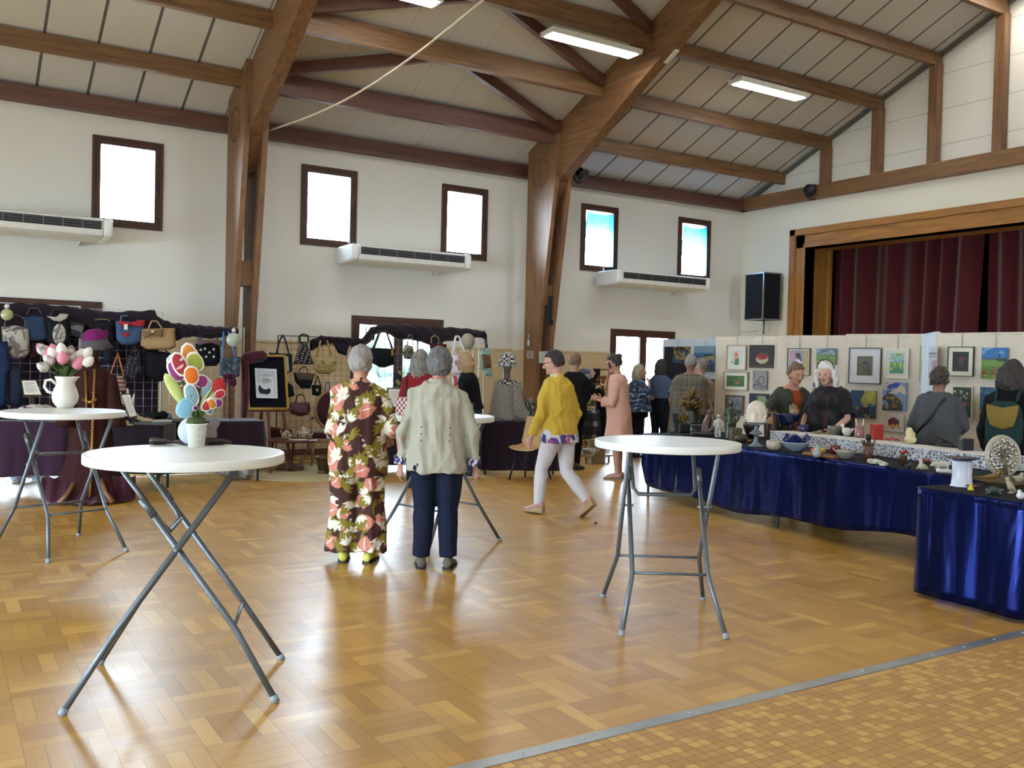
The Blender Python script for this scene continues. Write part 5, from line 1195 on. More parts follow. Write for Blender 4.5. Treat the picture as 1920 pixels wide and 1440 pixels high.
for s in (-1, 1): MB().tube([(s*.12, -.2, .25), (s*.18, -.30, .12), (s*.25, -.36, .03)], [.02, .022, .03], 8).build('stand_leg', wood('6a4424', '8a5c34', 2, name='stand wood'), t)
hz = 1.66; hp = (DP.x+.02, DP.y+.25, hz); t = thing('cloche_hat', 'magenta felt hat with a grey tweed brim on the burgundy dress form', 'hat', hp, .3); t.rotation_euler = (.0, -.12, .3)
MB().lathe([(.0001, .165), (.06, .158), (.10, .125), (.12, .07), (.125, .03), (.12, .03), (.1, .1), (.0001, .15)], 28).build('crown', mat('7c1f66', .85, bump=.2, bsc=80, name='magenta felt'), t)
MB().lathe([(.122, .05), (.14, .0), (.165, -.055), (.16, -.055), (.13, .01), (.115, .05)], 32, wob=lambda a, z: 1+(.12*math.cos(a) if z < 0 else 0)).build('brim', mat('5f5a5e', .95, var=.6, sc=60, bump=.6, bsc=120, name='grey tweed'), t)
MB().ball((.10, -.05, .10), (.03, .02, .05), 10, 8).build('felt_bow', mat('7c1f66', .85), t)
# plastic bag under the left table
p = at(70, 905, z=0); t = thing('plastic_bag', 'crumpled white plastic bag on the floor under the left table', 'bag', (p.x, p.y+.25, 0)); b = MB(); random.seed(5)
for i in range(8): b.ball((random.uniform(-.2, .2), random.uniform(-.1, .1), random.uniform(.05, .13)), random.uniform(.06, .1), 8, 6)
me = remesh(b, .016, 1, 'plastic'); wob(me, .02, 30, 1); link(me, 'plastic', mat('aab6c8', .4), t)
fold('white toile print bag standing on the floor below the stall, right of the fabric flowers', 436, 820, 11.9, .26, blobs('c5c3c2', ['8a8a90', 'a8a7aa'], .03, 2, .3), name='toile_bag', cat='bag', z=0)
# ---------------------------------------------------------------- centre bag stall
YC, YD = 13.75, 12.9
gridpanel(at(521, 650, y=YC).xy.to_3d(), (at(686, 650, y=YC).x, YC, 0), 0, at(600, 632, y=YC).z, 'wire display panel standing behind the round rug', M_WIRED)
zD = at(800, 614, y=YD).z
gridpanel((at(686, 650, y=YD).x, YD, 0), (at(782, 650, y=YD).x, YD, 0), 0, zD, 'wire display panel behind the flower-suited and red-dressed people', group='wire panels of the centre stall')
gridpanel((at(784, 650, y=YD).x, YD, 0), (at(909, 650, y=YD).x, YD, 0), 0, zD, 'wire display panel beside the houndstooth bust', group='wire panels of the centre stall')
swag([(582, 640), (600, 632), (620, 634), (655, 636), (682, 638), (700, 620)], 'dark aubergine cloth laid over the wire panel behind the rug', YC-.02, .16, seed=3)
swag([(676, 640), (694, 616), (720, 610), (800, 614), (870, 618), (908, 624), (911, 650)], 'dark aubergine cloth swagged along the higher panels of the centre stall', YD, .20, seed=4)
BG = 'bags hung on the centre stall'; yc = YC-.1; yd = YD-.1
hound = lambda co: np.where(((np.floor(co[:, 0:1]*28)+np.floor(co[:, 2:3]*28)) % 2 > .5), np.array(lin('14141a')), np.array(lin('b9b6b0')))
dots_ = blobs('15151a', ['b0aeaa'], .009, 5, .35)
bag('dark blue denim tote with a white stripe, behind the easel', [(504, 661), (548, 664), (548, 696), (538, 701), (520, 700), (505, 668)], yc-.02, '1e2a3c', group=BG, handles=[[(518, 664), (524, 640), (530, 628), (536, 640), (542, 666)]], hcol='1e2a3c', hr=.016, extra=lambda t, c, y: deco(t, c, [(534, 668), (538, 668), (540, 698), (536, 698)], y, 'a8adb4', 'stripe', .01))
bag('black and white dotted sling bag', [(548, 684), (556, 662), (562, 640), (576, 640), (582, 662), (590, 684), (578, 684), (556, 683)], yc-.04, None, print_=dots_, group=BG, handles=[[(562, 642), (562, 630), (569, 627), (578, 630), (578, 642)]], hcol='2a2a2e', hr=.02)
bag('yellow toned print bag with mustard handles', [(588, 668), (633, 667), (630, 694), (618, 702), (596, 701), (586, 692)], yc-.04, None, print_=blobs('b5a878', ['8a6f48', '9c8c54'], .03, 6, .35), group=BG, handles=[[(595, 668), (601, 638)], [(622, 667), (613, 638)]], hcol='a8823f', hr=.015)
bag('black shoulder bag under the drape right of the yellow bag', [(622, 640), (656, 644), (650, 668), (634, 662)], yc, '1c1e26', group=BG, handles=[[(650, 655), (660, 640), (676, 640), (680, 660)]])
bag('black half-moon bag with a floral top panel', [(550, 698), (590, 700), (586, 716), (582, 728), (564, 728), (553, 715)], yc-.04, '14161f', group=BG, handles=[[(560, 698), (566, 688), (574, 688), (578, 700)]], extra=lambda t, c, y: deco(t, c, [(551, 698), (589, 700), (584, 713), (556, 712)], y, '5f5049', 'floral_panel', .04, -.05))
bag('small black bag with a gold star', [(584, 722), (603, 722), (602, 740), (594, 743), (585, 740)], yc-.05, '101219', group=BG, handles=[[(590, 722), (595, 704), (601, 722)]], extra=lambda t, c, y: deco(t, c, [(589, 731), (593, 728), (595, 731), (592, 735)], y, 'b59a6a', 'star', .008, -.06))
bag('small pale blue denim bag half hidden by the leaf-print suit', [(600, 742), (618, 738), (622, 742), (618, 752), (602, 750)], yc-.04, '5a7796', group=BG, handles=[[(608, 742), (612, 716), (618, 718), (619, 740)]])
bag('black bag with gold print behind the easel edge', [(538, 716), (548, 722), (552, 742), (540, 746)], yc-.03, '14161c', group=BG)
bag('burgundy leather handbag standing by the wire panel', [(544, 755), (581, 755), (583, 770), (578, 778), (562, 781), (546, 776), (542, 768)], yc-.12, '4f2430', group=BG, handles=[[(554, 756), (557, 742), (565, 739), (571, 744), (573, 756)]], rough=.4, hcol='2c1c20')
bag('large black backpack with white print and a tan tag', [(694, 652), (742, 654), (738, 684), (722, 689), (712, 689), (697, 680)], yd-.06, '0e1016', group=BG, handles=[[(700, 654), (712, 622), (724, 620), (736, 656)]], hr=.02, extra=lambda t, c, y: deco(t, c, [(729, 655), (733, 655), (733, 667), (729, 667)], y, 'a07c4a', 'tan_tag', .006, -.09))
bag('patterned brown pouch left of the red-clothed person', [(754, 660), (760, 646), (774, 648), (778, 664), (770, 674), (758, 673)], yd-.04, None, print_=blobs('6c6650', ['3c3a34', '8c8a78'], .03, 2, .2), group=BG, handles=[[(764, 648), (766, 628), (772, 628), (775, 648)]])
bag('navy and ochre cloth pouch on the centre stall', [(738, 698), (752, 694), (752, 724), (738, 724)], yd-.04, None, print_=blobs('14182a', ['8c7f52'], .06, 12, .1), group=BG, handles=[[(741, 698), (746, 664), (752, 676)]], hcol='2c3558')
bag('dark red velvet bag with a ring handle', [(805, 645), (838, 645), (836, 660), (808, 660)], yd-.04, '55101c', group=BG, handles=[[(809, 644), (808, 634), (815, 628), (823, 634), (822, 645)]], hcol='9a8a60', hr=.007)
bag('large white canvas tote', [(843, 664), (880, 664), (884, 700), (870, 704), (848, 702), (842, 696)], yd-.08, 'c9c7cc', group=BG, handles=[[(849, 664), (854, 632), (857, 630)], [(873, 664), (861, 632), (857, 630)]], hcol='c0bec2', hr=.018)
bag('sage green patterned cloth bag at the end of the centre stall', [(898, 656), (918, 650), (920, 690), (924, 706), (912, 708), (900, 690)], yd-.04, '7d9a90', group=BG, print_=blobs('7f9b92', ['a8bcb2', '5a7068'], .03, 8, .35))
bag('brown leather pouch inside the sage green straps', [(903, 664), (919, 666), (921, 690), (906, 690)], yd-.16, '6a4f34', group=BG)
bag('white cloth bag with a red print under the canvas tote', [(846, 704), (872, 704), (872, 726), (848, 724)], yd-.05, None, print_=blobs('c9c5c8', ['b0444e'], .04, 3, .35), group=BG)
p = at(877, 640, y=yd-.1); t = thing('glass_ornament', 'round brown and grey glass ornament hung beside the white tote', 'ornament', p); MB().lathe([(.0001, -.012), (.125, -.01), (.125, .01), (.0001, .012)], 28, (0, 0, 0), rot(x=PI/2)).build('disc', mat('9c9784', .3, var=.35, sc=6), t)
# easel with gilt frame
E0 = at(500, 850, z=0); EY = 12.6
def ep(u, v, dy=0): return at(u, v, y=EY+dy)
M_MAH = wood('4a1d16', '6a2c20', 2, name='mahogany'); base = Vector((at(500, 760, y=EY).x, EY, 0))
t = thing('easel', 'dark red wooden easel holding the gilt-framed poster', 'easel', base)
for a, b in (((472, 772, -.05), (470, 858, -.28)), ((490, 772, .0), (484, 845, .25)), ((503, 772, -.05), (505, 858, -.30)), ((531, 772, -.05), (541, 848, -.2))):
    p, q = ep(*a)-base, ep(*b)-base; q.z = max(q.z, 0.02); 
    if q.z > .05: q = p+(q-p)*(p.z/(p.z-q.z)); q.z = .01
    MB().bar(p, q, .04, .035, (0, 1, 0)).build('leg', M_MAH, t)
a, b = ep(463, 768)-base, ep(543, 768)-base; MB().bar(a, b, .10, .06).build('ledge', M_MAH, t); MB().bar(ep(500, 770, .08)-base, ep(498, 676, .12)-base, .04, .04, (0, 1, 0)).build('mast', M_MAH, t)
t = thing('framed_poster', 'gilt-edged dark velvet board on the easel with a white printed sheet', 'frame', ep(500, 765)+Vector((0, 0, 0)), 0)
o = ep(500, 765); q = [ep(*k_)-o for k_ in ((458, 667, .10), (533, 667, .10), (539, 766, -.04), (466, 766, -.04))]
m = MB(); 
for i in range(4): m.bar(q[i], q[(i+1) % 4], .03, .05, (0, 1, 0))
m.build('gilt_frame', mat('a8853f', .35, .7, name='gilt'), t)
MB().add(q+[x+Vector((0, .02, 0)) for x in q], [(0, 1, 2, 3), (7, 6, 5, 4)]).build('velvet', mat('0f0d18', .95), t)
c4 = [ep(*k_)-o for k_ in ((477, 690, .04), (518, 692, .04), (520, 747, -.04), (480, 746, -.04))]
MB().add([x+Vector((0, -.015, 0)) for x in c4], [(0, 1, 2, 3)]).build('sheet', mat('c3c8ce', .7), t, solid=.003)
def on(a, b): return (c4[0].lerp(c4[1], a)).lerp(c4[3].lerp(c4[2], a), b)+Vector((0, -.022, 0))
m = MB()
for b0, x0, x1, h in ((.17, .40, .62, .005), (.215, .24, .78, .014), (.25, .36, .6, .005), (.32, .36, .6, .008), (.36, .3, .72, .006), (.39, .3, .72, .006), (.42, .3, .72, .006), (.47, .34, .66, .006)): m.bar(on(x0, b0), on(x1, b0), .002, h, (0, 1, 0))
for a, b in (((.14, .11), (.86, .11)), ((.86, .11), (.86, .88)), ((.86, .88), (.62, .88)), ((.14, .11), (.14, .5))): m.bar(on(*a), on(*b), .002, .003, (0, 1, 0))
m.build('printed_text', mat('6f7478', .8), t)
bp = [(.14, .56), (.2, .58), (.3, .68), (.45, .71), (.56, .67), (.63, .66), (.68, .72), (.66, .8), (.56, .87), (.4, .87), (.2, .85), (.13, .8), (.11, .68)]
MB().add([on(*p_)+Vector((0, -.002, 0)) for p_ in bp], [tuple(range(len(bp)))]).build('bag_drawing', mat('2a333e', .8), t)
m = MB(); 
b_ = [ep(*k_)-ep(500, 765) for k_ in ((460, 672, -.06), (475, 662, -.05), (492, 668, -.04), (484, 690, -.06))]
for i in range(12): m.ball(b_[0].lerp(b_[2], i/11)+Vector((0, -.03, .03*math.sin(i*2))), (.07, .05, .06), 8, 6)
o = link(remesh(m, .015, 2, 'bow'), 'velvet_bow', mat('451221', .9, sheen=.3), None); o.location = ep(500, 765); setp(o, 'dark red velvet bow over the top left corner of the easel board', 'bow')
def dr(u, v): 
    p = ep(452+10*u+3*math.sin(v*5), 672+v*190, -.1-.05*v); return (p.x+.02*math.sin(u*20), p.y+.03*math.sin(u*18+v*3), max(p.z, .01))
setp(MB().grid(dr, 16, 20).build('velvet_drape', mat('4a141c', .9, sheen=.3, name='dark red velvet'), solid=.006), 'dark red velvet drape falling down the left side of the easel', 'drape')
b = MB(); random.seed(4)
for i in range(14): q = at(random.uniform(418, 440), random.uniform(704, 722), y=11.9); b.ball(q, random.uniform(.02, .04), 6, 5)
b.tube([at(430, 715, y=11.9), at(431, 788, y=11.9)], .006)
setp(b.build('dried_flower', mat('4e1c3c', .9)), 'dark purple dried flower head below the blue-handled tote', 'flower')
# rug, coffee table and tea set
RC = Vector((4.42, 12.28, 0)); k = NT('round jute rug'); v = k.coord(); wv = k.n('ShaderNodeTexWave', wave_type='RINGS', rings_direction='Z'); k.put(wv.inputs[0], v); wv.inputs['Scale'].default_value = 9
k.set(Base_Color=k.mix(wv.outputs[1], (*lin('9a8c68'), 1), (*lin('b5a57c'), 1)), Roughness=.95); k.bump(wv.outputs[1], .5, .01)
m = MB(); m.lathe([(.0001, .012), (1.04, .012), (1.06, .006), (1.06, 0), (.0001, 0)], 64); o = m.build('round_rug', k.m); o.location = RC; setp(o, 'round straw-coloured rug under the coffee table', 'rug')
cp = at(548, 884, z=0); t = thing('coffee_table', 'small round mahogany coffee table carrying the tea set', 'table', (cp.x, cp.y+.1, .012))
M_MH2 = wood('4c2418', '6b3826', 0, name='polished mahogany', coat=.4)
MB().lathe([(.0001, .40), (.34, .40), (.365, .405), (.37, .42), (.365, .43), (.0001, .432)], 40, sx=1).build('table_top', M_MH2, t)
MB().lathe([(.0001, .05), (.20, .05), (.205, .06), (.20, .07), (.0001, .07)], 32).build('lower_shelf', M_MH2, t)
for i in range(4):
    a = PI/4+i*PI/2+.3; c_, s_ = math.cos(a), math.sin(a)
    MB().tube([(c_*.24, s_*.24, .40), (c_*.25, s_*.25, .30), (c_*.20, s_*.20, .18), (c_*.13, s_*.13, .09), (c_*.15, s_*.15, .03), (c_*.2, s_*.2, .0)], [.018, .02, .018, .022, .02, .016], 8).build('leg', M_MH2, t)
TZ = .444
k = NT('toile porcelain'); v = k.coord(); n = k.noise(v, 34, 4, 1.5); k.set(Base_Color=k.ramp(n, [(.42, '5c4f40'), (.5, 'b9ae98'), (1, 'cdc4b0')]), Roughness=.25); M_TOILE = k.m
tp = Vector((at(571, 826, y=cp.y).x, cp.y+.08, TZ)); t = thing('teapot', 'brown and cream transfer-print teapot on the coffee table', 'teapot', tp)
MB().lathe([(.0001, 0), (.05, 0), (.055, .01), (.088, .04), (.095, .07), (.085, .105), (.06, .125), (.0001, .13)], 28).build('body', M_TOILE, t)
l = MB().lathe([(.062, .122), (.06, .135), (.035, .15), (.012, .158), (.018, .175), (.0001, .182)], 20).build('lid', M_TOILE, t)
MB().tube([(-.08, 0, .05), (-.115, 0, .08), (-.125, 0, .12), (-.14, 0, .13)], [.022, .016, .012, .011], 8).build('spout', M_TOILE, t); MB().tube([(.08, 0, .1), (.13, 0, .12), (.15, 0, .085), (.125, 0, .045), (.085, 0, .035)], .010, 8).build('handle', M_TOILE, t)
tp = Vector((at(538, 824, y=cp.y).x, cp.y+.02, TZ)); t = thing('sugar_bowl', 'brown and cream transfer-print covered sugar bowl left of the teapot', 'bowl', tp)
MB().lathe([(.0001, 0), (.045, 0), (.05, .01), (.072, .04), (.07, .075), (.055, .09), (.0001, .09)], 24).build('body', M_TOILE, t); MB().lathe([(.058, .088), (.05, .105), (.015, .12), (.014, .13), (.0001, .135)], 20).build('lid', M_TOILE, t); MB().tube([(-.06, 0, .07), (-.085, 0, .10), (-.07, 0, .13)], .009, 6).build('handle', M_TOILE, t)
tp = Vector((at(555, 830, y=cp.y).x, cp.y-.10, TZ)); t = thing('lace_doily', 'white lace doily on the coffee table in front of the teapot', 'doily', tp); MB().lathe([(.0001, .002), (.12, .002), (.13, .004), (.12, .006), (.0001, .006)], 30, wob=lambda a, z: 1+.05*math.sin(12*a)).build('lace', mat('c9c4ba', .9, bump=.5), t)
mp = at(607, 889, z=0); t = thing('mortar', 'tarnished brass mortar on the round rug', 'mortar', (mp.x, mp.y, .012)); MB().lathe([(.0001, 0), (.085, 0), (.09, .015), (.07, .03), (.08, .05), (.095, .13), (.10, .20), (.115, .225), (.112, .23), (.095, .21), (.085, .1), (.0001, .06)], 28).build('bowl', mat('5a4d34', .35, .8, .3, 10, name='old brass'), t)
MB().tube([(.09, 0, .15), (.125, 0, .155), (.095, 0, .12)], .012, 6).build('lug', mat('5a4d34', .35, .8), t)
# armchair
ap = at(606, 872, z=0); t = thing('armchair', 'oval-backed armchair with gilt wood and aubergine velvet, beside the rug', 'armchair', (ap.x+.12, ap.y, 0), math.radians(-20)); M_GW = wood('7a5c34', 'a08050', 2, name='gilt wood'); M_VEL = mat('3a0f1c', .9, sheen=.4, name='aubergine velvet')
for x in (-.27, .27):
    for y in (-.25, .25): MB().tube([(x, y, .38), (x*1.02, y*1.02, .2), (x*1.05, y*1.08, .0)], [.028, .02, .014], 8).build('leg', M_GW, t)
MB().box((0, 0, .38), (.60, .56, .07)).build('seat_rail', M_GW, t, bev=.015); MB().box((0, -.01, .45), (.56, .52, .10)).build('seat', M_VEL, t, bev=.04)
Mb = rot(x=-.18); m = MB(); m.tube([Vector((0, .27, .80))+Mb @ Vector((.24*math.cos(a), 0, .29*math.sin(a))) for a in [2*PI*i/32 for i in range(33)]], .026, 8, False); m.build('back_frame', M_GW, t)
m = MB(); m.ball(Vector((0, .27, .80)), 1, 20, 12, Mb @ Matrix.Diagonal((.225, .04, .275))); m.build('backrest', M_VEL, t)
for x in (-.28, .28):
    MB().tube([(x*.8, .27, .70), (x, .15, .68), (x*1.06, -.1, .66), (x*1.06, -.16, .63)], .02, 8).build('armrest', M_GW, t); MB().tube([(x*1.06, -.15, .64), (x*1.02, -.08, .5), (x*1.0, -.06, .40)], .018, 8).build('arm_post', M_GW, t); MB().ball((x*1.03, .0, .69), (.03, .12, .025), 10, 6).build('arm_pad', M_VEL, t)
# red mass of bags on the floor behind the easel
bag('burgundy bag lying on the floor behind the easel', [(505, 800), (530, 804), (548, 806), (548, 822), (500, 824)], 13.2, '4a1a20', cat='bag', th=.2)
# houndstooth bust on the aubergine table
cloth_table((5.12, 12.3), (6.05, 12.05), .6, 'dark draped table behind the person in red', M_PURPD, .70, seed=8, cloth_label='dark aubergine cloth on the table behind the person in red')
cloth_table((6.52, 11.14), (7.50, 10.70), .75, 'draped table below the houndstooth bust', M_PURPD, .70, seed=5, cloth_label='dark aubergine floor-length cloth under the houndstooth bust', wave=.03)
card('framed text sheet standing behind the checked box', [(726, 727), (760, 728), (760, 765), (728, 765)], 12.3)
bp_ = Vector((at(948, 790, y=11.35).x, 11.35, .77)); t = thing('bust_form', 'dress form bust wearing a houndstooth dress and shawl', 'dress form', bp_, -.3)
HB = lambda s, a='14141a', b='b5b2ac': (lambda co: np.where((((np.floor(co[:, 0:1]*s)+np.floor(co[:, 2:3]*s)) % 2) > .5), np.array(lin(a)), np.array(lin(b))))
def hound(sc, c1='101016', c2='bdbab4'):
    k = NT('houndstooth'); v = k.coord(rt=(.2, 0, .5)); ck = k.n('ShaderNodeTexChecker'); k.put(ck.inputs[0], v); ck.inputs[1].default_value = (*lin(c1), 1); ck.inputs[2].default_value = (*lin(c2), 1); ck.inputs[3].default_value = sc
    k.set(Base_Color=ck.outputs[0], Roughness=.9); return k.m
def dense(o, lv, colour, simple=True):
    q = o.modifiers.new('s', 'SUBSURF'); q.levels = lv; q.subdivision_type = 'SIMPLE' if simple else 'CATMULL_CLARK'
    dg = bpy.context.evaluated_depsgraph_get(); me = bpy.data.meshes.new_from_object(o.evaluated_get(dg)); o.modifiers.clear(); o.data = me; vcol(o, colour)
m = MB(); m.rings([ell((0, 0, z), a, d, n=32) for z, a, d in ((0, .22, .15), (.12, .19, .14), (.28, .165, .12), (.42, .175, .115), (.51, .18, .095), (.55, .14, .085), (.575, .07, .065))]); o = m.build('dress', hound(30), t)
m = MB(); m.tube([(0, 0, .54), (0, 0, .70)], [.055, .05], 12); m.ball((0, -.01, .76), (.07, .085, .10), 14, 10); m.build('neck_and_head', mat('7f736a', .5), t)
def shawl(u, v): a = PI*1.15+PI*.9*u; r_ = .19+.09*v; return (r_*math.cos(a)*1.1, r_*math.sin(a)*.8+.02, .545-.52*v-.05*abs(math.cos(a))*(1-v)+.05*math.cos(a*2)+.015*math.sin(u*30))
o = MB().grid(shawl, 40, 20).build('shawl', hound(62), t, solid=.006)
o = MB().grid(lambda u, v: (.04+.26*u*v+.02*v, -.19-.03*v, .56-.54*v+.02*math.sin(u*9)), 20, 24).build('scarf', hound(75), t, solid=.008)
t = thing('bucket_hat', 'black and white houndstooth hat on the bust', 'hat', bp_+Vector((0, -.02, .79)), -.3)
o = MB().lathe([(.0001, .175), (.05, .17), (.09, .145), (.115, .10), (.125, .05), (.135, .01), (.165, -.015), (.20, -.03), (.195, -.036), (.12, .0), (.0001, .02)], 40, sx=1.05).build('crown_and_brim', hound(32), t)
bag('houndstooth tote with a red tie beside the bust', [(966, 740), (986, 740), (990, 782), (966, 782)], at(976, 782, z=.77).y, None, print_=HB(40), name='handbag', extra=lambda t, c, y: deco(t, c, [(974, 738), (978, 738), (982, 762), (976, 764)], y, '7c1a26', 'red_tie', .01))
bag('black and white print pouch next to the beige chair', [(986, 752), (996, 745), (1002, 755), (1000, 785), (984, 780)], at(990, 783, z=.77).y, None, print_=blobs('b0b0aa', ['23242a', '5f7068'], .02, 3, .1), name='handbag')
# beige shell chair
cp2 = Vector((6.86, 10.42, 0)); t = thing('shell_chair', 'beige plastic shell chair behind the yellow jacket', 'chair', cp2, math.radians(-62)); M_BEI = mat('b0905f', .5, bump=.1, name='beige plastic')
def shell(u, v):
    x = (u-.5)*.44*(1-.12*abs(v-.5)); s_ = v
    if s_ < .5: y = -.24+.40*s_/.5; z = .44-.02*math.sin(PI*s_/.5)+(.03*(.12-s_)/.12*-1 if s_ < .12 else 0)
    else: f = (s_-.5)/.5; y = .16+.12*f; z = .44+.40*f
    return (x, y+ .03*abs(u-.5)**2*-4*(1 if s_ > .5 else 0), z+.10*(abs(u-.5)*2)**3*(1-f_*.9 if (f_ := max(0, (s_-.5)*2)) else 1)*.35)
MB().grid(shell, 16, 24).build('seat_shell', M_BEI, t, solid=.012)
for x in (-1, 1):
    for y in (-1, 1): MB().tube([(x*.13, y*.12, .41), (x*.20, y*.22, .0)], .013, 8).build('leg', mat('2c2c2c', .4, .5), t)
# notices on the second column
def colnote(pa, pb, label, col='a8a49c', lines=6):
    x = R2-.006; a = at(*pa, x=x); b = at(*pb, x=x); t = thing('paper_notice', label, 'notice', (x, (a.y+b.y)/2, (a.z+b.z)/2)); w, h = abs(a.y-b.y), abs(a.z-b.z)
    MB().box((0, 0, 0), (.006, w, h)).build('paper', mat(col, .8), t); m = MB()
    for i in range(lines): m.box((-.004, 0, h*(.34-.68*i/(lines-1))), (.002, w*(.7-.15*(i % 2)), .006))
    m.build('text_lines', mat('807c78', .8), t)
colnote((988, 658), (1000, 672), 'small grey printed notice pinned on the second timber column')
colnote((1011, 659), (1036, 681), 'larger white printed notice pinned on the second timber column', 'bfc0b8', 5)
p = at(991, 638, x=R2-.02); t = thing('thermostat', 'slim white handset hung on the second timber column', 'device', p); MB().box((0, 0, -.05), (.03, .045, .10)).build('body', mat('c9c8c0', .5), t, bev=.01); MB().tube([(0, .01, 0), (0, -.015, .06), (0, .01, .10)], .006, 6).build('hook', mat('c9c8c0', .5), t)
p = at(1031, 578, x=R2+.1); t = thing('socket_box', 'black switch box strip on the second timber column', 'device', (p.x, 13.42, p.z)); MB().box((0, 0, 0), (.08, .04, .42)).build('strip', mat('121316', .4), t); MB().box((0, -.02, -.25), (.10, .05, .09)).build('switch', mat('0c0d10', .4), t)
# clothes rail
RY = 12.0; r0, r1 = at(1086, 693, y=RY), at(1142, 693, y=RY); t = thing('clothes_rail', 'wooden clothes rail between the dark-clothed person and the pink coat', 'clothes rail', (r0.x, RY, 0))
MB().tube([(0, 0, r0.z), (r1.x-r0.x, 0, r1.z)], .014, 8).build('rail', wood('8a6a40', 'b08c5a', 0), t)
for x in (0, r1.x-r0.x):
    for s in (-1, 1): MB().tube([(x, 0, r0.z), (x, s*.25, 0)], .014, 8).build('leg', wood('8a5c30', 'a8743f', 2), t)
BG = 'bags and scarves on the clothes rail'; yr = RY-.06
bag('grey and gold printed cloth hung on the rail', [(1097, 706), (1113, 702), (1116, 762), (1092, 764), (1094, 730)], yr-.05, None, print_=blobs('8c8672', ['3e3c38', 'b0a468', '5f5a50'], .05, 6, .15), group=BG, name='hung_cloth', cat='cloth')
bag('black cloth wrap draped across the rail goods', [(1088, 736), (1114, 724), (1114, 736), (1096, 762), (1086, 764)], yr-.12, '0f1114', group=BG, name='hung_cloth', cat='cloth')
for i, (u, c, lb) in enumerate(((1093, '2a2c44', 'dark violet scarf on the rail'), (1106, '8c8a94', 'pale mottled scarf on the rail'), (1116, '101114', 'black strap left of its twin on the rail'), (1121, '15161a', 'black strap right of its twin on the rail'))):
    bag(lb, [(u-4, 691), (u+4, 691), (u+3, 712+i*3), (u-3, 712+i*3)], yr, c, group=BG, name='scarf', th=.05, cat='scarf')
plaid = lambda co: np.where(((np.sin(co[:, 0:1]*24) > .55) & (np.sin(co[:, 2:3]*30) > .4)), np.array(lin('8f9090')), np.where(((np.sin(co[:, 0:1]*24) > .55) | (np.sin(co[:, 2:3]*30) > .5)), np.array(lin('2c3034')), np.array(lin('0e1014'))))
bag('large black and grey checked tote on the floor under the rail', [(1074, 770), (1124, 766), (1126, 816), (1112, 824), (1078, 826)], yr-.2, None, print_=plaid, group=BG, th=.2, handles=[[(1086, 770), (1096, 764), (1112, 766)]])
bag('black coat hung at the right end of the rail', [(1116, 730), (1132, 722), (1138, 800), (1134, 830), (1118, 830)], yr+.05, '0e0f13', group=BG, name='hung_cloth', cat='garment')
m = MB(); random.seed(9); 
for i in range(26): m.ball(at(random.uniform(1118, 1136), random.uniform(706, 730), y=yr-.1), random.uniform(.015, .03), 6, 5)
setp(m.build('artificial_flower', mat('8c5c34', .8, var=.5, sc=10)), 'red and yellow artificial flowers hung on the rail', 'flower')
fold('white and grey rumpled print cloth heaped on a low stool under the rail', 1098, 846, 11.6, .17, blobs('bcb8ac', ['6f6c62', '8f8c80'], .03, 5, .3), name='rumpled_cloth', z=.12, sx=1.9)
p = at(1112, 866, z=0); t = thing('low_stool', 'low wooden board on short dark legs below the rail', 'stool', (p.x, p.y, 0)); MB().box((0, 0, .11), (.6, .35, .025)).build('board', wood('7c6a48', '9a865c', 0), t)
for x in (-.22, .22):
    for y in (-.13, .13): MB().tube([(x, y, .1), (x, y, 0)], .014, 6).build('leg', mat('1b1a18', .5), t)
p = Vector((8.2, 11.75, 0)); t = thing('kraft_bag', 'beige paper shopping bag on the floor behind the white trousers', 'bag', (at(1062, 860, z=0).x, at(1062, 872, z=0).y, 0)); MB().box((0, 0, .19), (.26, .14, .38)).build('bag_body', mat('8c7a58', .8), t, bev=.01)
# ---------------------------------------------------------------- ceramics tables
k = NT('blue satin'); v = k.coord(); n = k.noise(k.coord(sc=(3, 3, .6)), 1.2, 3, .6)
k.set(Base_Color=k.mix(n, (*lin('010824'), 1), (*lin('031a62'), 1)), Roughness=.22, Metallic=.8, Specular_IOR_Level=.6); k.bump(n, .5, .04); M_SAT = k.m  # brighter blue mixed into the colour stands for satin highlights
M_BLK = mat('15151c', .8, var=.2, name='black table runner'); M_GLEG = mat('4a6660', .45, .3, name='green steel leg')
def bend1(x, d): return .60+.06*math.sin(x*1.1-.3)+.02*math.sin(x*4.5)+(.0 if x > .15 else -.25*(1-x/.15) if x > 0 else -.28)
cloth_table((7.24, 8.55), (6.76, 4.02), 1.25, 'long trestle table of the ceramics stall', M_SAT, .6, seed=6, cloth_label='shiny dark blue cloth over the long ceramics table', topmt=M_BLK, legmt=M_GLEG, wave=.006, bend=bend1)
cloth_table((5.86, 3.95), (5.80, 3.16), .88, 'short end table of the ceramics stall', M_SAT, .735, seed=7, cloth_label='shiny dark blue floor-length cloth over the short end table', topmt=M_BLK, legmt=M_GLEG, wave=.008)
TZ = .767
def tb(u, v, z=TZ): p = at(u, v, z=z); return Vector((p.x, p.y, z))
def px(p): return (p-Vector((0, 0, CH))).dot(_f)/CF       # metres per photo pixel at p
VA = CYAW  # turning something by -VA makes its local X run across the picture
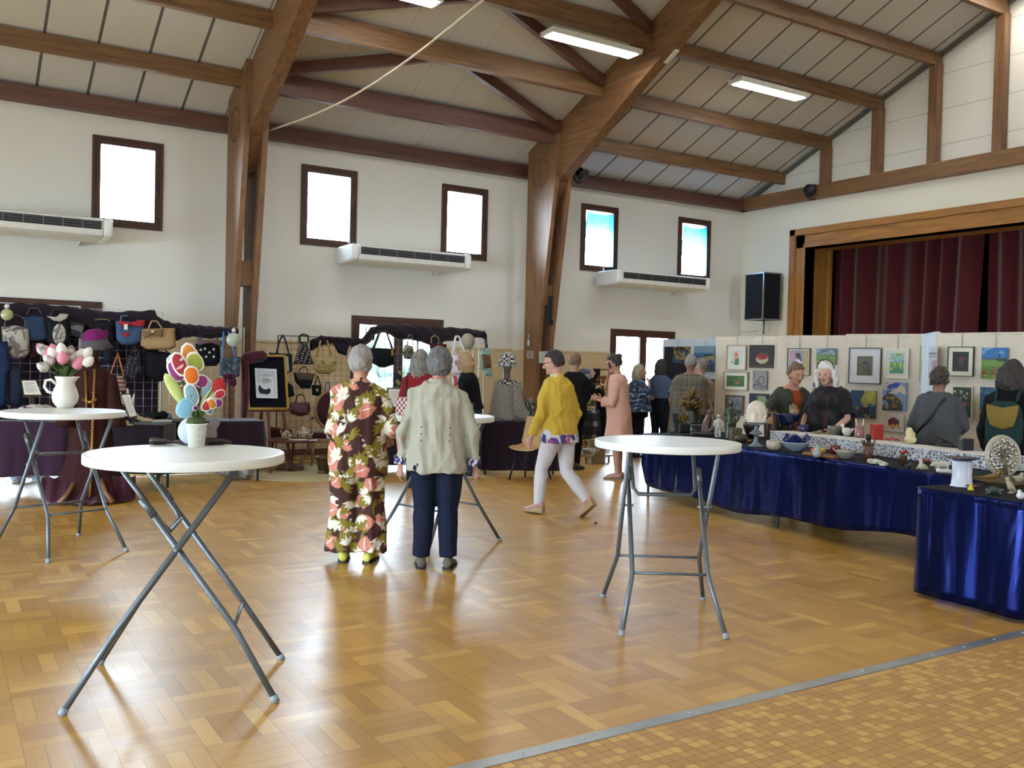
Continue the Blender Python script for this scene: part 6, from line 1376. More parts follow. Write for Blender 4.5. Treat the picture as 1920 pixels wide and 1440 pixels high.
# lace riser
ra, rb = tb(1443, 829), tb(1872, 885); ra.z = rb.z = TZ; d = (rb-ra); L = d.length; ang = math.atan2(d.y, d.x)
k = NT('black backed white lace'); v = k.coord(sc=(1, 1, 1)); vo = k.n('ShaderNodeTexVoronoi', feature='DISTANCE_TO_EDGE'); k.put(vo.inputs['Vector'], v); vo.inputs['Scale'].default_value = 34
n = k.noise(v, 60, 3, 1.0); f = k.math('LESS_THAN', k.math('ADD', vo.outputs[0], k.math('MULTIPLY', n, .35)), .30)
k.set(Base_Color=k.mix(f, (*lin('5c6068'), 1), (*lin('c2c2c2'), 1)), Roughness=.85); k.bump(f, .4, .004); M_LACE = k.m
t = thing('display_riser', 'long low riser covered with white lace on the ceramics table', 'riser', ra, ang); MB().box((L/2, .17, .06), (L, .33, .118)).build('lace_cover', M_LACE, t, bev=.006); MB().box((L/2, .17, .121), (L+.01, .345, .006)).build('top_edge', mat('cfccc6', .85, bump=.3), t, bev=.003)
RZ = TZ+.126
def gl(c, r=.22, **k_): return mat(c, r, **{**dict(var=.15, sc=12, name='glazed ceramic', coat=.3), **k_})
def pot(label, name, cat, u, v, w, prof, mt, z=TZ, zb=None, rz=0, group=None, part='body', n=28, wobf=None, sx=1, sy=1, extra=None):
    """thrown shape standing at photo pixel u,v; w is its width in photo pixels, profile in units of that width"""
    p = tb(u, v, zb or z); s = w*px(p); p.z = z; t = thing(name, label, cat, p, -VA+rz, group)
    MB().lathe([(r*s, h*s) for r, h in prof], n, sx=sx, sy=sy, wob=wobf).build(part, mt, t)
    if extra: extra(t, s)
    return t, s, p
BOWL = [(.0001, 0), (.26, 0), (.28, .02), (.42, .18), (.49, .36), (.50, .44), (.47, .44), (.40, .2), (.22, .06), (.0001, .05)]
def cer(label, name, cat, u, v, z, mt, fn, vox=.006, sm=2, part='body', rz=0, scale=1.0, group=None, zb=None):
    """modelled (not thrown) ceramic: fn draws in photo pixels above the base, x across, y depth, z up"""
    p = tb(u, v, zb or z); s = px(p)*scale; p.z = z; t = thing(name, label, cat, p, -VA+rz, group); b = MB(); fn(b, s); me = remesh(b, vox, sm, part); zm = min(q.co.z for q in me.vertices)
    for q in me.vertices: q.co.z -= zm
    link(me, part, mt, t); return t, s
G_CER = None
pot('cream round bowl at the front of the table, left of the ruffled blue piece', 'bowl', 'bowl', 1452, 843, 31, [(.0001, 0), (.30, 0), (.46, .14), (.5, .32), (.48, .5), (.44, .55), (.42, .5), (.40, .2), (.0001, .1)], gl('a89f8c', .4))
def coral(t, s):
    def f(u, v): a = 2*PI*u; r_ = .28+.22*v+.06*math.sin(a*5+v*4); return (s*r_*math.cos(a)*(.9), s*r_*math.sin(a)*.5, s*(.22+.30*v+.12*math.sin(a*3+1)*v))
    MB().grid(f, 50, 6).build('blue_ruffle', gl('141c58', .2), t, solid=.01)
pot('pale grey-blue wavy bowl filled with a ruffled cobalt form', 'wavy_bowl', 'bowl', 1492, 846, 52, [(.0001, 0), (.18, 0), (.22, .03), (.38, .14), (.49, .30), (.51, .34), (.44, .30), (.3, .15), (.0001, .06)], gl('7f8a96', .3), wobf=lambda a, z: 1+(.10*math.sin(5*a) if z > .06 else 0), extra=coral)
p = tb(1543, 856); t = thing('wooden_board', 'narrow wooden board carrying ceramic fruit', 'board', p, ang+PI); MB().box((0, 0, .012), (.40, .14, .024)).build('board', wood('6a4428', '8a5c38', 0), t, bev=.004)
FZ = TZ+.025
for lb, nm, u, v, w, col, pr in (('small orange ceramic fruit behind the speckled pear', 'ceramic_orange', 1525, 850, 11, 'b8583c', None), ('yellow ceramic lemon between the pear and the red apple', 'ceramic_lemon', 1542, 851, 12, 'c2a032', None)):
    p = tb(u, v, FZ); s = w*px(p); t = thing(nm, lb, 'ceramic fruit', p, .3, 'ceramic fruit on the board'); MB().lathe([(.0001, 0), (.3*s, .06*s), (.5*s, .4*s), (.42*s, .75*s), (.12*s, .95*s), (.0001, .98*s)], 18).build('fruit', gl(col, .35), t)
pot('red ceramic apple with a dark stalk', 'ceramic_apple', 'ceramic fruit', 1565, 851, 22, [(.0001, .0), (.25, .02), (.47, .25), (.5, .5), (.4, .72), (.2, .78), (.05, .7), (.0001, .68)], gl('6e1420', .2), FZ, group='ceramic fruit on the board', part='fruit', extra=lambda t, s: MB().tube([(0, 0, .65*s), (.05*s, 0, .85*s)], .03*s+.002, 6).build('stalk', mat('16100e', .5), t))
pot('speckled grey-green ceramic pear at the front of the board', 'ceramic_pear', 'ceramic fruit', 1532, 857, 17, [(.0001, 0), (.35, .02), (.5, .3), (.45, .6), (.25, .95), (.12, 1.3), (.0001, 1.36)], gl('8f9a94', .3, sc=40), group='ceramic fruit on the board', part='fruit', extra=lambda t, s: MB().tube([(0, 0, 1.3*s), (.06*s, 0, 1.6*s)], .003, 6).build('stalk', mat('2c3440', .5), t))
pot('cream leaf-edged bowl with a grey outside, right of the board', 'leaf_bowl', 'bowl', 1585, 860, 40, [(.0001, 0), (.18, 0), (.3, .08), (.45, .3), (.48, .36), (.4, .32), (.2, .12), (.0001, .1)], gl('8f8a84', .4), wobf=lambda a, z: 1+(.13*math.sin(4*a+1) if z > .07 else 0), extra=lambda t, s: MB().lathe([(.0001, .13*s), (.3*s, .22*s), (.44*s, .36*s), (.5*s, .38*s)], 24, wob=lambda a, z: 1+.13*math.sin(4*a+1)).build('cream_inside', gl('bfa88c', .4), t, solid=.004))
def crown(t, s):
    for i in range(7):
        a = 2*PI*i/7; c_, s_ = math.cos(a), math.sin(a)
        m = MB(); m.add([(s*(.42*math.cos(a-.4)), s*.42*math.sin(a-.4), 1.25*s), (s*(.42*math.cos(a+.4)), s*.42*math.sin(a+.4), 1.25*s), (s*.62*c_, s*.62*s_, 1.75*s)], [(0, 1, 2)])
        o = m.build('crown_point', gl('5c3a24', .6), t, solid=.012); 
        m = MB(); m.add([(s*(.37*math.cos(a-.35)), s*.37*math.sin(a-.35), 1.2*s), (s*(.37*math.cos(a+.35)), s*.37*math.sin(a+.35), 1.2*s), (s*.57*c_, s*.57*s_, 1.68*s)], [(0, 1, 2)]); m.build('cream_lining', gl('bdb09a', .5), t, solid=.006)
    m = MB(); [m.tube([(s*.05*i, 0, .6*s), (s*.09*i, 0, 1.9*s)], .006, 6) for i in (-1, 0, 1)]; [m.ball((s*.1*i, 0, 2.0*s), (.018, .018, .03), 8, 6) for i in (-1, 0, 1)]; m.build('dark_brushes', mat('161210', .6), t)
pot('tall brown crown-shaped pot with dark brushes', 'crown_pot', 'pot', 1627, 862, 21, [(.0001, 0), (.42, 0), (.44, .6), (.46, 1.3), (.42, 1.3), (.4, .3), (.0001, .2)], gl('5c3a24', .6), extra=crown)
for lb, u, v, w in (('larger open white ceramic shell on bark, left of its companion', 1640, 870, 32), ('smaller open white ceramic shell on bark', 1656, 874, 20)):
    cer(lb, 'ceramic_shell', 'ornament', u, v, TZ, gl('b9b6a8', .4), lambda b, s, w=w: [b.ball((s*w*.3*math.cos(a), s*w*.2*math.sin(a), s*5+s*2*(a % 2)), (s*w*.22, s*w*.14, s*w*.06+.004), 10, 6) for a in (0, 1.2, 2.4, 3.6, 5)]+[b.ball((0, 0, s*3), (s*w*.4, s*w*.25, s*2.5), 10, 6)], .006, group='ceramic shells')
pot('small brown pot of red ceramic flowers', 'flower_pot', 'pot', 1693, 871, 14, [(.0001, 0), (.38, 0), (.5, 1.15), (.52, 1.25), (.4, 1.2), (.0001, .9)], gl('5a3422', .6), extra=lambda t, s: [link(remesh((lambda b: ([b.ball((s*.5*math.cos(i*2.4)*(i/9), s*.5*math.sin(i*2.4)*(i/9), s*(1.55+.1*(i % 3))), s*.26, 8, 6) for i in range(9)], b)[1])(MB()), .005, 1, 'blooms'), 'red_blooms', gl('a81c2c', .3), t), MB().ball((s*.7, 0, s*1.5), s*.22, 8, 6).build('green_leaf', gl('7c8a34', .4), t)])
def birdf(b, s, w): b.ball((0, 0, s*w*.3), (s*w*.4, s*w*.22, s*w*.24), 12, 8); b.ball((s*w*.2, 0, s*w*.62), s*w*.16, 10, 8); b.tube([(s*w*.3, 0, s*w*.62), (s*w*.5, 0, s*w*.58)], [s*w*.06, s*w*.02], 6); b.tube([(-s*w*.3, 0, s*w*.35), (-s*w*.6, 0, s*w*.5)], [s*w*.14, s*w*.05], 6); b.tube([(s*w*.1, 0, s*w*.4), (s*w*.2, 0, s*w*.6)], s*w*.13, 8); b.ball((0, 0, s*w*.06), (s*w*.3, s*w*.18, s*w*.08), 8, 6)
cer('small dark ceramic bird beside the pot of red flowers', 'ceramic_bird', 'ornament', 1704, 879, TZ, gl('24262c', .3), lambda b, s: birdf(b, s, 16), .005)
def frog(b, s): b.ball((0, 0, s*6), (s*9, s*6, s*6), 12, 8); b.ball((-s*2, 0, s*14), (s*4, s*4, s*5), 10, 8); b.ball((-s*3, -s*2, s*19), s*1.8, 6, 5); b.ball((-s*1, s*2, s*19), s*1.8, 6, 5); b.tube([(-s*4, 0, s*8), (-s*12, -s*3, s*2)], [s*3, s*1.5]); b.tube([(s*4, 0, s*6), (s*10, -s*3, s*3)], [s*4, s*2]); b.tube([(-s*2, 0, s*6), (-s*2, 0, s*14)], s*4)
cer('cream ceramic frog-like animal sitting up', 'ceramic_animal', 'ornament', 1729, 881, TZ, gl('a8a28c', .4), frog, .005)
cer('orange ceramic fish behind the cream animal', 'ceramic_fish', 'ornament', 1741, 868, TZ, gl('a8583c', .4), lambda b, s: (b.ball((0, 0, s*4), (s*9, s*3, s*4), 12, 8), b.tube([(-s*7, 0, s*4), (-s*13, 0, s*7)], [s*1.5, s*4])), .005)
def bear(b, s): b.ball((0, 0, s*9), (s*14, s*7, s*7), 14, 8); b.ball((-s*15, 0, s*9), (s*6, s*4.5, s*4.5), 10, 8); b.tube([(-s*18, 0, s*8), (-s*22, 0, s*6)], [s*3, s*2]); [b.tube([(x*s, y*s, s*7), (x*s, y*s, 0)], [s*3.2, s*2.6]) for x in (-9, 9) for y in (-3, 3)]; b.tube([(-s*8, 0, s*10), (-s*14, 0, s*9)], s*5)
cer('white ceramic bear walking to the left', 'ceramic_bear', 'ornament', 1766, 880, TZ, gl('b9b4a2', .4), bear, .006)
cer('small white ceramic cubs in front of the bear', 'ceramic_bear', 'ornament', 1772, 888, TZ, gl('c2c2c4', .4), lambda b, s: [b.ball((x*s, 0, s*4+s*(x % 3)), s*4.5, 8, 6) for x in (-13, -8, -2, 4, 9)], .006)
# behind: sculptures at the left end
def tent(b, s):
    random.seed(21)
    b.ball((0, 0, s*38), (s*18, s*16, s*18), 12, 10); b.tube([(0, 0, 0), (0, 0, s*30)], [s*14, s*9], 10); b.ball((0, 0, s*3), (s*17, s*14, s*4), 12, 6)
def tent2(b, s):
    random.seed(22)
    for i in range(64):
        a = random.uniform(2.9, 6.6) if i % 3 else random.uniform(0, 6.28); e = random.uniform(-.6, 1.4); r_ = s*19; c_ = Vector((r_*math.cos(a)*math.cos(e), r_*math.sin(a)*math.cos(e)*.9, s*40+r_*math.sin(e)))
        q = Vector((random.uniform(-1, 1), random.uniform(-.5, .5), random.uniform(-1, 1)))*s*9
        b.tube([c_*.92+Vector((0, 0, s*3)), c_+q*.5, c_+q+Vector((0, 0, s*3)), c_*1.1+q*.6-Vector((0, 0, s*2))], [s*2.4, s*2.1, s*1.7, s*1.0], 6)
    for x in (-26, -19, -14): b.tube([(x*s+s*4, -s*4, s*4), (x*s, -s*5, s*14), (x*s+s*5, -s*5, s*17), (x*s+s*9, -s*3, s*3)], s*2, 6)
    b.tube([(s*14, 0, s*8), (s*12, -s*5, s*22), (s*8, -s*8, s*36)], s*3, 6)
p0 = tb(1297, 808); s0 = px(p0)
t = thing('glass_cake_stand', 'glass cake stand under the gold-tentacled sculpture', 'stand', p0, -VA); MB().lathe([(.0001, 0), (8*s0, 0), (5*s0, 4*s0), (4*s0, 10*s0), (20*s0, 11*s0), (21*s0, 13*s0), (.0001, 13*s0)], 32).build('stand_body', mat('7f8a8e', .1, .3, name='grey glass'), t)
t, s_ = cer('dark olive sculpture wrapped in gold tentacles on the glass stand', 'sculpture', 'sculpture', 1297, 808, TZ+13*s0+.001, gl('24220f', .35), tent, .009, zb=TZ)
b = MB(); tent2(b, s_); link(remesh(b, .0055, 0, 'tentacles'), 'gold_tentacles', gl('7a5c1c', .3, metal=.3), t)
def block(lb, nm, cat, u, v, w, h, d, mt, z=TZ, rz=0, bev=.008):
    p = tb(u, v, z); s = px(p); t = thing(nm, lb, cat, p, -VA+rz); MB().box((0, 0, h*s/2), (w*s, d*s, h*s)).build('block', mt, t, bev=bev); return t, s, p
block('small black box to the left of the glass stand', 'black_box', 'box', 1283, 811, 20, 17, 14, mat('0f1114', .3))
block('low black plinth board behind the white table top', 'plinth', 'plinth', 1318, 817, 44, 6, 30, mat('14130f', .5))
cer('small green, orange and white ceramic parrot at the far end', 'ceramic_parrot', 'ornament', 1261, 814, TZ, gl('2c6a5c', .3, var=.6, sc=20), lambda b, s: birdf(b, s, 15), .006)
def horn(b, s): b.tube([(-s*12, 0, s*4), (-s*3, 0, s*4), (s*5, 0, s*8), (s*8, 0, s*20), (s*4, 0, s*32), (s*2, 0, s*38)], [s*3, s*6, s*6, s*5, s*3.5, s*1], 10)
cer('brown horn-shaped ceramic piece with a reddish tip', 'ceramic_horn', 'sculpture', 1332, 815, TZ, gl('4a3226', .4), horn, .007)
cer('brown and orange ceramic figure behind the horn', 'ceramic_figure', 'sculpture', 1324, 812, TZ, gl('5f3424', .4, var=.5), lambda b, s: (b.tube([(0, 0, 0), (s*2, 0, s*20), (s*6, 0, s*34)], [s*10, s*9, s*6]), b.ball((s*6, 0, s*38), s*7, 8, 6)), .008)
def fig(b, s, h):
    k_ = s*h/60; b.ball((0, 0, 56*k_), (4*k_, 4*k_, 5*k_), 10, 8); b.tube([(0, 0, 46*k_), (0, 0, 54*k_)], 2.5*k_); b.rings([ell((0, 0, z*k_), a*k_, d*k_, n=16) for z, a, d in ((24, 8, 6), (34, 7, 5), (42, 9, 5), (47, 7, 4), (49, 3, 3))])
    for x in (-1, 1): b.tube([(x*8*k_, 0, 45*k_), (x*12*k_, -2*k_, 34*k_), (x*8*k_, -4*k_, 27*k_)], [3*k_, 2.6*k_, 2*k_]); b.tube([(x*4*k_, 0, 26*k_), (x*5*k_, 0, 2*k_)], [5*k_, 3.5*k_])
    b.ball((0, 0, 1.5*k_), (9*k_, 7*k_, 2*k_), 10, 6)
cer('small white ceramic figure of a standing child with hands at the waist', 'figurine', 'figurine', 1346, 820, TZ, gl('c4c2b8', .4), lambda b, s: fig(b, s, 42), .005)
cer('tall dark green ceramic figure seen from behind', 'figurine', 'figurine', 1369, 824, TZ, gl('2f3a22', .35, var=.35), lambda b, s: (fig(b, s, 72), b.rings([ell((0, 0, z*s), a*s, 6*s, n=16) for z, a in ((1, 11), (20, 10), (40, 9))])), .006)
t, s_, p = block('olive brown ceramic block with a face', 'ceramic_block', 'sculpture', 1379, 827, 22, 25, 14, gl('5c5034', .6, bump=.6, bsc=60), bev=.01)
cer('brown ceramic tortoise at the foot of the block', 'ceramic_tortoise', 'ornament', 1388, 829, TZ, gl('4a3826', .5), lambda b, s: (b.ball((0, 0, s*7), (s*11, s*8, s*7), 12, 8), b.ball((s*10, 0, s*5), s*4, 8, 6)), .006)
pot('small amber glazed dish beside the tortoise', 'dish', 'dish', 1404, 829, 18, [(.0001, 0), (.3, 0), (.5, .25), (.46, .27), (.3, .1), (.0001, .08)], gl('8a5f1c', .15))
pot('round brown bowl behind the white bonnet head', 'bowl', 'bowl', 1408, 822, 30, [(.0001, 0), (.16, 0), (.34, .3), (.5, .75), (.5, .98), (.46, 1.0), (.44, .7), (.0001, .3)], gl('3f2e1c', .35))
STK = [(.0001, 0), (.40, 0), (.44, .03), (.3, .10), (.12, .25), (.10, .5), (.12, .62), (.34, .68), (.36, .74), (.3, .78), (.12, .92), (.09, 1.1), (.11, 1.18), (.5, 1.24), (.5, 1.28), (.0001, 1.28)]
t, s_, p = pot('two-tiered blue-grey ceramic cake stand under the white bonnet head', 'cake_stand', 'stand', 1417, 837, 34, STK, gl('6f7986', .25))
def bonnet(b, s): b.ball((0, 0, s*20), (s*19, s*16, s*22), 16, 12); b.rings([ell((0, 0, z*s), a*s, d*s, n=24) for z, a, d in ((0, 20, 15), (6, 19, 15), (16, 18, 15))]); b.tube([(-s*16, 0, s*8), (-s*24, 0, s*4), (-s*27, 0, s*8)], [s*4, s*2.5, s*1.5]); b.tube([(-s*18, 0, s*12), (-s*25, 0, s*13)], [s*3, s*1.5]); [b.tube([(s*x, -s*12, s*3), (s*(x+3), -s*16, s*14), (s*(x-2), -s*15, s*26)], s*2) for x in (-8, 2, 11)]
cer('white ceramic bonnet-covered head on the cake stand', 'sculpture', 'sculpture', 1417, 837, p.z+1.28*s_, gl('cbbfae', .5), lambda b, s: bonnet(b, s*.98), .006, zb=TZ)
# raised brown hand, wooden tee, pleated piece
def hand_sc(b, s, h, w=12, fk='x'):
    b.tube([(0, 0, 0), (0, 0, h*.45*s)], [w*.42*s, w*.5*s], 12, sq=.7); b.ball((0, 0, h*.5*s), (w*.62*s, w*.34*s, h*.16*s), 12, 8)
    for i, (x, l) in enumerate(((-.5, .38), (-.17, .46), (.17, .44), (.5, .34))): b.tube([(x*w*s, 0, h*.55*s), (x*w*1.1*s, -w*.06*s, h*(.55+l*.55)*s), (x*w*1.05*s, -w*.12*s, h*(.55+l)*s)], [w*.15*s, w*.14*s, w*.10*s], 8)
    b.tube([(w*.5*s, 0, h*.4*s), (w*.85*s, -w*.2*s, h*.55*s), (w*.8*s, -w*.3*s, h*.7*s)], [w*.16*s, w*.14*s, w*.1*s], 8)
cer('brown ceramic hand with pale nails rising behind the riser end', 'ceramic_hand', 'sculpture', 1437, 822, TZ, gl('4e3528', .5), lambda b, s: hand_sc(b, s, 62, 12), .006)
block('pleated grey and mauve ceramic slab leaning behind the wooden tee', 'ceramic_slab', 'sculpture', 1446, 818, 14, 56, 8, gl('6f6a74', .4))
p = tb(1451, 806, RZ); s0 = px(p); t = thing('wooden_tee', 'wooden T-shaped stand at the end of the riser', 'stand', p, -VA); MB().tube([(0, 0, 0), (-5*s0, 0, 32*s0)], 1.6*s0, 8).build('stem', wood('7a5c34', '9c7c4c', 2), t); MB().bar((-17*s0, 0, 32*s0), (5*s0, 0, 33*s0), 5*s0, 2*s0).build('crosspiece', wood('7a5c34', '9c7c4c', 0), t)
def feet(t, s): [MB().tube([(.3*s*math.cos(a), .3*s*math.sin(a), .26*s), (.34*s*math.cos(a), .34*s*math.sin(a), 0)], [.05*s, .035*s], 8).build('foot', gl('10182e', .2), t) for a in (.5, 2.6, 4.7)]
t, s_, p = pot('large dark blue footed bowl at the left end of the riser', 'footed_bowl', 'bowl', 1478, 806, 46, [(.0001, .2), (.22, .2), (.4, .38), (.48, .6), (.5, .66), (.46, .64), (.3, .34), (.0001, .28)], gl('16244a', .15, var=.5), RZ, extra=feet)
cer('cream ceramic hand standing up out of the dark blue footed bowl', 'ceramic_hand', 'sculpture', 1486, 803, RZ+.28*s_, gl('b5a07c', .5), lambda b, s: hand_sc(b, s, 34, 11), .005, zb=RZ)
pot('small plain dark blue bowl right of the footed bowl', 'bowl', 'bowl', 1507, 809, 22, [(.0001, 0), (.4, 0), (.48, .1), (.5, .55), (.47, .55), (.42, .15), (.0001, .08)], gl('141c52', .2), RZ)
cer('flat grey-green ceramic leaf dish on the riser', 'leaf_dish', 'dish', 1533, 813, RZ, gl('7c7a60', .5), lambda b, s: (b.ball((0, 0, s*2), (s*11, s*6, s*2.2), 12, 6), b.ball((s*4, 0, s*4), (s*5, s*3, s*3), 10, 6)), .005)
pot('speckled grey and brown bowl beside the white goose', 'bowl', 'bowl', 1565, 815, 27, [(.0001, 0), (.28, 0), (.3, .03), (.46, .4), (.5, .6), (.47, .6), (.4, .3), (.0001, .1)], gl('6c6c5e', .3, var=.5, sc=30), RZ)
def goose(b, s): b.ball((0, 0, s*8), (s*10, s*6, s*7), 12, 8); b.tube([(-s*6, 0, s*10), (-s*8, 0, s*18)], [s*3, s*2.4]); b.ball((-s*8, 0, s*19), s*3.4, 8, 6); b.tube([(-s*10, 0, s*19), (-s*14, 0, s*18)], [s*1.6, s*.8]); b.tube([(s*7, 0, s*9), (s*13, 0, s*13)], [s*4, s*1.5]); b.ball((0, 0, s*1), (s*7, s*5, s*1.5), 8, 6)
cer('white ceramic goose on the riser', 'ceramic_goose', 'ornament', 1588, 817, RZ, gl('cfcbc0', .35), goose, .005)
pot('pinkish glass jar holding two striped sticks', 'glass_jar', 'jar', 1611, 820, 17, [(.0001, 0), (.46, 0), (.5, .1), (.48, 1.3), (.44, 1.3), (.44, .15), (.0001, .1)], gl('9c6a6c', .15, var=.4, sc=30), RZ, extra=lambda t, s: [MB().tube([(x*s*.2, 0, .2*s), (x*s*.45, 0, 2.05*s)], .05*s+.003, 6).build('stick', mat('c4b8b8', .5, var=.4, sc=40), t) for x in (-1, 1)])
t, s_, p = block('red speckled square ceramic vase on the riser', 'square_vase', 'vase', 1643, 824, 21, 30, 16, gl('a8302c', .2, var=.35, sc=40), RZ)
cer('flat curled red ceramic strips beside the square vase', 'ceramic_strips', 'ornament', 1673, 827, RZ, gl('a83c34', .3), lambda b, s: [b.tube([(s*x, 0, s*3), (s*(x+5), 0, s*(5+y)), (s*(x+11), 0, s*2)], s*1.8) for x, y in ((-14, 1), (-5, 3), (3, 0))], .005)
def hen(b, s): b.ball((s*1, 0, s*8), (s*12, s*8, s*8), 12, 8); b.ball((-s*1, 0, s*21), (s*8, s*6, s*7), 10, 8); b.ball((-s*2, 0, s*28), (s*6, s*3, s*3), 8, 6); b.tube([(0, 0, s*10), (-s*1, 0, s*20)], s*7); b.tube([(s*5, 0, s*20), (s*10, 0, s*17)], [s*3, s*1.5])
cer('white and yellow ceramic hen on the riser', 'ceramic_hen', 'ornament', 1706, 832, RZ, gl('cdbf8c', .35, var=.35, sc=12), hen, .006)
cer('black ceramic reaching hand lying on the riser', 'ceramic_hand', 'sculpture', 1770, 838, RZ, gl('1e2220', .3), lambda b, s: (b.tube([(s*20, 0, s*3), (s*8, 0, s*9), (-s*6, 0, s*16)], [s*5, s*5, s*5], 10), [b.tube([(-s*6, s*y*2, s*16), (-s*14, s*y*3, s*(17-y)), (-s*20, s*y*3, s*(13-2*y))], [s*2.2, s*1.8, s*1.2], 6) for y in (-1, 0, 1)], b.tube([(-s*2, 0, s*13), (-s*14, 0, s*4)], [s*3, s*1.5]), b.ball((s*6, 0, s*2), (s*24, s*6, s*2), 10, 6)), .006)
block('dark navy square ceramic pot on the riser', 'square_pot', 'pot', 1811, 844, 22, 22, 18, gl('161c2c', .25), RZ)
# right end: tree disc, vase with plate, birds
p = tb(1879, 893); s0 = px(p); t = thing('tree_disc', 'large round silver and cream ceramic disc with a tree of life', 'ceramic disc', p+Vector((0, 0, 38*s0)), -VA+.15); q = rot(x=PI/2-.12)
MB().lathe([(.0001, -.012), (38*s0, -.012), (40*s0, -.004), (38*s0, .014), (35*s0, .01), (.0001, .01)], 48, (0, 0, 0), q, sx=.92).build('disc', gl('a39c84', .4), t)
m = MB(); random.seed(31)
for i in range(70):
    a = random.uniform(0, 6.28); r_ = (random.random()**.5)*32*s0; c_ = q @ Vector((r_*math.cos(a)*.9, r_*math.sin(a), .016)); m.ball(c_, (random.uniform(.010, .020), .008, random.uniform(.010, .018)), 7, 5)
m.build('silver_leaves', mat('b5b5b0', .22, .85, name='silver lustre'), t)
m = MB(); m.tube([q @ Vector((0, -36*s0, .02)), q @ Vector((0, -5*s0, .022)), q @ Vector((2*s0, 10*s0, .02))], [.02, .013, .008], 8)
for a in (-1.2, -.7, -.3, .3, .8, 1.3): m.tube([q @ Vector((0, -3*s0, .02)), q @ Vector((10*s0*math.sin(a), 6*s0, .02)), q @ Vector((27*s0*math.sin(a), (6+20*math.cos(a))*s0, .02))], [.01, .007, .004], 6)
m.build('tree_relief', gl('6f6650', .4), t)
t, s_, p = pot('frosted white glass vase on the short end table', 'vase', 'vase', 1803, 912, 38, [(.0001, 0), (.52, 0), (.54, .04), (.48, .1), (.44, .5), (.46, 1.25), (.42, 1.3), (.40, .3), (.0001, .12)], mat('b9bcc8', .3, var=.05, name='frosted glass'), wobf=lambda a, z: 1+.04*math.sin(7*a))
pot('wide shallow dark violet plate balanced on the white vase', 'plate', 'plate', 1803, 912, 62, [(.0001, .0), (.2, .0), (.48, .06), (.5, .09), (.47, .08), (.2, .03), (.0001, .03)], gl('1c1840', .12), TZ+1.3*s_, zb=TZ)
cer('dark red ceramic star at the foot of the white vase', 'ceramic_star', 'ornament', 1822, 915, TZ, gl('5c1418', .3), lambda b, s: [b.tube([(0, 0, s*2), (s*16*math.cos(a), s*10*math.sin(a), s*2)], [s*4, s*1.5]) for a in (0, 1.3, 2.6, 3.9, 5.1)], .006)
pot('small yellow ceramic cone in front of the red star', 'ceramic_cone', 'ornament', 1820, 919, 12, [(.0001, 0), (.5, 0), (.45, .15), (.12, 1.0), (.0001, 1.05)], gl('b5a81c', .3))
def longbird(b, s): b.tube([(-s*32, 0, s*8), (-s*18, 0, s*6), (0, 0, s*7), (s*14, 0, s*10)], [s*1.5, s*3, s*6, s*5], 10); b.ball((s*16, 0, s*17), s*7, 10, 8); b.tube([(s*20, 0, s*18), (s*28, 0, s*16)], [s*2.5, s*1]); b.tube([(s*8, 0, s*8), (s*16, 0, s*16)], s*5); b.ball((0, 0, s*1), (s*8, s*4, s*2), 8, 6)
cer('ochre ceramic bird with a long tail', 'ceramic_bird', 'ornament', 1856, 903, TZ+.03, gl('7c5a1c', .3), longbird, .006)
cer('twisted brown ceramic branch under the ochre bird', 'ceramic_branch', 'ornament', 1876, 912, TZ, gl('54401f', .5), lambda b, s: (b.tube([(-s*56, 0, s*12), (-s*20, 0, s*6), (s*10, s*4, s*12), (s*50, s*2, s*10)], [s*3, s*6, s*7, s*6], 10), b.tube([(-s*10, 0, s*6), (s*24, -s*6, s*3), (s*44, -s*8, s*6)], [s*5, s*5, s*4])), .008)
cer('grey-green ceramic turtle at the front of the end table', 'ceramic_turtle', 'ornament', 1862, 927, TZ, gl('2f3c3c', .35, var=.4), lambda b, s: (b.ball((0, 0, s*7), (s*15, s*9, s*7), 12, 8), b.ball((s*16, 0, s*8), (s*5, s*4, s*4), 8, 6), b.tube([(-s*10, -s*6, s*3), (-s*18, -s*8, s*2)], s*2.5), b.tube([(s*8, -s*6, s*3), (s*12, -s*10, s*2)], s*2.5)), .006)
cer('cream ceramic bird perched in front of the tree disc', 'ceramic_bird', 'ornament', 1895, 926, TZ, gl('9c9274', .5), lambda b, s: (b.tube([(s*10, 0, s*4), (0, 0, s*12), (-s*6, 0, s*24)], [s*2, s*7, s*4]), b.ball((-s*7, 0, s*28), s*4.5, 8, 6), b.ball((0, 0, s*2), (s*7, s*4, s*2), 8, 6)), .005)
cer('second cream ceramic bird cut by the right edge', 'ceramic_bird', 'ornament', 1911, 904, TZ+.05, gl('8f8c72', .5), lambda b, s: birdf(b, s, 24), .006)
cer('white ceramic animal at the right edge of the end table', 'ceramic_animal', 'ornament', 1914, 936, TZ, gl('c4c4c2', .35), lambda b, s: (b.ball((0, 0, s*7), (s*9, s*6, s*7), 10, 8), b.ball((-s*3, 0, s*15), s*4, 8, 6)), .005)
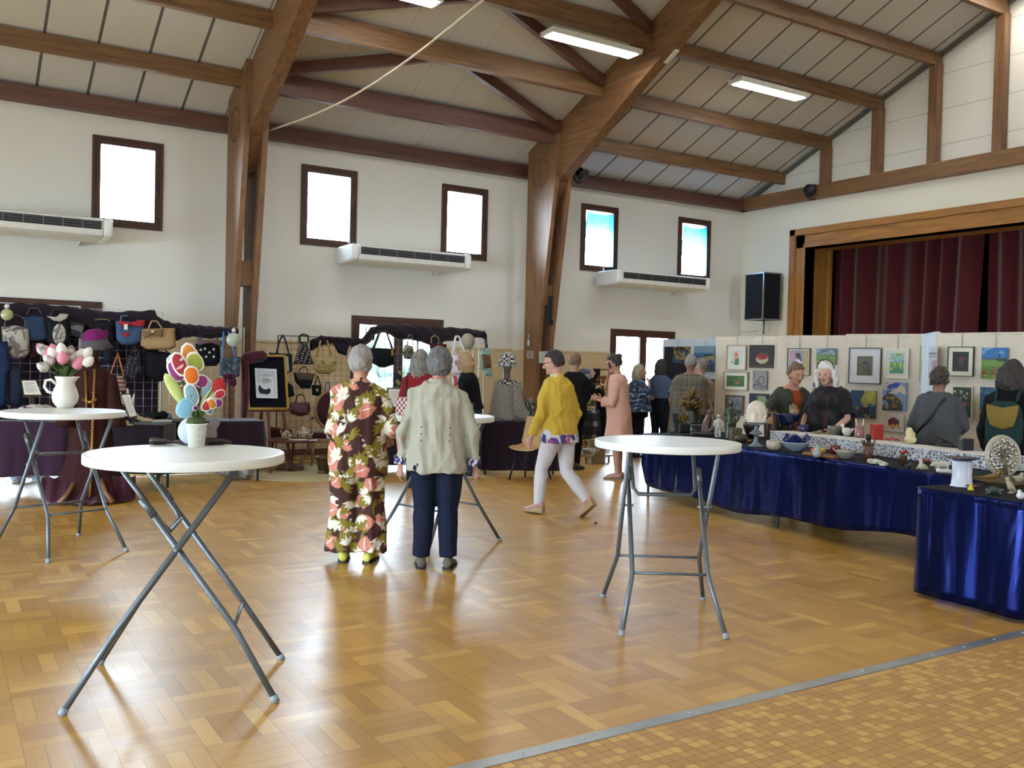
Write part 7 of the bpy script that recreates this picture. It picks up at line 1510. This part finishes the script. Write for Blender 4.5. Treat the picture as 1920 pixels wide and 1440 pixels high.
# ---------------------------------------------------------------- picture panels
M_SHEET = mat('c9bfae', .85, var=.05, sc=2, bump=.35, bsc=5, bd=.05, name='ecru sheet'); M_SHEETW = mat('c3cbd2', .85, var=.04, name='thin white sheet')
PX = 10.3
def panel(u0, u1, x0, x1, z, label, mt, zb=.12):
    a = at(u0, 640, x=x0); b = at(u1, 640, x=x1); d = Vector((b.x-a.x, b.y-a.y, 0)); L = d.length; an = math.atan2(d.y, d.x)
    t = thing('exhibition_screen', label, 'exhibition screen', (a.x, a.y, 0), an, 'sheet-covered picture panels'); seed = u0
    def f(u, v): return (u*L, -.03+.010*math.sin(u*9+v*4+seed)+.006*math.sin(u*31+v*9)*(v > .6)+.004*math.sin(v*25+u*5), zb+v*(z-zb)+.012*math.sin(u*PI)*-v+.006*math.sin(u*23)*(v > .95))
    MB().grid(f, 60, 40).build('sheet', mt, t, solid=.004); m = MB()
    m.tube([(0, .02, 0), (0, .02, z-.01), (L, .02, z-.01), (L, .02, 0)], .014, 6); [m.tube([(x, -.25, .014), (x, .3, .014)], .014, 6) for x in (0, L)]; m.build('frame', M_WIRE, t)
    m = MB(); m.bb((0, -.028, z-.02), (L, .03, z+.006)); m.build('folded_top', mt, t, bev=.004)
    return dict(a=Vector((a.x, a.y, 0)), d=d.normalized(), L=L, t=t, n=Vector((math.sin(an), -math.cos(an), 0)), z=z)
def onp(P, u, v, off=.06):
    """where the photo line of sight through u,v meets the panel"""
    o = P['a']+P['n']*off; r_ = _f+CR*((u-960)/CF)-CU*((v-720)/CF); c = Vector((0, 0, CH)); t_ = (o-c).dot(P['n'])/r_.dot(P['n']); return c+r_*t_
Q1 = panel(1246, 1346, 11.3, 11.1, 2.07, 'farthest panel with a thin white sheet, before the glass door', M_SHEETW)
Q2 = panel(1344, 1461, 10.25, 10.5, 2.05, 'panel with the flower and strawberry pictures', M_SHEET)
Q3 = panel(1460, 1590, 10.2, 10.5, 2.05, 'panel behind the two women at the ceramics table', M_SHEET)
Q4 = panel(1587, 1736, 10.15, 10.45, 2.05, 'panel with the large framed bird picture', M_SHEET)
Q5 = panel(1735, 1758, 10.45, 9.95, 2.05, 'narrow return panel with a poster behind the grey coat', M_SHEETW)
Q6 = panel(1757, 1960, 9.9, 10.0, 2.03, 'panel at the right edge behind the person with the green backpack', M_SHEET)
def nz(u, v, f, s):
    rg = np.random.RandomState(int(s*7+f)); h = 0
    for i in range(7):
        a = rg.rand()*6.28; q = f*(.6+i*.28); h = h+np.sin((u*math.cos(a)+v*math.sin(a))*q+rg.rand()*6+1.5*np.sin((v*math.cos(a)-u*math.sin(a))*q*.7+rg.rand()*6))/(1+i*.3)
    return h/2.4
def C_(c): return np.array(lin(c))
def art(kind, u, v, s=1.0):
    out = np.zeros((len(u), 3)); L = lambda m, c: out.__setitem__(m, C_(c)); n1 = nz(u, v, 9, s); n2 = nz(u, v, 26, s+2)
    if kind == 'navytree':
        out[:] = C_('0d1428'); L((u > .35) & (v > .5) & (n1 > .0), '3a5468'); L((u > .4) & (v > .55) & (n2 > .15), '9a8448'); L((np.hypot(u-.3, v-.28) < .02) | (np.hypot(u-.18, v-.3) < .02), '8a5a28')
    elif kind == 'coast':
        out[:] = C_('7f9cb4'); L(v < .75, '4a7ca8'); L((v < .62), '2a5484'); L((v > .6) & (v < .68) & (u > .5), '2c4438'); L((v < .52+.12*u) & (v > .28) & (n1 > -.25) & (u > .15), 'a09478'); L((v < .28) & (n2 > -.2), '2c3c34'); L((v < .3) & (n2 > .3), '6c7c50')
    elif kind == 'darkred': out[:] = C_('141826'); L((v > .75) & (n1 > -.2), '8c3c28'); L((n2 > .5), '2c3a5c')
    elif kind == 'rose': out[:] = C_('c8cfc4'); L((v < .5) & (np.abs(u-.55) < .22+.1*n1), '3f6a38'); L(np.hypot(u-.5, (v-.66)*.9) < .24+.05*n2, 'cf9a80'); L(np.hypot(u-.52, (v-.68)) < .09+.04*n2, 'b87058'); L((v < .4) & (n2 > .4), '6f9454')
    elif kind == 'berries':
        out[:] = C_('2a2825'); L(v < .12, '4c3428'); q = ((u-.55)/.26)**2+((v-.42)/.24)**2 < 1; L(q & (v < .45), 'b5a68c'); L((((u-.55)/.26)**2+((v-.5)/.13)**2 < 1), '7c2426'); L((((u-.55)/.25)**2+((v-.52)/.16)**2 < 1) & (n2 > .2), 'a8383a'); L((v > .52) & (v < .68) & (np.abs(u-.66) < .12) & (n2 > .2), '3c4a2c')
    elif kind == 'kingfisher': out[:] = C_('3f6428'); L(n1 > .35, '547a34'); L((((u-.62)/.1)**2+((v-.5-.6*(.62-u))/.28)**2 < 1), 'a8682c'); L((((u-.56)/.09)**2+((v-.62)/.2)**2 < 1), '2c5a78'); L((np.hypot(u-.3, v-.3) < .12) & (n2 > .1), '7c3c24')
    elif kind == 'drawing': out[:] = C_('8f8d8c'); L((u < .18+.1*np.sin(v*9)) & (n2 > -.1), '6c6a6c'); L((np.abs(np.hypot(u-.62, v-.5)-.2) < .025), '3c3c40'); L((np.abs(np.hypot(u-.3, v-.38)-.1) < .025) | (np.abs(v-.22-.05*np.sin(u*6)) < .03), '4a4a4e'); L((v < .16) & (n2 > 0), '6a686a')
    elif kind == 'forest': out[:] = C_('7c8084'); L((np.sin(u*60+3*n1) > .1) & (v < .75+.15*np.sin(u*11)), '3c4048'); L(v < .22, '1f2428')
    elif kind == 'nighttree': out[:] = C_('10182a'); L((np.hypot(u-.68, (v-.62)) < .3+.12*n2), '6f7c58'); L((np.hypot(u-.68, v-.62) < .22) & (n2 > .3), '96a080')
    elif kind == 'cat': out[:] = C_('b5a274'); L((u < .72), '8f98ac'); L((u < .3) & (v > .5), 'c092a4'); L((((u-.45)/.13)**2+((v-.78)/.11)**2 < 1) | (np.abs(u-.5-.25*(.8-v)) < .09) & (v < .8) & (v > .25), '4c3430'); L((u > .15) & (u < .7) & (n1 > .45) & (v < .6), 'dfe6ee')
    elif kind == 'meadow': out[:] = C_('55707c'); L((v > .55) & (n1 > .1), '8a9aa0'); L(v < .55+.1*n1, '5a7a3a'); L((v < .5) & (n2 > .3), '8ca050')
    elif kind == 'beach': out[:] = C_('2f4c7c'); L((v < .75) & (v > .35), 'b09a7c'); L(v < .35, '2c3c5c'); L((v > .5) & (v < .66) & (u > .4), '8fa4b8')
    elif kind == 'robin': out[:] = C_('5a5c46'); L(np.abs(v-.62+.75*u-.0-.1*np.sin(u*3)) < .025, '2a1c14'); L((((u-.62)/.20)**2+((v-.5-.9*(.62-u))/.2)**2 < 1), '7c4a2c'); L((((u-.72)/.16)**2+((v-.46-.9*(.72-u))/.24)**2 < 1), '3c4450'); L((((u-.48)/.13)**2+((v-.66)/.1)**2 < 1), '32383c')
    elif kind == 'poppies': out[:] = C_('7aa04c'); L((v > .55) & (n1 > -.1), '7cb4cc'); L(n2 > .35, 'b5c46c'); L(v < .25+.1*n1, '4a8068'); [L(np.hypot((u-a), (v-b)*1.2) < .045, '2a2c24') for a, b in ((.15, .5), (.45, .6), (.7, .66), (.3, .42), (.95, .62), (.22, .36), (.5, .45))]
    elif kind == 'nightlake': out[:] = C_('1f3c5c'); L((np.hypot(u-.78, v-.78) < .34+.1*n1), '94984c'); L((np.hypot(u-.8, v-.8) < .18+.1*n2), 'b0a850'); L((v < .4) & (n1 > -.3), '1b2428'); L((v < .45) & (v > .2) & (u < .5) & (n2 > .1), '3a3a28'); L((np.hypot(u-.28, v-.36) < .05), 'b5782c'); L((np.hypot(u-.7, v-.12) < .12) & (n2 > 0), '8c7c34'); L((v > .42) & (v < .56) & (n2 > .2), '2c5478')
    elif kind == 'sunflowers': out[:] = C_('6c84a8'); L((v > .8) & (u < .7), '24348c'); L((v > .6) & (n1 > .1), 'b5ac94'); L((u > .15) & (u < .35) & (v > .5) & (n2 > -.1), '1f3468'); L((v < .45+.15*np.sin(u*5)) & (n1 > -.6) & (u < .85), '2c2c24'); L((v < .5) & (v > .1) & (n2 > .25) & (u > .15) & (u < .8), '9a7428'); L((v < .3) & (n2 > .6), '5a3018')
    elif kind == 'cake': out[:] = C_('c0b6a4'); L((np.abs(u-.52) < .26) & (v > .3) & (v < .72), '5c1a1e'); L((np.abs(u-.52) < .27) & (v > .24) & (v < .42+.05*np.sin(u*30)), 'b5874c'); L((((u-.5)/.16)**2+((v-.75)/.1)**2 < 1), '6c1c22'); L((v > .18) & (v < .28) & (np.abs(u-.5) < .34) & (n2 > .1), '7c2c28')
    elif kind == 'darkflower': out[:] = C_('26241a'); L(np.hypot(u-.58, v-.55) < .2+.05*n1, '4f2c1c'); L(np.hypot(u-.6, v-.62) < .1+.04*n2, '6a3420'); L((np.hypot(u-.55, v-.38) < .13), '3c3a30')
    elif kind == 'field': out[:] = C_('2f6ca8'); L((v > .8) & (n1 > .2), '6f9cc4'); L((v > .6) & (v < .68), '3f5a6c'); L(v < .62, '6a8c3c'); L((v < .66) & (v > .56) & (u > .55) & (n2 > -.4), '24402c'); L((np.abs(u-.7) < .025) & (v > .6) & (v < .84), '1f3a2c'); L((v < .42), '5c7a34'); L((v < .42) & (v > .1) & (n2 > .3), '8c3428'); L((v < .14) & (n2 > .1), '9aa83c')
    elif kind == 'wild': out[:] = C_('2c3c24'); L(n2 > .45, '4c6438'); L((v > .5) & (n2 > .75), 'b5b8a4'); [L(np.hypot(u-a, (v-b)*1.4) < r_, c) for a, b, r_, c in ((.62, .45, .1, 'b04864'), (.4, .62, .06, 'b08c84'), (.75, .8, .05, 'c0b8a8'), (.45, .85, .05, 'c0b8a8'), (.6, .7, .05, 'b8a49c'), (.3, .3, .05, '8c4450'))]
    elif kind == 'water': out[:] = C_('2c5068'); L(n2 > .2, '3c6c84'); L(v < .35, '3c5438'); L((v < .4) & (n2 > .3), '6c7c44')
    elif kind == 'pale': out[:] = C_('9aa08c'); L((v > .75) & (n1 > 0), '7c98a0'); L(n2 > .5, 'a89c80')
    elif kind == 'poster': out[:] = C_('c9ccd6'); L((v > .78) & (v < .84) & (n2 > -.5), '6f7484'); L((v > .7) & (v < .74), '8c909c'); L((u > .45) & (v < .6) & (v > .2) & (n1 > -.3), 'b58c90'); L((u > .6) & (v < .45) & (v > .2) & (n2 > .1), '8a5a68'); L((v > .14) & (v < .17), '4a4c58')
    return out
def picture(P, box, kind, label, fr=None, mw=0, mc='c9c6bd', fw=1.6, depth=.025, seed=1.0, wire=True, off=.055):
    u0, v0, u1, v1 = box; c = [onp(P, u0, v0, off), onp(P, u1, v0, off), onp(P, u1, v1, off), onp(P, u0, v1, off)]; o = sum(c, Vector())/4
    d = P['d']; w = ((c[1]-c[0]).dot(d)+(c[2]-c[3]).dot(d))/2; h = ((c[0].z-c[3].z)+(c[1].z-c[2].z))/2; an = math.atan2(d.y, d.x); s = w/(u1-u0)
    t = thing('painting' if kind != 'poster' else 'poster', label, 'picture' if kind != 'poster' else 'poster', o, an, 'pictures on the sheet-covered panels'); iw, ih = w-2*mw*s-(2*fw*s if fr else 0), h-2*mw*s-(2*fw*s if fr else 0)
    if fr:
        m = MB(); f = fw*s; m.bb((-w/2, -depth, -h/2), (-w/2+f, 0, h/2)); m.bb((w/2-f, -depth, -h/2), (w/2, 0, h/2)); m.bb((-w/2+f, -depth, h/2-f), (w/2-f, 0, h/2)); m.bb((-w/2+f, -depth, -h/2), (w/2-f, 0, -h/2+f)); m.build('frame', mat(fr, .45, name='picture frame'), t)
    if mw: MB().bb((-w/2+(fw*s if fr else 0), -depth*.55, -h/2+(fw*s if fr else 0)), (w/2-(fw*s if fr else 0), -.001, h/2-(fw*s if fr else 0))).build('mount', mat(mc, .8, var=.03), t)
    y = -depth*.55-.004 if (fr or mw) else -depth
    m = MB(); m.grid(lambda a, b: ((a-.5)*iw, y, (b-.5)*ih), 64, 64); m.bb((-iw/2, y+.001, -ih/2), (iw/2, 0, ih/2)); ob = m.build('canvas', V_PAINT, t, fix=False); vcol(ob, lambda co: art(kind, co[:, 0]/iw+.5, co[:, 2]/ih+.5, seed))
    if wire:
        zt = P['z']-o.z; m = MB(); m.tube([(0, .004, h/2-.005), (0, .004, zt)], .0028, 5); m.build('hanging_wire', mat('6c6a66', .5, .5), t)
    return t
picture(Q1, (1247, 650, 1294, 712), 'navytree', 'dark blue picture with a gold-lit tree, left of the checked shirt')
picture(Q1, (1303, 649, 1341, 697), 'coast', 'blue coast picture with pale rocks, right of the checked shirt')
picture(Q1, (1326, 711, 1339, 800), 'darkred', 'dark picture with an orange red top, at the edge of the white sheet panel', wire=False)
picture(Q2, (1363, 647, 1400, 694), 'rose', 'pale framed picture of an orange flower', 'a08a70', 7)
picture(Q2, (1406, 647, 1451, 690), 'berries', 'dark still life of red berries in a cream bowl')
picture(Q2, (1357, 697, 1403, 732), 'kingfisher', 'framed green picture of a kingfisher', '9c8468', 5, wire=False)
picture(Q2, (1413, 695, 1439, 731), 'drawing', 'grey pencil drawing of a jug and fruit', wire=False)
picture(Q2, (1361, 741, 1395, 779), 'forest', 'brown-framed picture of bare trees, behind the green figure', '6a4a34', 0, fw=3, wire=False)
picture(Q2, (1406, 738, 1442, 768), 'nighttree', 'dark blue picture with a grey-green tree crown', wire=False)
picture(Q3, (1477, 653, 1520, 704), 'cat', 'dark-framed glazed picture of a brown animal', '3a2018', 2)
picture(Q3, (1532, 653, 1568, 684), 'meadow', 'green meadow picture above the white-haired woman')
picture(Q3, (1525, 718, 1548, 744), 'beach', 'small beach picture between the two women', wire=False)
picture(Q4, (1592, 652, 1653, 720), 'robin', 'large dark-framed picture of a bird on a twig', '32160f', 14, 'c4c2c4', 2)
picture(Q4, (1660, 654, 1704, 709), 'poppies', 'white-framed green and blue picture of seed heads', 'cfccc0', 7, 'c4c0b0', 2)
picture(Q4, (1596, 732, 1643, 784), 'nightlake', 'night lake picture with a yellow sky glow', wire=False)
picture(Q4, (1656, 717, 1701, 770), 'sunflowers', 'blue picture with yellow flowers and a tree', wire=False)
picture(Q4, (1656, 778, 1696, 809), 'cake', 'small cream picture of a cherry cake', wire=False)
picture(Q4, (1725, 648, 1736, 717), 'pale', 'narrow pale framed picture beside the return panel', '9a8464', 2, wire=False)
picture(Q5, (1742, 650, 1757, 716), 'poster', 'white poster with a pink figure above the grey coat', wire=False, depth=.006)
picture(Q6, (1778, 650, 1827, 706), 'darkflower', 'dark flower picture in a wide cream mount', '2c2820', 8, 'c9c6b0', 1.5)
picture(Q6, (1842, 652, 1890, 711), 'field', 'poppy field picture under a blue sky')
picture(Q6, (1786, 724, 1825, 785), 'wild', 'dark green picture of wild flowers right of the grey coat', 'c4c0a8', 0, fw=2, wire=False)
picture(Q6, (1839, 726, 1870, 786), 'water', 'blue water picture left of the green backpack', wire=False)
p = at(1117, 982, z=0); m = MB(); m.ball((0, 0, .008), (.018, .014, .008), 8, 6); o = m.build('scrap', mat('1a1410', .8)); o.location = p; setp(o, 'tiny dark scrap on the parquet behind the walking person', 'litter')
